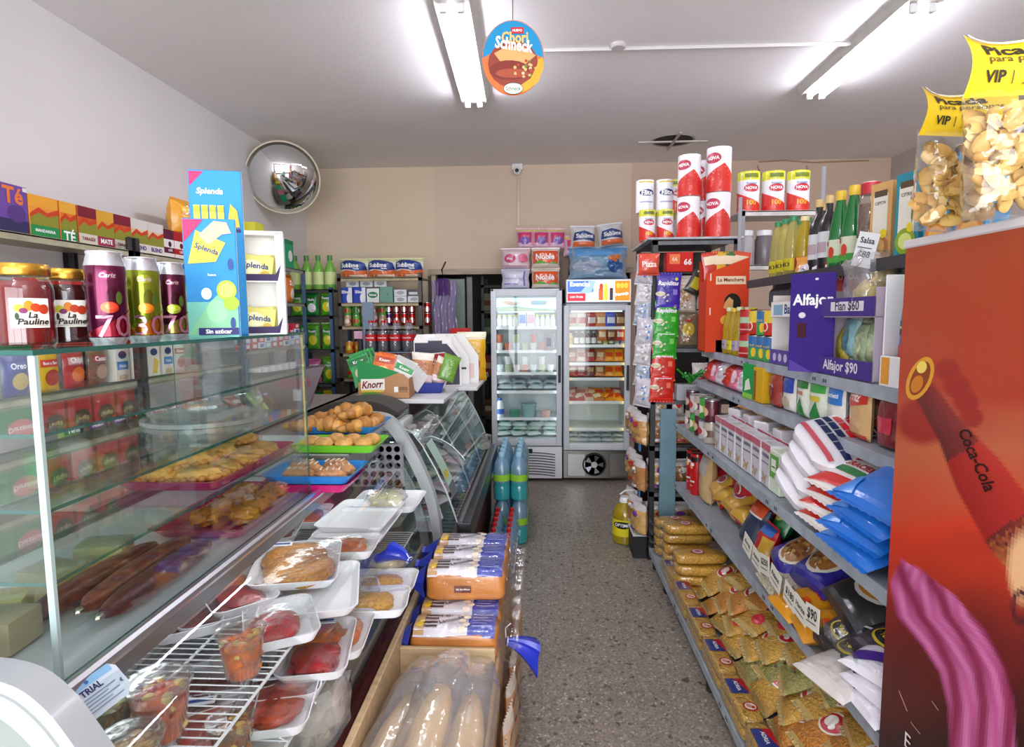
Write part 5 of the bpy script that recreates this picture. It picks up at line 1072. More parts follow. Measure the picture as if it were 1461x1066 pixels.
# cola bottles stacked on a stand
single('bottle_stand', B().box(-1.52, -1.0, 4.92, 5.2, 0, 1.02, '3A3438', 'paintmetal', .01), 'dark stand carrying the cola bottle packs', 'stand')
def cola():
    prof = [(.035, 0), (.045, .012), (.048, .05), (.045, .10), (.048, .14), (.045, .17), (.02, .225), (.013, .24), (.013, .25)]
    return bottle('cola_bottle', 'bottle', prof, 'colafilm', ('220806', 'plastic', .19), (.016, .242, .262, 'C01818'), (.0495, .09, .145, 'C81C22'), n=16, art=[('t', 'Coca-Cola', 0, .5, .5, 'FFFFFF', {'bold': .03, 'shear': .3})])
CB_ = cola()
for k in range(2):
    single('pack_divider', B().box(-1.49, -1.04, 4.93, 5.19, 1.02 + .262 * k + (.0 if k else .001), 1.024 + .262 * k + .004, '8A9AA8', 'satin', .001), ('thin grey sheet under the lower cola bottles', 'thin grey sheet between the two layers of cola bottles')[k], 'sheet')
    for i in range(4):
        for j in range(2): CB_.place((-1.44 + i * .105, 4.99 + j * .11, 1.028 + .266 * k), 'dark cola bottle with red label, %s along, %s row, %s layer' % (ORD[i], ('front', 'rear')[j], ('lower', 'upper')[k]), 'cola bottles on the stand')
# hanging violet bag
b = B(); b.surf(lambda u, v: (-.12 + .24 * u + .01 * math.sin(v * 9), .02 * math.sin(u * 22 + v * 3), -.55 * v * (1 - .05 * math.sin(u * 3))), 24, 14, '9488A8', 'foil'); b.tube([(.0, 0, 0), (-.02, 0, .10), (.02, 0, .18)], .008, '2A2228', 'rubber')
b.surf(lambda u, v: (-.07 + .12 * u, -.03 + .02 * math.sin(u * 15), .02 - .16 * v), 12, 6, '5A3A7A', 'foil')
single('hanging_bag', b, 'greyish violet plastic bags hanging beside the back shelving', 'bag', None, (-.93, 5.75, 1.93))

# ------------------------------------------------------------------ storeroom things
e = empty('storeroom_door', (-1.02, 6.30, 0), 'pale green open door panel at the side of the dark storeroom', 'door'); part('panel', B().box(-.0, .22, 0, .03, 0, 1.98, '8CA096', 'satin', .004), e); part('frame', B().box(.24, .30, -.0, .05, 0, 2.0, '7A8078', 'paintmetal', .003), e)
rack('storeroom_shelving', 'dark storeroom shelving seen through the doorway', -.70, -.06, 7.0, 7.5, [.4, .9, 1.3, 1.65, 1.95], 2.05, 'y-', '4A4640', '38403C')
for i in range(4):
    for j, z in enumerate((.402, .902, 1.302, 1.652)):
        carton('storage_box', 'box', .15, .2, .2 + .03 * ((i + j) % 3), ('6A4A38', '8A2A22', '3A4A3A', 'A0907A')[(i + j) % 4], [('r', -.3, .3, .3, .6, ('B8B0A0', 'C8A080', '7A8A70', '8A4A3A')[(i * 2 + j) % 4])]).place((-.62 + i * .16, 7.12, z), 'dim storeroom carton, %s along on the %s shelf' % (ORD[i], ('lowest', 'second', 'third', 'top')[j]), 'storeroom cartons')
single('white_notice', B().box(-.58, -.47, 6.94, 6.945, 1.62, 1.80, 'A8B4B4', 'paper', .001), 'pale paper notice fixed to the storeroom shelving', 'notice')

# ------------------------------------------------------------------ upright glass door fridges
def fridge(name, label, x0, x1, y0, D, H, zb, fascia, frame='DDE2EA', light='fridge_light', shelves=()):
    e = empty(name, (x0, y0, 0), label, 'fridge'); W = x1 - x0
    b = B(); t = .03
    b.box(0, t, .05, D, .05, H, 'D8DCE2', 'satin', .004); b.box(W - t, W, .05, D, .05, H, 'D8DCE2', 'satin', .004); b.box(0, W, D - .03, D, .05, H, 'C8D0D4', 'satin'); b.box(0, W, .05, D, H - .03, H, 'D8DCE2', 'satin', .004); b.box(t, W - t, .05, D - .03, zb - .02, zb, 'E4EEF0', 'satin')
    b.box(t + .001, W - t - .001, D - .045, D - .031, zb, H - .03, 'E6F0F2', 'satin')
    part('cabinet', b, e)
    dr = B(); f = .055; top_ = H - (.02 if not fascia else .02)
    dr.box(.004, f, 0, .045, zb - .05, top_, frame, 'satin', .006, 2); dr.box(W - f, W - .004, 0, .045, zb - .05, top_, frame, 'satin', .006, 2); dr.box(f, W - f, 0, .045, zb - .05, zb + .015, frame, 'satin', .006, 2); dr.box(f, W - f, 0, .045, top_ - .05, top_, frame, 'satin', .006, 2)
    d = part('door', dr, e); g = B(); g.add([(f, .02, zb + .01), (W - f, .02, zb + .01), (W - f, .02, top_ - .045), (f, .02, top_ - .045)], [(0, 1, 2, 3)], 'FFFFFF', 'glass'); part('door_glass', g, d)
    part('handle', B().box(W - f * .7, W - f * .25, -.018, .002, H * .52, H * .66, '3A3E44', 'rubber', .004), d)
    l = B(); l.box(t + .005, t + .02, .06, .075, zb + .05, H - .2, 'FFFFFF', light); l.box(W - t - .02, W - t - .005, .06, .075, zb + .05, H - .2, 'FFFFFF', 'fridge_light' if light == 'fridge_light' else 'fridge_warm'); l.box(f + .02, W - f - .02, .07, .085, top_ - .06 - (.14 if fascia else 0), top_ - .05 - (.14 if fascia else 0), 'FFFFFF', 'fridge_light'); part('lamp', l, e)
    for z in shelves: part('shelf', B().box(t, W - t, .08, D - .05, z - .012, z, 'EAF0F0', 'satin').box(t, W - t, .075, .08, z - .016, z + .012, 'F4F8F8', 'satin'), e)
    return e, W
S1 = (.57 , .72, .98, 1.16, 1.36, 1.575)
S1 = (.60, .86, 1.04, 1.25, 1.475)
f1, W1 = fridge('glass_door_fridge', 'white glass door fridge with a pale blue header, full of dairy', -.474, .200, 5.60, .62, 1.84, .40, True, shelves=S1)
b = B(); A = Art(b, flat(1, -.001), .56, .12)
def off(vs): return vs
b.box(-.28, .28, 0, .004, 0, .13, '9CCCE0', 'glow'); A.p([(-.5, 0), (-.5, .30), (-.2, .38), (.1, .2), (.5, .12), (.5, 0)], 'C8E4C0'); A.p([(-.5, .34), (-.2, .44), (.1, .26), (.5, .16), (.5, .12), (.1, .2), (-.2, .38), (-.5, .30)], '6AB890'); A.e_(-.3, .72, .1, .15, 'E8C8A8'); A.e_(-.22, .62, .1, .14, 'D8A888'); A.e_(-.15, .66, .06, .12, 'E8D8C8'); A.r(.08, .55, .34, .85, '3A98B0'); A.r(.09, .60, .33, .80, 'B8DCE8'); A.t('La Serenísima', .21, .70, .22, '2A7A98')
p_ = part('header_panel', b, f1); p_.location = (W1 / 2, .046, 1.625)
b = B(); b.box(.0, W1, .01, .06, .03, .34, 'E6E8EC', 'satin', .008, 2); part('base_grille', b, f1)
b = B()
for i in range(9):
    z = .07 + i * .026; b.tube([(W1 * .30 + q * W1 * .60 / 8, .006, z + .012 * math.sin(PI * q / 8) - .004 * q * .4) for q in range(9)], .0045, '34363A', 'rubber', 5)
part('vent_slots', b, f1); part('thermostat_display', B().box(W1 * .52, W1 * .58, .004, .01, .275, .32, '202228', 'rubber', .002), f1)
f2, W2 = fridge('glass_door_fridge', 'white glass door fridge with a warm yellow lamp and exposed compressor fan', .212, .838, 5.60, .62, 1.70, .36, False, light='fridge_warm', shelves=(.50, .76, .985, 1.13, 1.30, 1.47))
b = B(); b.box(.0, W2, .03, .05, .03, .30, '8E8C8A', 'steel', .003); b.box(.04, .21, .02, .035, .05, .27, 'B4B4B2', 'steel', .004); b.box(W2 - .19, W2 - .02, .02, .035, .05, .27, 'A8A8A4', 'steel', .004); part('base_panel', b, f2)
b = B(); cx, cz = W2 * .47, .165
b.v += []; b.loft([[(cx + r * math.cos(a), y, cz + r * math.sin(a)) for a in [-2 * PI * q / 28 for q in range(28)]] for r, y in ((.115, .028), (.11, .012), (.10, .012), (.098, .028))], '1C1C1E', 'rubber', False, False); b.loft([[(cx + .1 * math.cos(a), .027, cz + .1 * math.sin(a)) for a in [-2 * PI * q / 28 for q in range(28)]]] * 2, '101012', 'rubber'); part('fan_housing', b, f2)
for i in range(5):
    a = 2 * PI * i / 5; b = B(); b.add([(cx + .02 * math.cos(a), .016, cz + .02 * math.sin(a)), (cx + .09 * math.cos(a - .3), .020, cz + .09 * math.sin(a - .3)), (cx + .09 * math.cos(a + .3), .013, cz + .09 * math.sin(a + .3))], [(0, 1, 2)], '8A8E94', 'steel'); part('fan_blade', b, f2)
b = B(); b.loft([[(cx + .03 * math.cos(a), y, cz + .03 * math.sin(a)) for a in [-2 * PI * q / 16 for q in range(16)]] for y in (.022, .008)], 'C8CACC', 'steel'); part('fan_hub', b, f2)
# header sign box above fridge two
e = empty('header_sign', (.235, 5.60, 1.705), 'lit advertising header with blue and orange drinks on top of the second fridge', 'sign')
b = B(); w, h = .60, .215; b.box(0, w, .0, .30, 0, h, 'E8EAEE', 'satin', .004); part('case', b, e)
b = B(); A = Art(b, lambda x, z, ee: (w / 2 + x, -.001 - ee, z), w, h, 'glow'); A.r(-.485, .05, .485, .95, 'C8D4EA'); A.r(-.48, .45, -.08, .93, '4468B8'); A.r(-.48, .07, -.2, .4, 'B02838'); A.p([(-.3, .4), (-.12, .4), (-.04, .93), (-.12, .93)], '8AA8DC'); A.t('Esencial', -.29, .80, .3, 'DCE8FA', .03); A.t('con fruta', -.34, .26, .2, 'F0D0D0', .02)
A.r(-.02, .07, .14, .93, 'E8D8C8'); A.r(.0, .1, .07, .6, 'D85A28'); A.r(.08, .1, .14, .6, 'E0B830'); A.r(.17, .1, .22, .62, '3A2420'); A.r(.25, .07, .48, .93, 'D87A1E'); A.t('Naranja', .36, .35, .2, 'F8E0F0', .03, .15); A.e_(.04, .68, .03, .14, 'C83A20'); A.e_(.11, .7, .03, .12, 'D0C040')
for q in (.30, .36, .42): A.e_(q, .72, .03, .12, 'F0A838')
part('printed_front', b, e)
# goods in fridge one (world x from -.42 to .15)
def milkc(c1, c2, txt, w=.07, h=.2): return carton('milk_carton', 'milk', w, .07, h, 'F0F2F6', [('r', -.45, .2, .45, .62, c1), ('r', -.5, .82, .5, .96, c2), ('t', txt, 0, .72, .6, '2A4A8A', {'bold': .03})])
yo = bottle('yogurt_bottle', 'yogurt', [(.022, 0), (.024, .01), (.024, .07), (.014, .10), (.014, .11)], 'plastic', None, (.017, .105, .122, 'D8D060'), None, col='ECECE4', n=12)
cupk = [bottle('yogurt_pot', 'yogurt', [(.026, 0), (.035, .07), (.037, .072), (.037, .078), (.001, .078)], 'plastic', None, None, None, col=c, n=14) for c in ('E8E4E0', 'C87058', 'DCE8EC', 'B8C8A0')]
x0 = -.40
for i in range(4): yo.place((x0 + i * .052, 5.74, 1.476), 'small yellow capped yogurt bottle, %s along the top fridge shelf' % ORD[i], 'yogurt bottles on the top fridge shelf')
milkc('5A8AD0', 'C83028', 'Leche').place((-.175, 5.74, 1.476), 'white milk carton with blue label and red top band in the dairy fridge', 'milk cartons'); milkc('E8A8B8', '2A2A40', 'Danette').place((-.095, 5.74, 1.476), 'white milk carton with pink label in the dairy fridge', 'milk cartons')
for i in range(4): yo.place((-.035 + i * .05, 5.74, 1.476), 'small white yogurt bottle, %s past the pink milk carton' % ORD[i], 'white yogurt bottles past the cartons')
for lv, z in enumerate((1.251, 1.041)):
    for i in range(7):
        for j in range(2 if i % 2 == lv else 1):
            cupk[(i + lv * 2 + j) % 4].place((x0 + .0 + i * .082, 5.75, z + j * .08), 'yogurt pot, %s along the %s dairy shelf, %s' % (ORD[i], ('second', 'third')[lv], ('bottom one', 'stacked on top')[j]), 'yogurt pots in the dairy fridge')
PBG = [bag('dairy_sachet', 'milk bag', .15, .10, .05, c, [('e', 0, .5, .3, .25, c2)], 'softbag', i, flatbottom=False) for i, (c, c2) in enumerate((('C8D8DC', '7A9AA8'), ('DCECE4', '3A9A7A'), ('B8C4CC', '60808C')))]
for i in range(4):
    for j in range(2): PBG[2 * (i % 2)].place((-.36 + i * .15, 5.78 + .06 * j, .885 + .04 * j), 'grey white cheese bag, %s along, %s row on the fourth dairy shelf' % (ORD[i], ('front', 'back')[j]), 'cheese bags in the dairy fridge', (-1.2, 0, random.uniform(-.3, .3)))
for i in range(4):
    for j in range(3): PBG[1].place((-.36 + i * .15, 5.76 + .05 * (j % 2), .43 + .045 * j), 'mint white milk sachet, %s along, %s from the fridge floor' % (ORD[i], ORD[j]), 'milk sachets in the fridge', (-1.35, 0, random.uniform(-.5, .5)))
bottle('milk_jug', 'jug', [(.035, 0), (.04, .01), (.04, .12), (.025, .16), (.018, .17), (.018, .18)], 'plastic', None, (.021, .172, .195, '3A68C0'), (.041, .04, .09, '4A70C8'), col='E8ECF2', n=14).place((-.40, 5.72, .602), 'white milk jug with blue label at the side of the dairy fridge', None)
bottle('ice_bucket', 'bucket', [(.06, 0), (.075, .12), (.08, .122), (.08, .13), (.001, .13)], 'plastic', None, None, None, col='9CC0C4', n=20).place((-.12, 5.78, .602), 'pale teal plastic bucket in the dairy fridge', None)
for i in range(2): bottle('green_tub', 'tub', [(.045, 0), (.05, .06), (.052, .062), (.052, .07), (.001, .07)], 'plastic', None, None, None, col=('4A9A7A', 'D8A898')[i], n=16).place((-.26 + i * .30, 5.76, .602), ('sea green tub beside the pale teal bucket', 'pinkish tub beside the pale teal bucket')[i], None)
# white paper notices on the glass of fridge one
single('paper_notice', B().box(.03, .115, 5.592, 5.5935, 1.26, 1.42, 'E4E4E8', 'paper').box(.05, .095, 5.591, 5.592, 1.30, 1.38, 'B8B8C4', 'paper'), 'white paper notice taped inside the dairy fridge door glass', 'notice')
# goods in fridge two (x .25 .. .80)
meats = [bag('deli_pack', 'deli pack', .11, .14, .035, c, [('r', -.35, .3, .35, .7, c2)], 'foil', i, flatbottom=False) for i, (c, c2) in enumerate((('A82A2C', 'D8C8C0'), ('C8783C', 'E8D8B0'), ('D8C8B8', 'B84848'), ('6A3424', 'C8A070'), ('E8A020', 'D84018'), ('3A4AB0', 'D8D8E8')))]
seq = [2, 2, 0, 1, 5, 3]
for i in range(6): meats[seq[i]].place((.30 + i * .092, 5.76, 1.471), '%s deli pack, %s along the top shelf of the meat fridge' % (('pale pink', 'pale', 'dark red', 'amber', 'blue', 'brown')[i], ORD[i]), 'deli packs on the top shelf of the meat fridge', .1)
for i in range(3): meats[(1, 3, 0)[i]].place((.58 + i * .085, 5.70, 1.33 + .02), '%s deli pack standing below the amber one' % ('amber', 'brown', 'dark red')[i], 'deli packs below', 0, .8)
bt = [bottle('sauce_bottle', 'bottle', [(.022, 0), (.025, .01), (.025, .08), (.012, .11), (.012, .125)], 'plastic', None, (.014, .12, .135, c2), (.0255, .02, .075, c3), col=c, n=12) for c, c2, c3 in (('5A3A30', 'D8D8D8', 'E8E8E8'), ('D8D0A0', '2A2A2A', 'C8B878'), ('2A6A30', 'E8E040', 'E8E8C8'), ('E8E8EC', 'C8C8C8', '8AA8C8'))]
for i in range(10): bt[(1, 0, 0, 0, 0, 2, 1, 2, 3, 3)[i]].place((.285 + i * .055, 5.74, 1.302 if i < 7 else 1.302), 'small bottle in the meat fridge, %s along the second shelf' % ORD[i], 'small bottles in the meat fridge')
for lv, z in enumerate((1.131, .986)):
    for i in range(6): meats[((0, 2, 0, 1, 4, 4), (0, 0, 3, 1, 4, 4))[lv][i]].place((.30 + i * .09, 5.77, z + .02), 'chilled %s pack, %s along the %s shelf of the meat fridge' % (('red', 'pale', 'brown', 'amber', 'yellow')[(0, 1, 2, 3, 4, 4)[i]], ORD[i], ('third', 'fourth')[lv]), 'chilled packs in the meat fridge', (-.5, 0, random.uniform(-.2, .2)), .85)
for i in range(6):
    for j in range(2): meats[(0, 0, 2, 1, 4, 4)[(i + j) % 6]].place((.30 + i * .09, 5.72 + .05 * j, .765 + .03 * j), 'slanted chilled pack, %s along, %s row on the fifth meat fridge shelf' % (ORD[i], ('front', 'back')[j]), 'slanted packs in the meat fridge', (-1.0, random.uniform(-.3, .3), random.uniform(-.4, .4)))
for i in range(5):
    for j in range(3): PBG[2].place((.31 + i * .11, 5.74 + .04 * j, .375 + .035 * j), 'frosty grey fish bag, %s along, %s layer at the fridge bottom' % (ORD[i], ORD[j]), 'frosty bags in the meat fridge', (-1.35, 0, random.uniform(-.3, .3)), .9)
# ------------------------------------------------------------------ packs on top of the fridges
def rollpack(w, h, c1, art, t=.2, s=1, lump_=.1, mat='foil', bands=()): return bag('roll_pack', 'roll pack', w, h, t, c1, art, mat, s, wr=lump_, bands=bands)
nob = rollpack(.27, .185, 'E8DCD0', [('r', -.46, .22, .46, .85, 'E0561C'), ('p', [(-.46, .22), (-.2, .38), (.1, .22)], '58A83A'), ('p', [(.1, .2), (.3, .32), (.46, .2)], '58A83A'), ('t', 'Noble', -.02, .56, .68, 'FFFFFF', {'bold': .05})], s=2)
for j in range(2): nob.place((.045, 5.72, 1.842 + j * .19), 'orange and white paper roll pack on the fridge, %s of the two' % ('lower', 'upper')[j], 'orange roll packs')
pk = rollpack(.28, .19, 'E0C8D0', [('e', -.18, .5, .2, .22, 'C84870'), ('t', 'Mor', -.18, .5, .22, 'F4E0E8', {'bold': .04}), ('e', .28, .5, .17, .22, 'D86A88'), ('r', -.5, .1, .5, .16, 'D8A8B4')], s=4); pk.place((-.24, 5.72, 1.842 + .185), 'pale pink clear roll pack standing on the white pack', None)
rollpack(.27, .18, 'D8D8EA', [('r', -.4, .5, .3, .55, 'A8A8D0'), ('r', -.4, .2, .1, .28, '8A8AC8'), ('r', .3, .15, .36, .9, '6A70C0')], s=5).place((-.24, 5.72, 1.842), 'white and lilac roll pack on the dairy fridge', None)
mg = rollpack(.17, .19, 'E0B8CC', [('r', -.4, .3, .4, .8, 'C83A68'), ('e', .0, .4, .3, .2, '6A4AA0'), ('r', -.5, .85, .5, .97, 'E0D080')], t=.16, s=6)
for i in range(4): mg.place((-.15 + i * .15, 5.80 + .02 * i, 2.222 - (.07 if i == 3 else 0)), 'magenta and lilac kitchen roll pack, %s along on top of the orange packs' % ORD[i], 'magenta roll packs', .1 * i)
blu = rollpack(.56, .30, '88A8C4', [('r', -.5, .72, .5, .98, '5A9AD0'), ('e', .28, .42, .14, .22, '2A5A94'), ('e', .28, .64, .12, .12, 'D87A38'), ('e', -.2, .4, .25, .2, 'A8B4C8')], t=.3, s=7, lump_=.25); blu.place((.54, 5.76, 1.922), 'big clear blue bag of toilet rolls above the drinks header', None)
sb2 = rollpack(.24, .21, 'D8D8DC', [('p', [(-.45, .35), (-.4, .7), (0, .78), (.45, .6), (.45, .3), (0, .38)], '1E4078'), ('r', -.45, .08, .45, .3, 'D86A3A'), ('t', 'Sublime', 0, .55, .7, 'F0F0F4', {'bold': .04})], s=8)
for i in range(2): sb2.place((.40 + i * .27, 5.76, 2.21 + .02 * i), 'blue and orange toilet roll pack in clear film on the big blue bag, %s one' % ORD[i], 'toilet roll packs on the blue bag', (0, (-.0, -.12)[i], .1))
carton('tan_box', 'box', .12, .2, .36, '8A7868', []).place((.21, 6.02, 1.842 - .0), 'narrow tan box standing behind the orange roll packs', None)
# ------------------------------------------------------------------ long grocery shelving on the aisle's other side
GB, GY0, GY1 = 1.42, 1.36, 3.68
g = empty('grocery_shelving', (0, 0, 0), 'long grey metal grocery shelving of six levels facing the aisle', 'shelving')
LV = [(.68, .12), (.83, .55), (.83, .915), (.945, 1.19), (.98, 1.37), (1.05, 1.75)]
b = B(); b.box(GB, GB + .02, GY0, GY1, .02, 1.76, '3E3C40', 'satin'); part('back_panel', b, g)
for x, z in LV:
    dark = z > 1.7
    for k in range(3):
        GE = 3.12 if dark else GY1; y0 = GY0 + k * (GE - GY0) / 3; y1 = y0 + (GE - GY0) / 3 - .004
        b = B(); c = '35343A' if dark else '9AA2AC'
        b.box(x, GB, y0, y1, z - .008, z, c, 'paintmetal'); b.box(x - .002, x + .004, y0, y1, z - .036, z + .003, c if dark else 'A4ADB8', 'oldmetal')
        if not dark:
            for yy in (y0 + .03, y0 + .045, y1 - .03, y1 - .045): b.box(x - .0035, x - .0015, yy, yy + .006, z - .024, z - .012, '3A3C40', 'rubber')
        part('shelf', b, g)
for y in (GY0, GY0 + (GY1 - GY0) / 3, GY0 + 2 * (GY1 - GY0) / 3, GY1 - .03):
    b = B(); b.box(GB - .03, GB, y, y + .03, 0, 1.78, '5A5C62', 'paintmetal'); part('upright', b, g)
for y in (1.6, 2.4, 3.3, 3.62): part('foot', B().box(.70, .74, y, y + .04, 0, .112, '2A2A2C', 'rubber'), g)
single('blue_end_panel', B().box(.742, .842, 3.70, 3.72, .0, 1.0, '6A8C98', 'paintmetal', .002), 'plain blue grey upright panel at the far end of the grocery shelving', 'panel')
for x, y, l in ((1.16, 3.60, 'thin grey post rising above the red soup display'), (1.31, 2.9, 'thin grey post rising behind the dark vinegar bottles')): single('upright_tube', B().lathe([(.011, 1.753 if y < 3 else 1.373), (.011, 2.26), (.001, 2.26)], '9C9AA0', 'paintmetal', 10, x, y), l, 'post')
R_ = -PI / 2
def row(kit, xs, y0, y1, n, z, desc, group, rot=(0, 0, R_), jit=.05, dz=0, sc_=1, jx=.0, fmt='%s, %s from the red cooler'):
    for i in range(n):
        k = kit[i % len(kit)] if isinstance(kit, list) else kit
        d = desc[i % len(desc)] if isinstance(desc, list) else desc
        k.place((xs + random.uniform(-jx, jx), y0 + (y1 - y0) * (i + .5) / n, z), fmt % (d, ORD[i]), group, (rot[0] + random.uniform(-jit, jit) * (1 if rot[0] else .3), rot[1] + random.uniform(-jit, jit), rot[2] + random.uniform(-jit, jit)), sc_)
EC = (('e', 0, .5, .22, .22, 'F4F0E8'), ('e', 0, .5, .19, .18, 'C8202C'), ('e', .0, .52, .10, .11, 'F4F0E8'))
# --- level 1: spaghetti bricks, labelled ADRIA
def spaghetti(seed):
    L, W, H = .27, .075, .042; b = B()
    b.blob((0, 0, H / 2), (W / 2, L / 2, H / 2), 'D8A848', 'noodles', .35, .03, 5, 20, 16, seed)
    A = Art(b, lambda x, z, e: (x, z - L / 2, H + .002 + e), W, L, 'plastic')
    A.p([(-.46, .52), (.46, .52), (.46, .84), (-.46, .84)], '2A3C8C'); A.p([(.0, .84), (.46, .84), (.46, .52), (.42, .52)], 'C22030'); A.t('ADRIA', .02, .68, .62 * L / W * .36, 'FFFFFF', .03, -PI / 2)
    A.e_(.1, .24, .34, .095, 'C8202C'); A.e_(.1, .24, .26, .07, 'F2EAD8'); A.e_(.04, .25, .12, .04, 'D89A8A'); A.e_(.2, .22, .09, .025, 'C8202C'); A.r(-.4, .40, .0, .41, '6A4A20'); A.r(-.4, .1, -.25, .13, '8A6A30')
    w = B(); w.blob((0, 0, H / 2 + .002), (W / 2 + .003, L / 2 + .01, H / 2 + .004), 'FFFFFF', 'film', .35, .02, 8, 20, 14, seed + 3)
    w.surf(lambda u, v: (-W / 2 + W * u, L / 2 + .005 + .02 * v, H * .4 + .006 * math.sin(u * 30) * v), 12, 2, 'FFFFFF', 'film')
    return Kit('spaghetti_pack', 'pasta', [('pasta', b), ('clear_wrap', w)])
SP = [spaghetti(i) for i in range(2)]
n = 0
for i in range(6):
    y = 1.80 + i * .275
    for j in range(2):
        SP[(i + j) % 2].place((.722, y, .122 + j * .047), 'long spaghetti pack with blue and red label, %s along the aisle edge, %s' % (ORD[i], ('bottom', 'on top')[j]), 'spaghetti packs along the bottom shelf edge', (0, 0, random.uniform(-.02, .02)))
# bundles lying across the far end
def bundle(seed, W=.27, D=.105, H=.052):
    b = B(); b.blob((0, 0, H / 2), (W / 2, D / 2, H / 2), 'DCA63A', 'noodles', .45, .05, 5, 20, 12, seed)
    A = Art(b, lambda x, z, e: (x, z - D / 2, H + .002 + e - .008 * abs(2 * (z / D - .5)) ** 3), W, D, 'plastic'); A.e_(-.05, .5, .13, .33, 'C83040'); A.e_(-.05, .5, .10, .26, 'F0E8E0'); A.e_(-.05, .5, .06, .15, 'D8607A')
    w = B(); w.blob((0, 0, H / 2 + .002), (W / 2 + .004, D / 2 + .004, H / 2 + .004), 'FFFFFF', 'film', .45, .04, 9, 20, 12, seed + 3); w.surf(lambda u, v: (-W / 2 - .004 - .025 * u, -D / 2 + D * v, H / 2 + .008 * math.sin(v * 26) * u), 2, 12, 'FFFFFF', 'film')
    return Kit('pasta_bundle', 'pasta', [('pasta', b), ('clear_wrap', w)])
BU = [bundle(i) for i in range(3)]
for s, (y, n_) in enumerate(((3.05, 4), (3.33, 5), (3.58, 4))):
    for j in range(n_): BU[(s + j) % 3].place((.83, y + .01 * (j % 2), .122 + j * .058), 'yellow noodle pack with a red oval, %s in the %s stack from the cooler end' % (ORD[j], ('near', 'middle', 'far')[s]), 'noodle packs lying at the far end', (0, 0, random.uniform(-.06, .06)))
def noodlebag(c, s, w=.16, h=.22, t=.06, art=None, c2='C8AC6C', mat='noodles', bands=None):
    return bag('noodle_bag', 'pasta', w, h, t, c, art or [('e', 0, .55, .3, .19, 'F0E8D8'), ('e', 0, .55, .26, .16, 'C82030'), ('e', -.05, .56, .13, .10, 'F4ECE0'), ('e', .08, .5, .07, .05, 'F4ECE0')], mat, s, bands=bands or ((0, .06, c2, 'foil'), (.92, 1.01, c2, 'foil')), flatbottom=False)
NB = [noodlebag('D0A040', 1), noodlebag('C8983C', 2), noodlebag('C49434', 3, art=[('r', -.42, .5, .1, .76, '2A3C8C'), ('p', [(-.1, .76), (.1, .76), (.1, .5)], 'C22030'), ('t', 'ADRIA', -.16, .63, .45, 'FFFFFF', {'bold': .03}), ('e', .2, .25, .18, .12, 'C82030')]), noodlebag('9A9450', 4, art=[('v', 0, .5, .35, .3, 26, ['C8602C', '7A8A3A', 'D8C070', '4A3020'], .05)]), noodlebag('C8802C', 5)]
lab = ['yellow noodle bag with red circle', 'golden noodle bag with red circle', 'macaroni bag with small blue label', 'mixed green and orange pasta bag', 'amber noodle bag with red circle']
n = 0
for r_, (x, z, y0, y1, cnt) in enumerate(((.80, .155, 1.60, 3.0, 9), (.98, .16, 1.5, 3.0, 9), (.83, .205, 1.62, 2.95, 8), (1.05, .215, 1.50, 2.95, 8), (.87, .255, 1.70, 2.85, 7), (1.10, .27, 1.5, 2.9, 7), (.92, .305, 1.75, 2.75, 6))):
    for i in range(cnt):
        k = (i * 2 + r_) % 5
        NB[k].place((x + random.uniform(-.01, .01), y0 + (y1 - y0) * i / (cnt - 1), z), '%s, %s from the cooler in the %s heap row' % (lab[k], ORD[i], ORD[r_]), 'noodle bags heaped on the bottom shelf', (-1.18 + random.uniform(-.1, .14), random.uniform(-.12, .12), R_ + random.uniform(-.3, .3)), 1.05)
def lay(k, px, py, X, label, cat_rot=(0, 0), rz=R_, sc_=1, tilt=-PI / 2, z=None, group=None):
    c = at(px, py, X=X); k.place((c.x, c.y, c.z if z is None else z), label, group, (tilt + cat_rot[0], cat_rot[1], rz), sc_)
# --- level 2
RB = bag('polenta_bag', 'food bag', .17, .22, .075, 'C01C2C', [('r', -.45, .0, .45, .35, 'D8A83C'), ('e', 0, .66, .3, .16, 'E8E0D0'), ('e', 0, .66, .24, .12, 'C01C2C')], 'softbag', 3)
RC = bag('polenta_bag', 'food bag', .17, .22, .07, 'D0A03C', [('r', -.45, .6, .45, .9, 'B8182A'), ('e', 0, .4, .25, .14, 'E8D8E8'), ('e', 0, .4, .2, .1, 'B84060')], 'foil', 4)
NV = bag('navy_bag', 'food bag', .16, .20, .08, '22304E', [('r', -.45, .74, .45, 1, 'E0501C'), ('r', -.45, .70, .45, .74, 'F0E8E0')], 'softbag', 5)
VB = bag('violet_bag', 'food bag', .19, .26, .09, '32289A', [('e', .1, .4, .32, .26, 'E8E0D0'), ('e', .1, .4, .28, .22, 'A8703A'), ('v', .1, .4, .2, .16, 14, ['C89A50', '7A4A28'], .05), ('e', -.3, .85, .12, .1, 'E8E4F0')], 'softbag', 6)
MB = bag('maroon_bag', 'food bag', .16, .22, .07, '8C1426', [('r', -.4, .2, .4, .5, 'D8C0B0'), ('e', 0, .35, .3, .14, 'B8502C')], 'softbag', 7)
BB = bag('black_soup_bag', 'food bag', .21, .27, .07, '2C2A2E', [('e', .05, .5, .38, .24, 'D8D4D0'), ('e', .05, .5, .33, .2, 'C8862C'), ('e', .05, .5, .26, .15, 'D89A38'), ('r', -.4, .8, .4, .9, 'C8A840')], 'softbag', 8)
KB = bag('black_coffee_bag', 'food bag', .19, .26, .06, '3A3840', [('e', 0, .3, .3, .12, 'D8C020'), ('e', 0, .3, .26, .09, '1A1A1E'), ('t', 'Yerba', 0, .3, .3, 'D8C020', {'bold': .03}), ('r', -.45, .6, .45, .63, 'E8E8E8'), ('r', .1, .63, .14, .95, 'E8E8E8')], 'foil', 9)
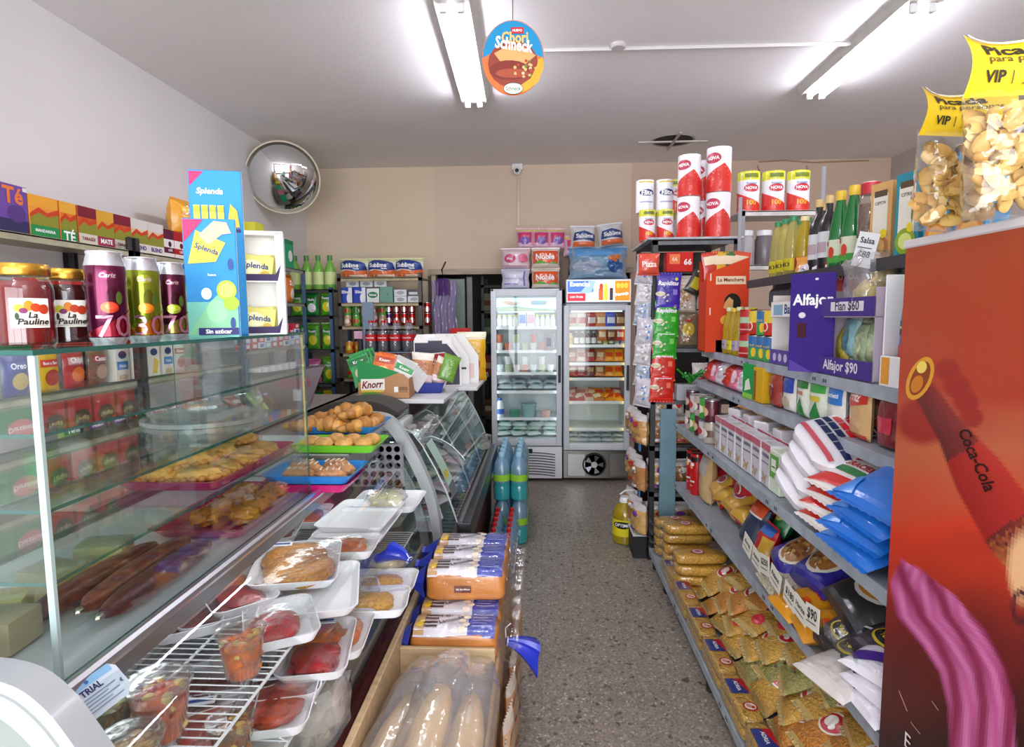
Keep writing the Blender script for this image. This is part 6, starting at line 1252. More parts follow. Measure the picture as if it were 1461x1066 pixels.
YB_ = bag('semolina_bag', 'food bag', .13, .24, .06, 'E0981C', [('r', -.5, .75, .5, 1.0, '26388C'), ('t', 'Vitina', 0, .84, .7, 'E8E0F0', {'bold': .03}), ('t', 'Fideos', 0, .5, .6, 'B83018', {'bold': .03}), ('e', .2, .3, .1, .06, 'E0501C')], 'softbag', 2)
WP = bag('purple_white_bag', 'food bag', .18, .25, .05, 'E4E0EA', [('p', [(-.5, .2), (.3, .5), (.5, .42), (-.3, .08)], '4A2A8C'), ('p', [(-.5, .6), (.1, .8), (.4, .7), (-.3, .5)], '5A389C'), ('r', -.4, .85, .4, .95, '3A2478')], 'foil', 3)
RP = bag('red_spout_bag', 'food bag', .15, .22, .05, 'C8C0BC', [('r', -.5, .6, .5, 1, 'D82818'), ('r', -.34, .62, .30, .95, 'E8E8F0'), ('r', -.1, .8, .1, .85, '8A90A8')], 'foil', 4)
GR = bag('green_bag', 'food bag', .16, .22, .05, 'B8C890', [('p', [(-.5, .1), (.3, .5), (.5, .8), (-.5, .5)], '58A84C')], 'softbag', 5)
CL = bag('clear_rice_bag', 'food bag', .17, .24, .06, 'D8CCB4', [('e', .1, .8, .22, .1, 'B85838')], 'grain', 6, bands=((.7, 1.01, 'D4CEC4', 'foil'),))
X2, Z2 = 1.0, .552
row([RB, RC], .95, 2.62, 3.35, 6, Z2 + .03, ['bright red polenta bag', 'golden polenta bag with red band'], 'polenta bags', (-.5, 0, R_), .25)
row([RC, RB, RB], 1.02, 2.6, 3.4, 5, Z2 + .15, ['golden polenta bag high in the heap', 'red polenta bag high in the heap', 'red polenta bag atop the others'], 'polenta bags on the heap', (-.9, 0, R_), .3)
row([RB, RC], .90, 2.66, 3.2, 4, Z2 + .09, ['red polenta bag sagging over the shelf edge', 'golden bag sagging over the shelf edge'], 'bags over the edge', (-1.2, 0, R_), .25)
NV.place((.90, 2.58, Z2 + .02), 'navy blue bag with orange top on the second shelf', None, (-.4, 0, R_)); bag('red_bag', 'food bag', .13, .17, .08, 'C81E24', [('r', -.45, .8, .45, 1, '2A6AC0'), ('r', .2, 0, .5, .75, 'D8A83C')], 'softbag', 6).place((.90, 2.42, Z2), 'red bag with blue top on the second shelf', None, (-.3, 0, R_))
VB.place((.90, 2.27, Z2 + .05), 'shiny violet snack bag, farthest of the violet pair', 'violet bags', (-1.0, .2, R_ - .2), 1.15); VB.place((.92, 2.06, Z2 + .07), 'shiny violet snack bag, nearest of the violet pair', 'violet bags', (-1.0, -.1, R_ + .1), 1.25)
bag('green_cap_bag', 'food bag', .12, .18, .07, '2A8A4A', [('e', 0, .5, .3, .2, 'D8C060')], 'softbag', 2).place((1.0, 2.50, Z2 + .10), 'small bright green bag behind the violet bags', None, (-.5, 0, R_))
row([BB, MB, KB, RC, VB, MB, NV], 1.12, 1.45, 2.6, 7, Z2 + .06, ['black soup bag', 'maroon bag', 'shiny black bag', 'golden bag', 'violet bag', 'maroon bag', 'navy bag'], 'rear bags on the second shelf', (-.6, 0, R_), .25, fmt='%s in the rear line of the second shelf, %s from the cooler')
row([MB, RB], 1.24, 1.5, 3.2, 7, Z2 + .03, ['maroon bag', 'red bag'], 'bags against the back panel', (-.3, 0, R_), .25, fmt='%s against the back panel of the second shelf, %s from the cooler')
row([MB, MB, RC], 1.0, 1.7, 2.2, 3, Z2 + .03, ['maroon bag', 'maroon bag with cream band', 'golden bag among maroon ones'], 'maroon bags', (-.8, 0, R_), .2)
BB.place((.90, 1.80, Z2 + .12), 'black soup bag showing a bowl of orange soup', None, (-1.1, .1, R_ - .1), 1.15); BB.place((1.10, 1.98, Z2 + .16), 'black soup bag behind the first bowl picture bag', None, (-.9, .1, R_ - .1), .95)
KB.place((.84, 1.72, Z2 + .03), 'shiny black bag with gold oval under the soup bag', 'shiny black bags', (-1.0, .1, R_ + .1)); KB.place((.82, 1.60, Z2 + .04), 'shiny black bag with gold oval nearest the cooler', 'shiny black bags', (-1.1, -.2, R_ + .3)); KB.place((.86, 1.56, Z2 + .11), 'shiny black bag lying over another near the cooler', 'shiny black bags', (-1.2, 0, R_))
YB_.place((.80, 1.98, Z2 + .03), 'orange semolina bag with dark blue end', 'semolina bags', (-1.4, .1, R_ + .1), 1.2); YB_.place((.81, 1.86, Z2 + .03), 'orange semolina bag lying beside another', 'semolina bags', (-1.45, .1, R_ - .1), 1.2)
CL.place((.82, 2.17, Z2 + .03), 'clear bag of white rice on the second shelf', None, (-1.4, .1, R_))
RP.place((.74, 1.56, Z2 + .035), 'bag with red top and white label over the shelf edge', None, (-1.45, .1, R_ + .4), 1.15)
for i in range(3): WP.place((.80 + .01 * i, 1.47, Z2 + .03 + .04 * i), 'purple and white bag beside the red cooler, %s of its pile' % ('lowest', 'middle', 'topmost')[i], 'purple and white bags', (-1.35, 0, R_ + .2 * i), .95)
row(WP, 1.02, 1.40, 1.75, 3, Z2 + .14, 'purple and white bag behind the black bags', 'purple and white bags at the rear', (-1.1, 0, R_), .2)
GR.place((.80, 1.50, .17), 'pale green bag on the bottom shelf by the cooler', None, (-1.1, 0, R_))
sn = can('snack_tube', 'tube can', .038, .24, 'C01C1C', [('r', -.5, .8, .5, .92, '2A1A1A'), ('v', 0, .7, .2, .08, 8, ['E8C030', '3A6AC0', 'F0F0F0'], .1), ('r', -.4, .3, .3, .34, 'E8E0D8'), ('r', -.4, .2, .2, .23, 'E8A0A0')], lid='2A2A2C')
for i in range(3): sn.place((.90 + (.08 if i == 2 else 0), 3.42 + .09 * (i % 2), Z2), 'tall red snack tube with black lid, %s' % ('nearer of the front two', 'farther of the front two', 'standing behind the others')[i], 'red snack tubes', R_)
bag('clear_chip_bag', 'food bag', .15, .27, .09, 'C8A878', [('r', -.4, .6, .4, .95, 'B0A8A0')], 'foil', 8).place((.92, 3.27, Z2), 'clear bag of orange crisps beside the red tubes', None, (0, .05, R_))
# clear front guard with price tags
tg = empty('price_guard', (0, 0, 0), 'clear strip with white price tags along the second shelf', 'price strip')
part('clear_strip', B().box(.812, .815, 1.50, 2.35, .66, .70, 'FFFFFF', 'glass'), tg)
for i, y in enumerate((2.30, 2.20, 2.12, 2.02, 1.90, 1.82, 1.74)):
    b = B(); b.box(-.045, .045, -.0006, .0006, -.035, .035, 'E6E2D4', 'paper'); A = Art(b, flat(.09, -.0006), .09, .07); A.t(('Arroz', 'Azúcar', '$250', 'Fideos', '$180', 'Harina', '$90')[i], 0, .1, .7, '2A2A30'); A.r(-.4, -.25, .3, -.2, '5A5A60')
    o = part('price_tag', b, tg); o.location = (.806, y, .675 + random.uniform(-.01, .01)); o.rotation_euler = (random.uniform(-.1, .1), random.uniform(-.2, .2), R_)
# --- level 3
Z3 = .917
flr = carton('flour_pack', 'flour', .10, .07, .17, 'DCD8DE', [('r', -.5, .84, .5, 1, 'C8506A'), ('t', 'HARINA', 0, .73, .8, '3A3A60', {'bold': .03}), ('v', 0, .22, .35, .15, 14, ['C8A870', 'D8BC8C', 'B89058'], .07), ('r', -.4, .55, .4, .58, '6A6A88')], mat='foil', bev=.006)
for i in range(7):
    for j in range(2): flr.place((.90 + j * .08, 2.30 + i * .105, Z3), 'white flour pack with oat picture, %s from the brick print bags, %s line' % (ORD[i], ('front', 'rear')[j]), 'white flour packs', R_ + random.uniform(-.05, .05))
for i in range(4): flr.place((.95, 2.42 + i * .18, Z3 + .172), 'white flour pack lying flat on the others, %s along' % ORD[i], 'flour packs lying flat', (-PI / 2 + .1, 0, R_ + .4 * (i % 2)), .85)
for i in range(3): bag('orange_pack', 'food bag', .12, .15, .04, 'D89A3C', [('e', 0, .5, .3, .2, 'E8C080')], 'softbag', i).place((.97, 2.48 + i * .17, Z3 + .23), 'orange packet lying on top of the flour, %s along' % ORD[i], 'orange packets on the flour', (-1.4, 0, R_ + .3 * i))
for i in range(2): carton('green_white_box', 'box', .11, .07, .16, 'D8E4CC', [('r', -.4, .35, .4, .9, '6AAA4C'), ('r', -.2, .5, .2, .8, 'E8F0E0'), ('r', -.15, .6, .15, .63, '5A3A3A')], bev=.004).place((.90 + i * .09, 2.22, Z3), ('green and white box in front, beside the brick print bags', 'green and white box behind another, beside the brick print bags')[i], 'green and white boxes', R_)
def brick(seed):
    L, W, H = .36, .24, .058; b = B(); b.blob((0, 0, H / 2), (W / 2, L / 2, H / 2), 'E4E2E8', 'softbag', .5, .07, 5, 24, 18, seed)
    S = lambda x, z, e: (x, z - L / 2, H + .0035 + e - .016 * abs(2 * x / W) ** 4); A = Art(b, S, W, L, 'softbag', True)
    for i in range(9):
        for j in range(5):
            c = ('1C2452', 'C02030')[(i * 3 + j * 2 + i // 2) % 2]; z0 = .05 + i * .083; x0 = -.42 + j * .17 + (i % 2) * .05
            A.e -= .0003; A.r(x0, z0, x0 + .15, z0 + .062, c)
    A.r(-.4, .86, .4, .91, 'C8505C'); A.e_(.2, .35, .14, .06, 'C02030'); A.t('Azúcar', .2, .35, .2, 'F0E8E0')
    return Kit('sugar_bag', 'sugar bag', [('bag', b)])
BR = [brick(1), brick(2)]
for j in range(4): BR[j % 2].place((.99 + .012 * j, 2.02 - .02 * j, Z3 + .075 + j * .052), 'white bag printed with red and navy bricks, %s of its pile' % ('bottom', 'second', 'third', 'topmost')[j], 'brick print bags', (-.18, -.5, PI / 2 + .2 - .08 * (j % 2)), 1)
def flatbag(c, s, art, w=.2, h=.24, t=.045, mat='softbag', name='rice_bag', cat='rice bag'): return bag(name, cat, w, h, t, c, art, mat, s, flatbottom=False)
RS = flatbag('ECE8E4', 3, [('p', [(-.5, .55), (.5, .75), (.5, 1), (-.5, 1)], 'D02418'), ('p', [(-.5, .0), (.5, .1), (.5, .25), (-.5, .2)], 'D02418'), ('r', -.3, .3, .3, .42, '2A7A3C'), ('t', 'GRACIELA', 0, .50, .7, 'B01C18', {'bold': .03}), ('e', .2, .8, .2, .1, 'F0E0D8')])
for j in range(4): RS.place((.835 + .006 * j, 1.80 - .012 * j, Z3 + .026 + j * .04), 'white and red rice bag, %s of its pile' % ('bottom', 'second', 'third', 'topmost')[j], 'white and red rice bags', (-1.22, .1, R_ + .15 + .12 * (j % 2)))
BL = flatbag('1C6CC8', 5, [('e', .1, .55, .15, .12, 'E8E8F4'), ('e', .1, .55, .12, .09, 'C83048'), ('p', [(-.5, .0), (-.2, .05), (-.3, .3), (-.5, .35)], '3A8AE0')], w=.22, h=.25, t=.06, name='salt_bag', cat='salt bag')
for j in range(4): BL.place((.80 + .008 * j, 1.575 - .012 * j, Z3 + .034 + j * .045), 'bright blue shiny bag beside the cooler, %s of its pile' % ('bottom', 'second', 'third', 'topmost')[j], 'bright blue bags', (-1.22, .1, R_ + .1 + .15 * (j % 2)))
tc1 = [tin('3A9A3A', 'D8C040', 'E8E8E0', r=.037, h=.11), tin('B8A89A', '6A4A3A', 'E8E0D8', r=.04, h=.11), tin('C8C0C0', 'E8E4E0', 'B83A3A', r=.04, h=.10), tin('5A2030', '7A3040', 'D8C0A0', r=.037, h=.11)]
nm = ['green and yellow', 'brown and tan', 'pale', 'dark maroon']
for i in range(5):
    for j in range(2): k = (i + 2 * j + 1) % 4; tc1[k].place((.89 + .0 * j, 3.12 + i * .10, Z3 + j * .113), '%s food can, %s past the flour, %s row' % (nm[k], ORD[i], ('lower', 'upper')[j]), 'food cans on the middle shelf', R_)
for i in range(5): tc1[(i * 3) % 4].place((.985, 3.10 + i * .10, Z3), '%s food can behind the front cans, %s along' % (nm[(i * 3) % 4], ORD[i]), 'rear food cans', R_)
# --- level 4 (small bags)
Z4 = 1.192
def sb_(c, art, s, w=.11, h=.155, t=.045, mat='foil', bands=()): return bag('soup_pasta_bag', 'packet', w, h, t, c, art, mat, s, bands=bands)
L4 = [(sb_('C8B890', [('r', -.4, .7, .4, .9, '20202A'), ('t', 'Merengue', 0, .8, .7, 'D8D020', {'bold': .03}), ('e', 0, .45, .3, .15, 'E8E0B0')], 1, w=.13, bands=((0, .3, '8A6A48', 'grain'), (.3, .65, 'D8CCA0', 'grain'), (.65, 1.01, '24242A'))), 1.60, 'dark topped bag of pale grain'),
      (sb_('7A1A24', [('r', -.3, .3, .3, .6, 'C83048')], 2), 1.74, 'dark red packet sagging at the edge'), (sb_('D8B078', [('p', [(-.46, .55), (.46, .7), (.46, .98), (-.46, .98)], 'C82A22'), ('t', 'Fritz', 0, .8, .5, 'F4ECE0', {'bold': .03, 'shear': .2}), ('r', -.46, .02, .46, .1, 'C8401C')], 3, w=.15, h=.165), 1.90, 'macaroni bag with red top'),
      (sb_('E4E4DC', [('r', -.46, .55, .46, .98, '2C78C8'), ('t', 'Lucchetti', 0, .75, .7, 'F0F0F0', {'bold': .03})], 4), 2.05, 'white pasta bag with light blue top'), (sb_('DCE4D0', [('p', [(-.4, .05), (.1, .5), (.4, .05)], '2A8A3A'), ('r', -.46, .7, .46, .98, '3AA048'), ('r', -.3, .5, .3, .62, 'D8C030')], 5), 2.18, 'green and white bag with a yellow stripe'),
      (sb_('E0E8D8', [('p', [(-.4, .05), (.1, .5), (.4, .05)], '2A8A3A'), ('r', -.46, .72, .46, .98, '2A7A38'), ('t', 'KNORR', 0, .6, .6, 'C8401C', {'bold': .03})], 6), 2.30, 'green and white bag with orange lettering'), (sb_('E8E4DC', [('r', -.46, .5, .46, .98, '2A48A8'), ('e', 0, .25, .3, .15, 'C8B898')], 7), 2.43, 'white bag with deep blue top'),
      (sb_('9A3428', [('t', 'Yerba', 0, .6, .5, 'E8D8C8', {'bold': .02}), ('e', 0, .4, .3, .2, '7A241C')], 8, t=.06), 2.56, 'brick red bag bulging over the edge'), (carton('yellow_box', 'box', .10, .08, .155, 'D8A81C', [('r', -.46, .04, -.2, .9, '8A5A28')]), 2.69, 'yellow and brown open box'),
      (carton('green_box', 'box', .12, .08, .16, '1E9A48', [('p', [(-.3, .2), (.3, .3), (.1, .6), (-.2, .5)], 'E8F0E0'), ('r', -.46, .0, .46, .15, '8AC84A')]), 2.82, 'glossy green box with a white shape')]
for k, y, lb in L4:
    for j in range(2): k.place((1.005 + .085 * j, y, Z4), lb + (' on the narrow fourth shelf' if j == 0 else ', in the second line of the fourth shelf'), 'small packets on the narrow fourth shelf', R_ + random.uniform(-.12, .12))
RD = bag('candy_bundle', 'packet', .14, .13, .08, 'D86A8A', [('e', 0, .5, .3, .25, 'E8C0D0')], 'foil', 4, wr=.3); RE = bag('candy_bundle', 'packet', .14, .13, .08, 'C83020', [('v', 0, .5, .35, .3, 16, ['E8E0E0', 'D84030', 'A81C1C'], .06)], 'foil', 5, wr=.3); RF = bag('candy_bundle', 'packet', .15, .14, .08, 'D0C8D0', [('v', 0, .5, .35, .3, 12, ['F0F0F4', 'B8A8B8', 'E8A0C0'], .06)], 'foil', 6, wr=.35)
for i in range(6): (RF, RD, RE)[i % 3].place((1.0, 2.96 + i * .12, Z4), '%s sweets bundle on the fourth shelf, %s past the green box' % (('silvery', 'pink', 'bright red')[i % 3], ORD[i]), 'sweets bundles', (-.3, 0, R_))
# --- level 5
Z5 = 1.372
e = empty('soup_display', (1.045, 3.50, Z5), 'tall orange red cardboard display with a black haired woman emblem', 'display box')
b = B(); w, h = .235, .50; b.prism([(-w / 2, 0), (w / 2, 0), (w / 2, h + .03), (-w / 2, h - .06)], -.08, -.076, 'D8421A', 'card'); b.box(-w / 2, -w / 2 + .004, -.078, .08, 0, h - .1, 'C83A18', 'card'); b.box(w / 2 - .004, w / 2, -.078, .08, 0, h, 'D8421A', 'card'); b.box(-w / 2, w / 2, .076, .08, 0, h + .02, 'B83418', 'card'); b.box(-w / 2, w / 2, -.078, .08, 0, .004, 'B83418', 'card')
A = Art(b, flat(w, -.08), w, h); A.r(-.28, .76, .42, .85, 'F0D8B8'); A.t('La Manchega', .07, .805, .62, '8A3A20', .03); A.e_(.12, .55, .2, .11, '1A1614'); A.e_(.22, .46, .09, .10, '1A1614'); A.p([(.04, .62), (-.06, .56), (-.09, .50), (-.02, .48), (.0, .44), (.12, .46), (.14, .58)], 'E0A468'); A.e_(.0, .36, .16, .06, 'E8B040'); A.r(-.42, .80, -.39, .88, 'F0E0D8'); A.r(-.42, .42, -.39, .5, 'F0E0D8'); A.r(.30, .30, .40, .36, 'E8C8A0')
part('carton', b, e)
for i in range(4): bag('stock_sachet', 'sachet', .10, .16, .01, ('C83020', 'E0B020', '3A6A30', 'D84828')[i], [('r', -.4, .6, .4, .9, 'F0E0C0')], 'softbag', i, flatbottom=False).place((.985 + .045 * i, 3.49, Z5 + .40), '%s sachet poking out of the orange red display' % ('dark red', 'yellow', 'green', 'scarlet')[i], 'sachets in the orange red display', (0, .1 * i - .15, 0))
def oil(h, r, col, lab, capc_, txt, liq='C8A018'):
    return bottle('oil_bottle', 'oil', [(r * .85, 0), (r, .012), (r, h * .34), (r * .92, h * .38), (r * .98, h * .5), (r * .92, h * .62), (r * .6, h * .82), (.015, h * .9), (.014, h * .95)], col, (liq, 'paper', h * .78) if 0 else None, (.018, h * .92, h, capc_), (r + .001, h * .10, h * .30, lab), n=18, art=[('r', -.2, .05, .2, .95, shade(lab, .75)), ('t', txt, 0, .5, .38, '1A2A1A', {'bold': .03})])
o1 = oil(.245, .036, 'oilpet', 'E8DC30', 'E8C020', 'COCINERO'); o2 = oil(.25, .036, 'oilpet', 'B8A8C0', 'D8E0B0', 'NATURA')
for i in range(5): (o2, o1)[i % 2].place((1.03 + .075 * (i // 3), 3.15 + .085 * (i % 3) + .02 * (i // 3), Z5), 'yellow cooking oil bottle with %s label before the orange red display, %s' % (('mauve', 'yellow')[i % 2], ORD[i]), 'cooking oil bottles', R_)
grn = carton('green_pot', 'pot', .08, .05, .07, '3A8A2C', [('r', -.3, .2, .3, .8, 'C8E0B0')]); grn.place((1.01, 3.46, Z5), 'small green tin at the far end of the fifth shelf', None, R_)
sj = can('sauce_tin', 'tin', .042, .115, 'B81E20', [('r', -.5, .45, .5, .7, 'A8C8A0'), ('r', -.5, .15, .5, .2, 'D8A0A0')], lid='C02020'); cj = can('corn_tin', 'tin', .037, .11, '2A6AA8', [('r', -.5, .0, .5, .5, '3A9A50'), ('t', 'CHOCLO', 0, .6, .45, 'E8D030', {'bold': .03}), ('e', .2, .3, .1, .2, 'E8C020')]); tj = can('tomato_tin', 'tin', .037, .11, 'C8301C', [('r', -.5, .5, .5, 1, 'E8C83A'), ('e', 0, .35, .15, .2, 'E8E0D0'), ('e', 0, .35, .1, .14, 'D02018')])
for i, (k, x, y, j, l) in enumerate(((sj, 1.03, 3.02, 0, 'red lidded tomato tin by the oil bottles, lower one'), (sj, 1.03, 3.02, 1, 'red lidded tomato tin by the oil bottles, upper one'), (sj, 1.13, 3.05, 0, 'red lidded tomato tin behind the front pair, lower'), (sj, 1.13, 3.05, 1, 'red lidded tomato tin behind the front pair, upper'), (cj, 1.03, 2.90, 0, 'blue and green corn tin between tomato tins, lower'), (tj, 1.03, 2.90, 1, 'yellow and red tomato tin on the corn tin'),
                                (cj, 1.03, 2.80, 0, 'blue and green corn tin second in line, lower'), (cj, 1.03, 2.80, 1, 'blue corn tin stacked on the second corn tin'), (cj, 1.03, 2.71, 0, 'corn tin touching the white snack dispenser, lower'), (tj, 1.03, 2.71, 1, 'yellow and red tin touching the white snack dispenser'))):
    k.place((x, y, Z5 + j * .117), l, 'stacked tins on the fifth shelf', R_ + .2)
def dispenser(name, label, y, w, h, c1, c2, art_side, art_low, tiers=(.0, .20), dep=.20, x=1.0, header=None):
    e = empty(name, (x, y, Z5), label, 'display box', rot=(0, 0, R_ + .03))
    b = B(); b.box(-w / 2, -w / 2 + .004, 0, dep, 0, h, c1, 'card'); b.box(w / 2 - .004, w / 2, 0, dep, 0, h, c1, 'card'); b.box(-w / 2, w / 2, dep - .004, dep, 0, h, c1, 'card'); b.box(-w / 2, w / 2, 0, dep, 0, .004, c1, 'card')
    if tiers[1] > 0: b.box(-w / 2, w / 2, 0, dep, tiers[1] - .002, tiers[1] + .002, c1, 'card')
    if header: b.box(-w / 2, -w / 2 + header, -.002, .002, 0, h, c2, 'card', .001)
    A = Art(b, flat(w, -.002), w, h); A.draw(art_side); part('case', b, e)
    for i, z in enumerate(tiers):
        b = B(); b.box(-w / 2, w / 2, -.006, -.002, z + .002, z + .062, c2, 'card', .001); A = Art(b, lambda x_, z_, ee: (x_, -.006 - ee, z + z_), w, .062); A.draw(art_low[i]); part('tier_lip', b, e)
    return e
dispenser('snack_dispenser', 'white cardboard dispenser with violet dotted lower lip', 2.46, .33, .29, 'ECE8E4', '5A4A9A', [], ([('e', -.35 + i * .16, .5, .05, .28, 'C8C0E0') for i in range(6)], [('r', -.5, 0, .5, 1, 'F0EEEC'), ('r', -.42, .1, -.15, .8, '8AB0C8'), ('t', 'Barritas', .15, .5, .5, '2A3A7A')]))
dispenser('alfajor_dispenser', 'purple cardboard dispenser for chocolate biscuits', 2.03, .36, .29, 'C8B8C8', '4A3488', [('r', -.5, .0, -.42, 1.12, '3A2482')], ([('t', 'Alfajor $90', .0, .5, .6, 'E8E4EC'), ('p', [(-.5, 0), (-.4, 0), (-.5, .9)], 'D8D0DC')], [('r', -.2, .3, .35, .8, 'E8E4EC'), ('t', 'Flan $60', .08, .55, .4, '2A2440')]))
b = B(); b.box(-.085, .085, -.003, .003, 0, .355, '3A2482', 'card', .002); A = Art(b, flat(.17, -.003), .17, .355); A.t('Alfajor', .02, .72, .9, 'FFFFFF', .03); A.e_(.1, .94, .04, .012, 'E8E4F0'); A.r(-.3, .35, -.1, .5, '4A1A2A'); A.e_(-.2, .58, .08, .03, 'E8E0E8'); A.p([(-.46, .0), (.1, .0), (-.46, .12)], '5A44A0')
single('alfajor_sign', b, 'tall purple card reading Alfajor between two dispensers'.replace('Alfajor', 'alfajor'), 'sign card', None, (.972, 2.20, Z5), (0, 0, R_ + .6))
dispenser('white_dispenser', 'white glossy dispenser beside the red cooler, holding blue and red bottles', 1.60, .34, .34, 'F0F0F2', 'F2F0EE', [('r', -.1, .35, -.02, .8, 'E8E8EC')], ([('r', -.45, -.2, -.28, .9, 'E8A030'), ('t', 'Oferta', .1, .5, .4, '2A5A6A')], []), tiers=(0, ), ) if 0 else None
e = empty('white_dispenser', (1.0, 1.60, Z5), 'white glossy dispenser beside the red cooler, holding blue and red packs', 'display box', rot=(0, 0, R_ + .03))
b = B(); b.box(-.17, -.165, -.01, .2, 0, .32, 'F4F4F6', 'plastic', .002); b.box(.165, .17, -.01, .2, 0, .32, 'F4F4F6', 'plastic', .002); b.box(-.17, .17, .19, .2, 0, .335, 'F0F0F4', 'plastic', .003); b.box(-.17, .17, -.01, .2, 0, .005, 'F0F0F2', 'plastic'); part('case', b, e)
b = B(); b.box(-.17, .17, -.016, -.01, 0, .09, 'F2F2F4', 'plastic', .004); A = Art(b, flat(.34, -.016), .34, .09); A.r(-.47, .1, -.36, .95, 'E8A03C'); A.r(-.25, .35, .35, .75, 'E8F0EE'); A.t('Tubitos $50', .05, .55, .5, '1E5A50'); part('front_lip', b, e)
for i in range(4): bag('toy_candy_pack', 'packet', .075, .20, .03, '2A4A9A', [('r', -.5, 0, .5, .35, 'C82830'), ('r', -.3, .5, .3, .7, '1A2038'), ('t', 'Mantecol', 0, .6, .5, 'F0F0F0'), ('r', .1, .75, .4, .95, 'D8E0F0')], 'softbag', i + 2).place((1.02, 1.50 + i * .07, Z5 + .05), 'blue and red sweet pack in the white dispenser, %s from the cooler' % ORD[i], 'blue and red sweet packs', (0, .05, R_))
fb = [bag('snack_bag', 'packet', .10, .14, .05, c, [('e', 0, .4, .3, .25, c2)], 'foil', i + 1, flatbottom=False, wr=.3) for i, (c, c2) in enumerate((('8AB8C0', '6A98A8'), ('C8B040', 'E0C860'), ('A8B890', 'C0D0A8'), ('DDE4E8', 'B8C8D8'), ('B8A868', 'D8C888')))]
fn = ['pale teal', 'golden yellow', 'sage green', 'silvery white', 'khaki']
for i, (y, z, k) in enumerate(((2.36, .02, 2), (2.46, .02, 4), (2.56, .02, 3), (2.12, .06, 0), (2.16, .03, 1), (2.04, .04, 2), (1.96, .05, 2), (1.90, .06, 0))): fb[k].place((1.07, y, Z5 + z), '%s twisted snack bag in the cardboard dispensers, %s counting away' % (fn[k], ORD[i]), 'snack bags in the dispensers', (-.1, random.uniform(-.1, .1), R_ + random.uniform(-.2, .2)))
bg1 = bag('chips_bag', 'snack bag', .19, .24, .08, 'E0982C', [('e', -.05, .72, .30, .18, 'D8D0D8'), ('t', 'Don', -.05, .76, .3, '6A5A70'), ('r', -.3, .52, .2, .58, '2A7A30'), ('e', .05, .32, .3, .16, 'B8683C'), ('v', .05, .32, .25, .14, 16, ['C87A4A', '8A4A28'], .06)], 'softbag', 3, wr=.3); bg1.place((1.10, 2.52, Z5 + .20), 'orange crisps bag with silvery emblem on the white dispenser', None, (-.15, 0, R_ + .5))
bag('red_pouch', 'snack bag', .22, .20, .06, 'C81E22', [('t', 'DORITOS', 0, .72, .7, 'F0D0D0', {'bold': .03}), ('r', -.5, .94, .5, 1.0, 'E8E0E0')], 'softbag', 4).place((1.12, 2.28, Z5 + .20), 'red snack pouch behind the purple sign card', None, (-.1, 0, R_ + .35))
b = B(); b.blob((0, 0, .1), (.085, .08, .11), 'B8B080', 'looseplastic', .8, .3, 8, 22, 14, 3); b.blob((0, 0, .06), (.06, .06, .055), 'D8B83A', 'meat', .8, .35, 8, 16, 10, 5); b.blob((.02, 0, .14), (.03, .04, .06), 'E0C040', 'meat', .8, .35, 8, 12, 8, 2)
single('knotted_bag', b, 'clear knotted bag of yellow corn snacks on the purple dispenser', 'snack bag', None, (1.08, 2.00, Z5 + .20))
bag('green_packet', 'snack bag', .18, .12, .06, '1E9A3A', [('t', 'S', .3, .5, .1, 'E8F0E8')], 'foil', 5).place((1.12, 1.62, Z5 + .24), 'bright green packet above the white dispenser', None, R_)
b = B(); b.box(-.11, .11, -.12, .12, 0, .09, '38363C', 'rubber', .01)
for i in range(12): b.box(-.115, -.109, -.11 + i * .019, -.102 + i * .019, .01, .075, '55535A', 'rubber')
b.blob((0, 0, .10), (.11, .14, .05), '2A282C', 'rubber', .6, .05, 4, 18, 8)
single('ribbed_black_box', b, 'black ribbed plastic box above the tins, under the oil bottles', 'box', None, (1.19, 2.78, Z5 + .24), (0, 0, 0))
single('box_riser', B().box(-.11, .11, -.12, .12, 0, .237, '4A4850', 'satin', .004), 'plain dark box carrying the black ribbed box', 'box', None, (1.20, 2.78, Z5))
# --- level 6 (top)
Z6 = 1.752
po = oil(.27, .036, 'paleoil', 'E0D024', '2A8A5A', 'MO')
for i in range(6): po.place((1.14 + .08 * (i % 2), 2.80 + .085 * (i // 2) + .04 * (i % 2), Z6), 'pale sunflower oil bottle with yellow label, %s along the dark top shelf' % ORD[i], 'pale oil bottles on top', R_ + .3)
oil(.25, .034, 'oilpet', 'B8241C', 'E8D8A0', '').place((1.14, 2.68, Z6), 'amber oil bottle with red label beside the vinegar bottles', None, R_)
vin = bottle('vinegar_bottle', 'bottle', [(.034, 0), (.037, .01), (.037, .17), (.030, .20), (.013, .23), (.013, .27)], 'plastic', None, (.0155, .26, .29, 'D8B878'), (.0375, .05, .15, 'D8D8DC'), col='1A1216', n=18, art=[('r', -.3, .2, .3, .6, 'B8A0A8')])
for i in range(3): vin.place((1.13 + .05 * (i == 2), 2.44 + i * .085, Z6), 'dark vinegar bottle with tan cap, %s from the green bottles' % ORD[i], 'dark vinegar bottles', R_)
gbo = bottle('green_juice_bottle', 'bottle', [(.035, 0), (.038, .01), (.038, .10), (.034, .15), (.018, .235), (.015, .25), (.015, .26)], 'greenglass', None, (.0185, .25, .285, 'E8C030'), (.0385, .02, .105, 'D8DCC0'), n=20, art=[('r', -.5, 0, .5, .3, '4AA03C'), ('e', .05, .45, .1, .25, 'C8402C'), ('r', -.2, .75, -.08, .95, 'B02030')])
for i in range(2): gbo.place((1.12, 2.235 + i * .095, Z6), 'green glass lemon bottle with yellow cap, %s of the pair' % ('nearer', 'farther')[i], 'green lemon bottles', R_ + .2)
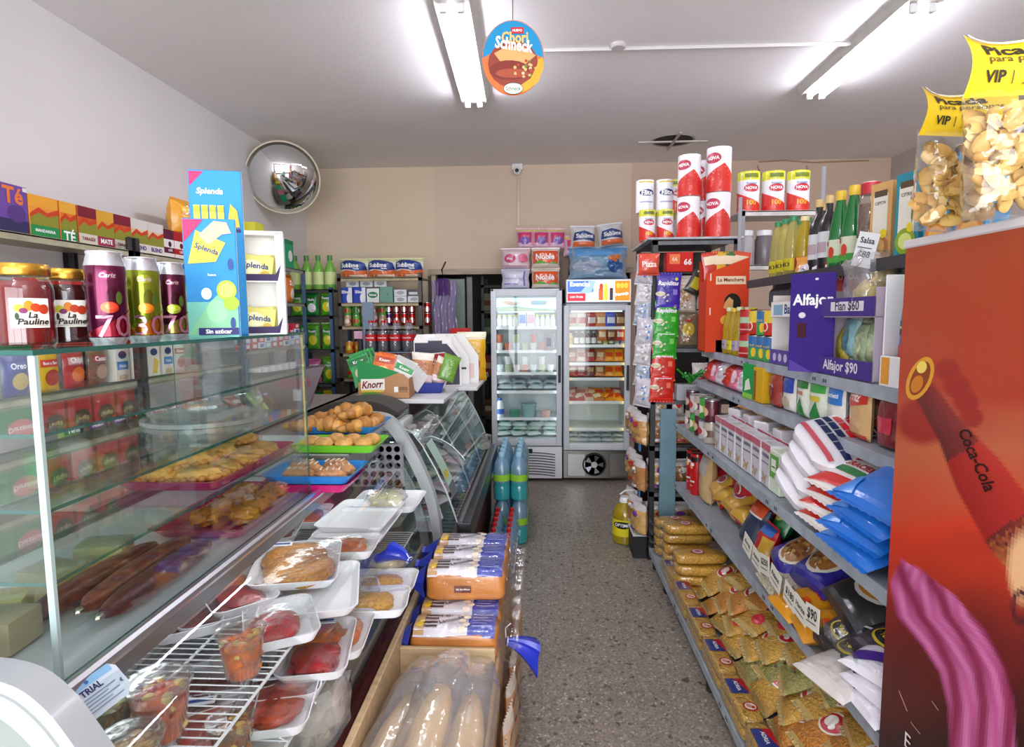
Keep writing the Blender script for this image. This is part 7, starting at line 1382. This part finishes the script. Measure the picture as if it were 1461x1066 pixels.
bottle('spice_jar', 'jar', [(.033, 0), (.036, .01), (.036, .20), (.028, .225), (.026, .24)], 'clearcup', ('7A4A28', 'grain', .20), (.030, .232, .272, 'B81C24'), (.0365, .02, .10, '2E5A3C'), n=18, art=[('e', 0, .65, .08, .2, 'D8D8C8')]).place((1.12, 2.13, Z6), 'tall brown spice jar with red lid beside the green bottles', None, R_)
def juice(c1, c2, c3, txt):
    return carton('juice_carton', 'carton', .085, .07, .245, c1, [('r', -.34, .25, .34, .85, 'E8E2D4'), ('r', -.3, .82, .3, .9, '5A4634'), ('t', txt, 0, .74, .5, '4A4A50', {'bold': .02}), ('e', 0, .18, .42, .16, c2), ('e', 0, .18, .28, .10, c3), ('e', .2, .34, .16, .06, 'E8D020')], side=shade(c1, .85))
for i, (k, y, l) in enumerate(((juice('D8A868', 'B87840', 'E0B070', 'CEPITA'), 2.01, 'tan almond drink carton beside the spice jar'), (juice('2A8A9A', '8AA82A', 'D8E080', 'CITRIC'), 1.87, 'teal juice carton with a cut green fruit'), (juice('3A9AD0', 'E88A2C', 'F0B860', 'BAGGIO'), 1.73, 'light blue juice carton with orange fruit nearest the snack bags'), (juice('3A9AD0', 'E88A2C', 'F0B860', 'BAGGIO'), 1.60, 'light blue juice carton with orange fruit behind the clear snack bags'))):
    k.place((1.12, y, Z6), l, 'drink cartons on the dark top shelf', R_ + .25)
bottle('dark_bottle', 'bottle', [(.035, 0), (.037, .01), (.037, .2), (.02, .25), (.016, .27)], 'plastic', None, (.024, .265, .315, '2A2038'), None, col='3A3040', n=16).place((1.24, 1.86, Z6), 'dark capped bottle behind the teal juice carton', None)
b = B(); b.box(-.035, .035, -.0006, .0006, -.06, .05, 'E8E8EA', 'paper'); A = Art(b, flat(.07, -.0006), .07, .1); A.t('Salsa', 0, .25, .7, '2A2A30'); A.t('$88', 0, -.2, .6, '2A2A30'); A.r(-.4, .0, .3, .03, '5A5A60')
single('price_note', b, 'white handwritten price note hanging from the dark top shelf', 'price note', None, (1.04, 1.99, 1.79), (0, .25, R_ + .5))
# wire of green things under: small items between level five and six far end
# ------------------------------------------------------------------ red cooler seen from its side
e = empty('red_cooler', (0, 0, 0), 'tall red drinks cooler with a printed bottle advert on its side', 'cooler')
CXX, CY_0, CZ = .80, .38, 1.722
CY_1 = at(1293, 352, X=.80).y
b = B(); b.box(CXX + .002, 1.40, CY_0, CY_1, .03, CZ, '8A1C14', 'plastic', .006); part('cabinet', b, e)
b = B(); b.box(CXX - .004, 1.405, CY_0 - .005, CY_1 + .006, CZ, CZ + .018, 'D8D4D6', 'satin', .003); part('top_sheet', b, e)
b = B(); W = CY_1 - CY_0
CI = CR.transposed()
def pix(p):
    q = CI @ (Vector(p) - CP); return 730.5 + F * q.x / -q.z, 533 - F * q.y / -q.z
def mixc(a, b_, t): t = max(0, min(1, t)); return tuple(a[i] + (b_[i] - a[i]) * t for i in range(3))
def ramp(x, st):
    if x <= st[0][0]: return st[0][1]
    for (x0, c0), (x1, c1) in zip(st, st[1:]):
        if x < x1: return mixc(c0, c1, (x - x0) / (x1 - x0)) if isinstance(c0, tuple) else c0 + (c1 - c0) * (x - x0) / (x1 - x0)
    return st[-1][1]
def colr(u, v):
    x, y = pix((CXX, CY_1 - W * u, .03 + (CZ - .03) * v)); nz = noise.noise(Vector((x * .012, y * .02, 3)))
    c = ramp(y + 40 * nz, [(340, (.40, .060, .018)), (560, (.42, .045, .018)), (640, (.50, .12, .05)), (760, (.62, .045, .015)), (900, (.16, .012, .010)), (1060, (.030, .006, .006))])  # paler middle stop paints a hazy reflection into the advert colour
    # palm and fingers
    for cx, cy, r in ((1318, 600, 34), (1352, 528, 16), (1366, 552, 17), (1378, 574, 16), (1386, 596, 15)):
        d = math.hypot((x - cx) / 1.15, y - cy) / r; c = mixc(c, (.32, .02, .012), (1.15 - d) * 3)
    # bottle
    ax, ay, bx, by = 1318, 556, 1475, 800; L2 = (bx - ax) ** 2 + (by - ay) ** 2; t = ((x - ax) * (bx - ax) + (y - ay) * (by - ay)) / L2
    side = ((x - ax) * (by - ay) - (y - ay) * (bx - ax)) / math.sqrt(L2); rad = ramp(t, [(0, 18.0), (.25, 24.0), (.5, 40.0), (.8, 46.0), (1.1, 38.0)])
    if 0 < t < 1.2:
        k = (rad - abs(side)) / 5; body = mixc((.10, .012, .012), (.25, .025, .02), .5 + side / rad * .5)
        if .36 < t < .78: body = mixc((.30, .012, .010), (.50, .03, .02), .5 + side / rad * .5)
        if t > .8: body = mixc(body, (.75, .22, .05), (t - .78) * 3 + .5 * noise.noise(Vector((x * .15, y * .15, 1))))
        c = mixc(c, body, k)
    # magenta cloth with folds
    xl = ramp(y, [(795, 1284.0), (830, 1268.0), (880, 1276.0), (920, 1312.0), (960, 1338.0), (1010, 1350.0), (1080, 1352.0)]); xr = ramp(y, [(795, 1284.0), (815, 1320.0), (850, 1365.0), (900, 1410.0), (950, 1436.0), (1000, 1450.0), (1080, 1452.0)])
    if y > 795:
        k = min(x - xl, xr - x) / 7; f = math.sin((x - (xl + xr) / 2) * .16 + (y - 800) * .02) * .5 + .5; f2 = math.sin((x - xl) * .37 + y * .01) * .5 + .5
        c = mixc(c, mixc(mixc((.26, .02, .08), (.55, .10, .30), f), (.70, .25, .48), f * f2 * .6), k)
    d = math.hypot((x - 1462) / 26, (y - 810) / 55); c = mixc(c, (.85, .50, .25), (1.1 - d) * 2.5)
    d = math.hypot((x - 1456) / 14, (y - 866) / 26); c = mixc(c, (.05, .01, .02), (1 - abs(d - .8) * 3))
    return c + (1,)
b.surf(colr and (lambda u, v: (CXX, CY_1 - W * u, .03 + (CZ - .03) * v)), 150, 250, colr, 'plastic')
PF = lambda x, z, ee: (CXX - ee * .6, x, z)
A = Art(b, PF, 1, 1, 'plastic')
def pp(pts, col): A.p([(at(x, y, X=CXX).y, at(x, y, X=CXX).z) for x, y in pts], col)
def arc(cx, cy, rx, ry, rot=0, n=20, a0=0, a1=2 * PI):
    return [(cx + rx * math.cos(a) * math.cos(rot) - ry * math.sin(a) * math.sin(rot), cy + rx * math.cos(a) * math.sin(rot) + ry * math.sin(a) * math.cos(rot)) for a in [a0 + (a1 - a0) * i / n for i in range(n)]]
pp(arc(1313, 540, 17, 33, .42), 'D89A28'); pp(arc(1313, 540, 12, 26, .42), '8A3A10'); pp(arc(1309, 548, 8, 13, .4), 'C87A1C'); pp(arc(1316, 524, 7, 9, .4), 'F0D060')
pc = at(1394, 663, X=CXX); A.t('Coca-Cola', pc.y, pc.z, -.105, '2A0806', .02, .9, -1.5, .0) if 0 else None
vs, fs, Wt, Ht = glyphs('Coca-Cola', .02); k = .125 / Wt; an = math.radians(-50); P = []
for x, y in vs:
    x, y = x * k, y * k * 1.5; x += y * .3; xr = x * math.cos(an) - y * math.sin(an); yr = x * math.sin(an) + y * math.cos(an); P.append((pc.y - xr, pc.z + yr + .01))
A._add(P, fs, '2A0806')
vs, fs, Wt, Ht = glyphs('E', .0); pc = at(1296, 1058, X=CXX); A._add([(pc.y - x * .05, pc.z + y * .05) for x, y in vs], fs, 'E8E0E0')
for x, y, dx, dy in ((1283, 985, 12, 30), (1330, 1000, 10, 14), (1300, 1030, 14, 18)): pp([(x, y), (x + dx, y + dy), (x + dx + 1, y + dy), (x + 1, y)], 'C8A8A0')
part('printed_side', b, e)
# big clear snack bags with yellow header cards
def picada(w, h, seed, label, loc, rot, curl):
    e = empty('snack_bag', loc, label, 'snack bag', 'clear snack bags on the red cooler', rot)
    S = bagsurf(w, h * .74, .085, seed, True, wr=.25)
    b = B()
    for sd in (-1, 1): b.surf(lambda u, v: S(-w / 2 + w * u, h * .74 * v, .001, sd), 16, 20, 'FFFFFF', 'film')
    part('clear_bag', b, e)
    b = B(); rg = random.Random(seed)
    for i in range(90):
        z = rg.uniform(.02, h * .60); x = rg.uniform(-.36, .36) * w; y = rg.uniform(-.02, .018)
        R = Matrix.Rotation(rg.uniform(0, 6), 3, 'Z') @ Matrix.Rotation(rg.uniform(-1, 1), 3, 'X') @ Matrix.Rotation(rg.uniform(-.8, .8), 3, 'Y')
        s_ = rg.uniform(.65, 1.0); c = rg.choice(['D8B468', 'CEA656', 'E0C280', 'C89A4C'])
        def shell(u, v):
            a = (u - .5) * 2.6; q = Vector(((v - .5) * .052 * s_, .018 * s_ * math.cos(a) * (1 - .5 * (2 * v - 1) ** 2) - .01, .02 * s_ * math.sin(a) * (1 - .55 * (2 * v - 1) ** 2))); q = R @ q; return (x + q.x, y + q.y * .7, z + q.z)
        b.surf(shell, 7, 6, c, 'snack')
    part('snacks', b, e)
    b = B()
    def hd(u, v, e_=0): return ((u - .5) * w * 1.04, -.006 - e_ - curl * math.sin(PI * v) * .02 + .02 * math.sin(u * 5) * v, h * .68 + h * .34 * v + .015 * (u - .5) * 0 - .02 * math.sin(PI * u) * (v > .5) * (v - .5))
    b.surf(hd, 14, 8, 'E8C41C', 'paper')
    A = Art(b, lambda x, z, e_: hd(max(0, min(1, x / w + .5)), max(0, min(1, z / (h * .34))), .001 + e_), w, h * .34, 'paper', True)
    A.t('Picada', -.08, .76, .52, '2A2416', .03, 0, .75); A.t('para personas', .0, .53, .66, '4A3C1C', .01, 0, .8); A.t('VIP', -.28, .28, .18, '2A2416', .03); A.r(-.14, .16, -.13, .36, '4A3C1C')
    for i in range(3): A.e_(.0 + i * .12, .30, .04, .065, '1E1A14'); A.e_(.0 + i * .12, .30, .02, .03, 'E8C41C')
    A.r(-.06, .14, .3, .17, '7A6420'); A.r(-.48, .93, .48, .99, 'F4ECC8')
    part('header_card', b, e)
picada(.165, .265, 3, 'clear bag of shell snacks with yellow header card, behind the larger bag', (at(1356, 325, Y=1.235).x, 1.235, CZ + .018), (0, .02, .12), 1)
picada(.20, .295, 9, 'largest clear bag of shell snacks with yellow header card, nearest on the cooler', (at(1452, 310, Y=1.075).x, 1.075, CZ + .018), (0, -.06, .10), 1)

# ------------------------------------------------------------------ end stand beyond the grocery shelving
rb = rack('end_stand', 'dark end stand with a grey metal top, crammed with hanging bags', .69, 1.22, 3.78, 4.42, [.16, .45, .75, 1.05, 1.38, 2.045], 2.04, 'y-', '6A6C72', '2A2A2E')
part('top_shelf_plate', B().box(.66, 1.24, 3.765, 4.44, 2.046, 2.06, 'B0B4BA', 'oldmetal', .003), rb); part('rear_board', B().box(.72, 1.2, 4.39, 4.40, .2, 2.03, '2A2420', 'satin'), rb)
b = B(); b.box(.60, .685, 3.80, 4.3, .0, .15, '222226', 'rubber', .004); b.box(.595, .687, 3.79, 4.31, .15, .158, 'DCDCE0', 'plastic', .003); single('black_crate', b, 'low black crate with white rim under the end stand bread bags', 'crate')
tort = {c: bag('tortilla_pack', 'tortilla pack', .15, .205, .022, c1, [('t', 'Rapiditas', -.02, .72, .85, 'F4F0F8', {'bold': .03, 'shear': .2}), ('r', .18, .4, .36, .56, c3), ('v', -.1, .3, .25, .1, 6, ['E8E0D0', c3], .05), ('e', -.34, .42, .2, .07, 'D8D0B0'), ('e', -.36, .42, .13, .045, 'B8AC80'), ('r', -.35, .05, .4, .08, shade(c1, 1.8)), ('e', .3, .86, .07, .05, 'C8D060')], 'softbag', 3, flatbottom=False, wr=.25) for c, c1, c3 in (('purple', '3A24A0', '8A80D0'), ('green', '22A01C', '7AD060'), ('red', 'D02410', 'F08060'))}
tl = [('purple', 1.625), ('green', 1.46), ('green', 1.325), ('red', 1.185), ('red', 1.05)]
for i, (c, z) in enumerate(tl): tort[c].place((.775 - .006 * i, 3.735 - .006 * (4 - i), z), '%s tortilla pack hanging on the end stand strip, %s from the top' % (c, ORD[i]), 'hanging tortilla packs', (0, .03, .0))
cw = [bag('clear_snack_bag', 'snack bag', .12, .17, .05, c, [('v', 0, .5, .3, .3, 10, ['FFFFFF', c2, 'C0C4D0'], .07)], 'foil', i + 1, wr=.4, flatbottom=False) for i, (c, c2) in enumerate((('C8C4CC', '3A7AD0'), ('D8D4D8', 'A89080'), ('B0B8C8', '4A8AD8')))]
for i in range(7): cw[i % 3].place((.64 + .01 * (i % 2), 3.80 + .02 * (i % 3), 1.78 - i * .128), 'clear whitish bag hanging at the fridge side of the end stand, %s from the top' % ORD[i], 'clear hanging bags', (0, .1, -.6 + .3 * (i % 2)))
bag('red_round_bag', 'snack bag', .13, .12, .06, 'D8503C', [('t', 'Pizza', 0, .5, .7, 'F4E0D8', {'bold': .03})], 'foil', 3, flatbottom=False).place((.655, 3.70, 1.83), 'round translucent red bag at the top of the end stand', None, 0)
carton('red_box', 'box', .16, .10, .12, 'C82018', [('r', -.4, .4, 0, .9, 'E87A48'), ('t', '66', .3, .5, .3, 'F4F0EC', {'bold': .03}), ('t', '66', -.2, .65, .2, 'F4D8C0')]).place((.86, 3.83, 1.85), 'bright red box with pale lettering under the metal top', None, 0)
single('box_ledge', B().box(.72, 1.18, 3.80, 4.3, 1.84, 1.849, '3A3A3E', 'satin'), 'narrow dark ledge inside the end stand', 'ledge')
gf = [bag('gift_bag', 'snack bag', .15, .24, .06, c, [('e', 0, .5, .3, .2, c2), ('p', [(-.3, .8), (0, .7), (.3, .85), (0, .76)], 'C02028'), ('v', 0, .3, .3, .2, 14, ['D8B080', 'A8683C', 'E8E0D8'], .05)], 'foil', i + 4, wr=.3) for i, (c, c2) in enumerate((('C8BCB0', 'B08A60'), ('D8D0CC', 'C83030'), ('7A6A50', 'C8A830')))]
for i, (x, z) in enumerate(((.90, 1.60), (1.04, 1.62), (.92, 1.385), (1.06, 1.385), (1.02, 1.20))): gf[i % 3].place((x, 3.80, z if z > 1.3 else 1.055), '%s bag with ribbon on the end stand, %s' % (('clear beige', 'clear white and red', 'olive and gold')[i % 3], ('upper near side', 'upper far side', 'lower near side', 'lower far side', 'lowest')[i]), 'ribboned bags on the end stand', random.uniform(-.2, .2), .9)
bag('black_yellow_packet', 'packet', .10, .14, .02, '2A2A22', [('r', -.3, .2, .3, .7, 'B8A820')], 'softbag', 2, flatbottom=False).place((.925, 3.76, 1.72), 'small black and yellow packet tilted on the end stand', None, (0, .5, 0))
b = B()
rg = random.Random(4)
for i in range(16): x = rg.uniform(-.07, .07); b.tube([(0, 0, 0), (x * .6, rg.uniform(-.03, .03), .05), (x * 1.3, rg.uniform(-.05, .05), .03 + rg.uniform(0, .06))], .006, rg.choice(['2E9A34', '58C048', '1E7A28']), 'plastic', 5)
single('green_bow', b, 'curly bright green plastic ribbon bundle on the end stand', 'ribbon', None, (.93, 3.74, 1.16)); bb = B().box(.84, 1.02, 3.70, 3.79, 1.055, 1.155, 'A8A8AE', 'satin', .004)
single('gray_box', bb, 'plain grey box under the green ribbon bundle', 'box')
pb_ = [bag('bread_bag', 'bread', .17, .20, .09, c, [('e', 0, .45, .35, .25, shade(c, .8)), ('r', -.35, .1, .2, .2, c2), ('e', .05, .7, .2, .1, c2)], 'foil', i + 2, wr=.3, bands=((.85, 1.01, 'D8D0D0'),)) for i, (c, c2) in enumerate((('C89A5C', 'B83030'), ('D8AC68', '7A3AA0'), ('B8804C', 'E8E0E0')))]
n = 0
for lv, z in enumerate((.162, .452, .752)):
    for i in range(4):
        pb_[(lv + i) % 3].place((.77 + .13 * i, 3.86, z), 'bagged rolls facing the aisle end, %s along on the %s level of the end stand' % (ORD[i], ORD[lv]), 'bread bags on the end stand', random.uniform(-.2, .2), .95)
    for i in range(3): pb_[(lv + i + 1) % 3].place((.645, 3.84 + .17 * i, z + .0), 'bagged rolls at the aisle side of the end stand, %s back on the %s level' % (ORD[i], ORD[lv]), 'bread bags at the aisle side', -1.3 + random.uniform(-.2, .2), .95)
for lv, z in enumerate((.47, .77, 1.08)): single('blue_price_strip', B().box(.632, .640, 3.80, 3.86, z - .06, z + .12, '4A78B0', 'paper', .001), 'slanted blue price strip on the aisle side of the end stand, %s from the floor' % ORD[lv], 'price strip', 'blue price strips')
for i in range(4): gf[i % 2].place((.76 + .11 * i, 3.80, 1.055 - .0 if i > 1 else .955), 'crinkled sweets bag at mid height of the end stand, %s along' % ORD[i], 'crinkled sweets bags', (0, 0, .2 * i), .55)
# oil jug on the floor
e = empty('oil_jug', (.585, 4.10, 0), 'large yellow oil jug with white cap standing alone on the floor', 'jug', rot=(0, 0, .3))
b = B(); b.lathe([(.075, 0), (.085, .01), (.085, .10), (.078, .115), (.085, .13), (.085, .20), (.07, .25), (.035, .285), (.028, .30)], 'E8D030', 'oilpet', 28); part('jug_body', b, e)
b = B(); b.lathe([(.038, .285), (.038, .315), (.034, .322), (.001, .322)], 'F2F2F2', 'plastic', 20); part('cap', b, e)
b = B(); b.tube([(-.035, 0, .29), (-.04, 0, .34), (.0, 0, .365), (.06, 0, .36), (.085, 0, .33), (.05, 0, .30)], .006, 'F2F2F2', 'plastic', 8); part('handle', b, e)
b = B(); b.lathe([(.0865, .06), (.0865, .175)], 'E8D820', 'paper', 28, cap0=False, cap1=False); A = Art(b, lambda x, z, ee: ((.0865 + ee) * math.sin(x / .0865), -(.0865 + ee) * math.cos(x / .0865), .06 + z), PI * .0865, .115, 'paper', True); A.e_(-.2, .7, .26, .22, '1A1A18'); A.t('OPTIMO', -.2, .7, .42, 'FFFFFF', .03); A.r(.15, .1, .32, .9, 'C8C0A8'); part('jug_label', b, e)
# ------------------------------------------------------------------ paper rolls on top
def nova(c1, band, txt, r=.062, h=.225):
    b = B(); b.lathe([(r * .5, 0), (r, .003), (r, h - .003), (r * .5, h)], 'EFEDF2', 'foil', 22)
    A = Art(b, lambda x, z, ee: ((r + ee) * math.sin(x / r), -(r + ee) * math.cos(x / r), z), PI * r, h, 'foil', True)
    if c1 == 'red': A.p([(-.5, 0), (.5, 0), (.5, .28), (.1, .62), (-.5, .30)], 'D0281E'); A.e_(-.2, .74, .22, .12, 'B82848'); A.t(txt, -.2, .74, .34, 'FFFFFF', .03)
    if c1 == 'yel': A.r(-.5, .78, .5, 1, 'D8D82A'); A.p([(-.5, 0), (.5, 0), (.5, .12), (-.5, .5)], 'D0281E'); A.e_(0, .58, .22, .1, 'C02838'); A.t(txt, 0, .58, .34, 'FFFFFF', .03); A.t('Evolution', 0, .7, .3, '3A78B0'); A.t('100', 0, .22, .26, 'E8B020', .03); A.r(-.2, .84, .2, .94, '6A7A20')
    if c1 == 'eli': A.e_(0, .6, .28, .1, '1A2A6A'); A.t(txt, 0, .6, .4, 'FFFFFF', .03); A.r(-.3, .9, .3, .94, 'D8C030'); A.r(-.25, .3, .25, .34, 'A8A8C8')
    return Kit('paper_roll', 'paper roll', [('paper_roll', b)])
nr, ny, ne = nova('red', 0, 'NOVA'), nova('yel', 0, 'NOVA'), nova('eli', 0, 'Elite')
ZT = 2.061
for i, (k, x, y, j, l, s) in enumerate(((ny, .685, 3.95, 0, 'yellow topped paper roll at the fridge end of the metal top', .85), (ny, .80, 3.95, 0, 'yellow topped paper roll second from the fridge end', .85), (ne, .69, 4.08, 1, 'white and navy paper roll above the endmost yellow one', .95), (ne, .82, 4.08, 1, 'white and navy paper roll, second one', .95), (ny, .90, 4.1, 1, 'yellow topped paper roll squeezed beside the tall red stack', .95),
                                     (nr, .925, 3.86, 0, 'big red and white paper roll, lower one of the first tall stack', 1.12), (nr, .925, 3.86, 1, 'big red and white paper roll, upper one of the first tall stack', 1.12), (nr, 1.10, 3.84, 0, 'big red and white paper roll, lower one of the tallest stack', 1.2), (nr, 1.10, 3.84, 1, 'big red and white paper roll, upper one of the tallest stack', 1.2), (nr, 1.05, 4.02, 0, 'red and white paper roll behind the two tall stacks, lower', 1.12), (nr, 1.05, 4.02, 1, 'red and white paper roll behind the two tall stacks, upper', 1.12))):
    zz = ZT + (.226 * s * j if k is nr else (.193 if j else 0)); k.place((x, y, zz), l, 'paper rolls on the metal top', (0, 0, .1 if k is not nr else -.15), s)
for i in range(2): ny.place((.72 + i * .13, 4.12, ZT), 'yellow topped paper roll hidden in the second line, supporting a navy one, %s' % ORD[i], 'rear paper rolls', 0, .86)
rack('rear_stand', 'tall stand behind the end stand carrying three yellow topped paper rolls', 1.27, 1.78, 3.95, 4.35, [.5, 1.0, 1.5, 1.9, 2.24], 2.25, 'y-', 'C8C4C0', '8A8A90')
for i in range(3): ny.place((1.345 + i * .158, 4.03, 2.242), 'yellow topped red and white paper roll on the rear stand, %s from the tall stack' % ORD[i], 'paper rolls on the rear stand', 0, 1.12)
for i in range(4): bottle('big_jar', 'jar', [(.05, 0), (.055, .01), (.055, .16), (.045, .19), (.045, .2)], 'plastic', None, (.05, .19, .225, 'E4E2E6'), None, col=('A8A4A8', '6A6268', 'B8B4B8', 'C8C080')[i], n=18).place((1.335 + i * .12, 4.03, 1.902), '%s jar with white lid under the paper rolls, %s along' % (('grey', 'dark', 'pale grey', 'straw coloured')[i], ORD[i]), 'jars on the rear stand')
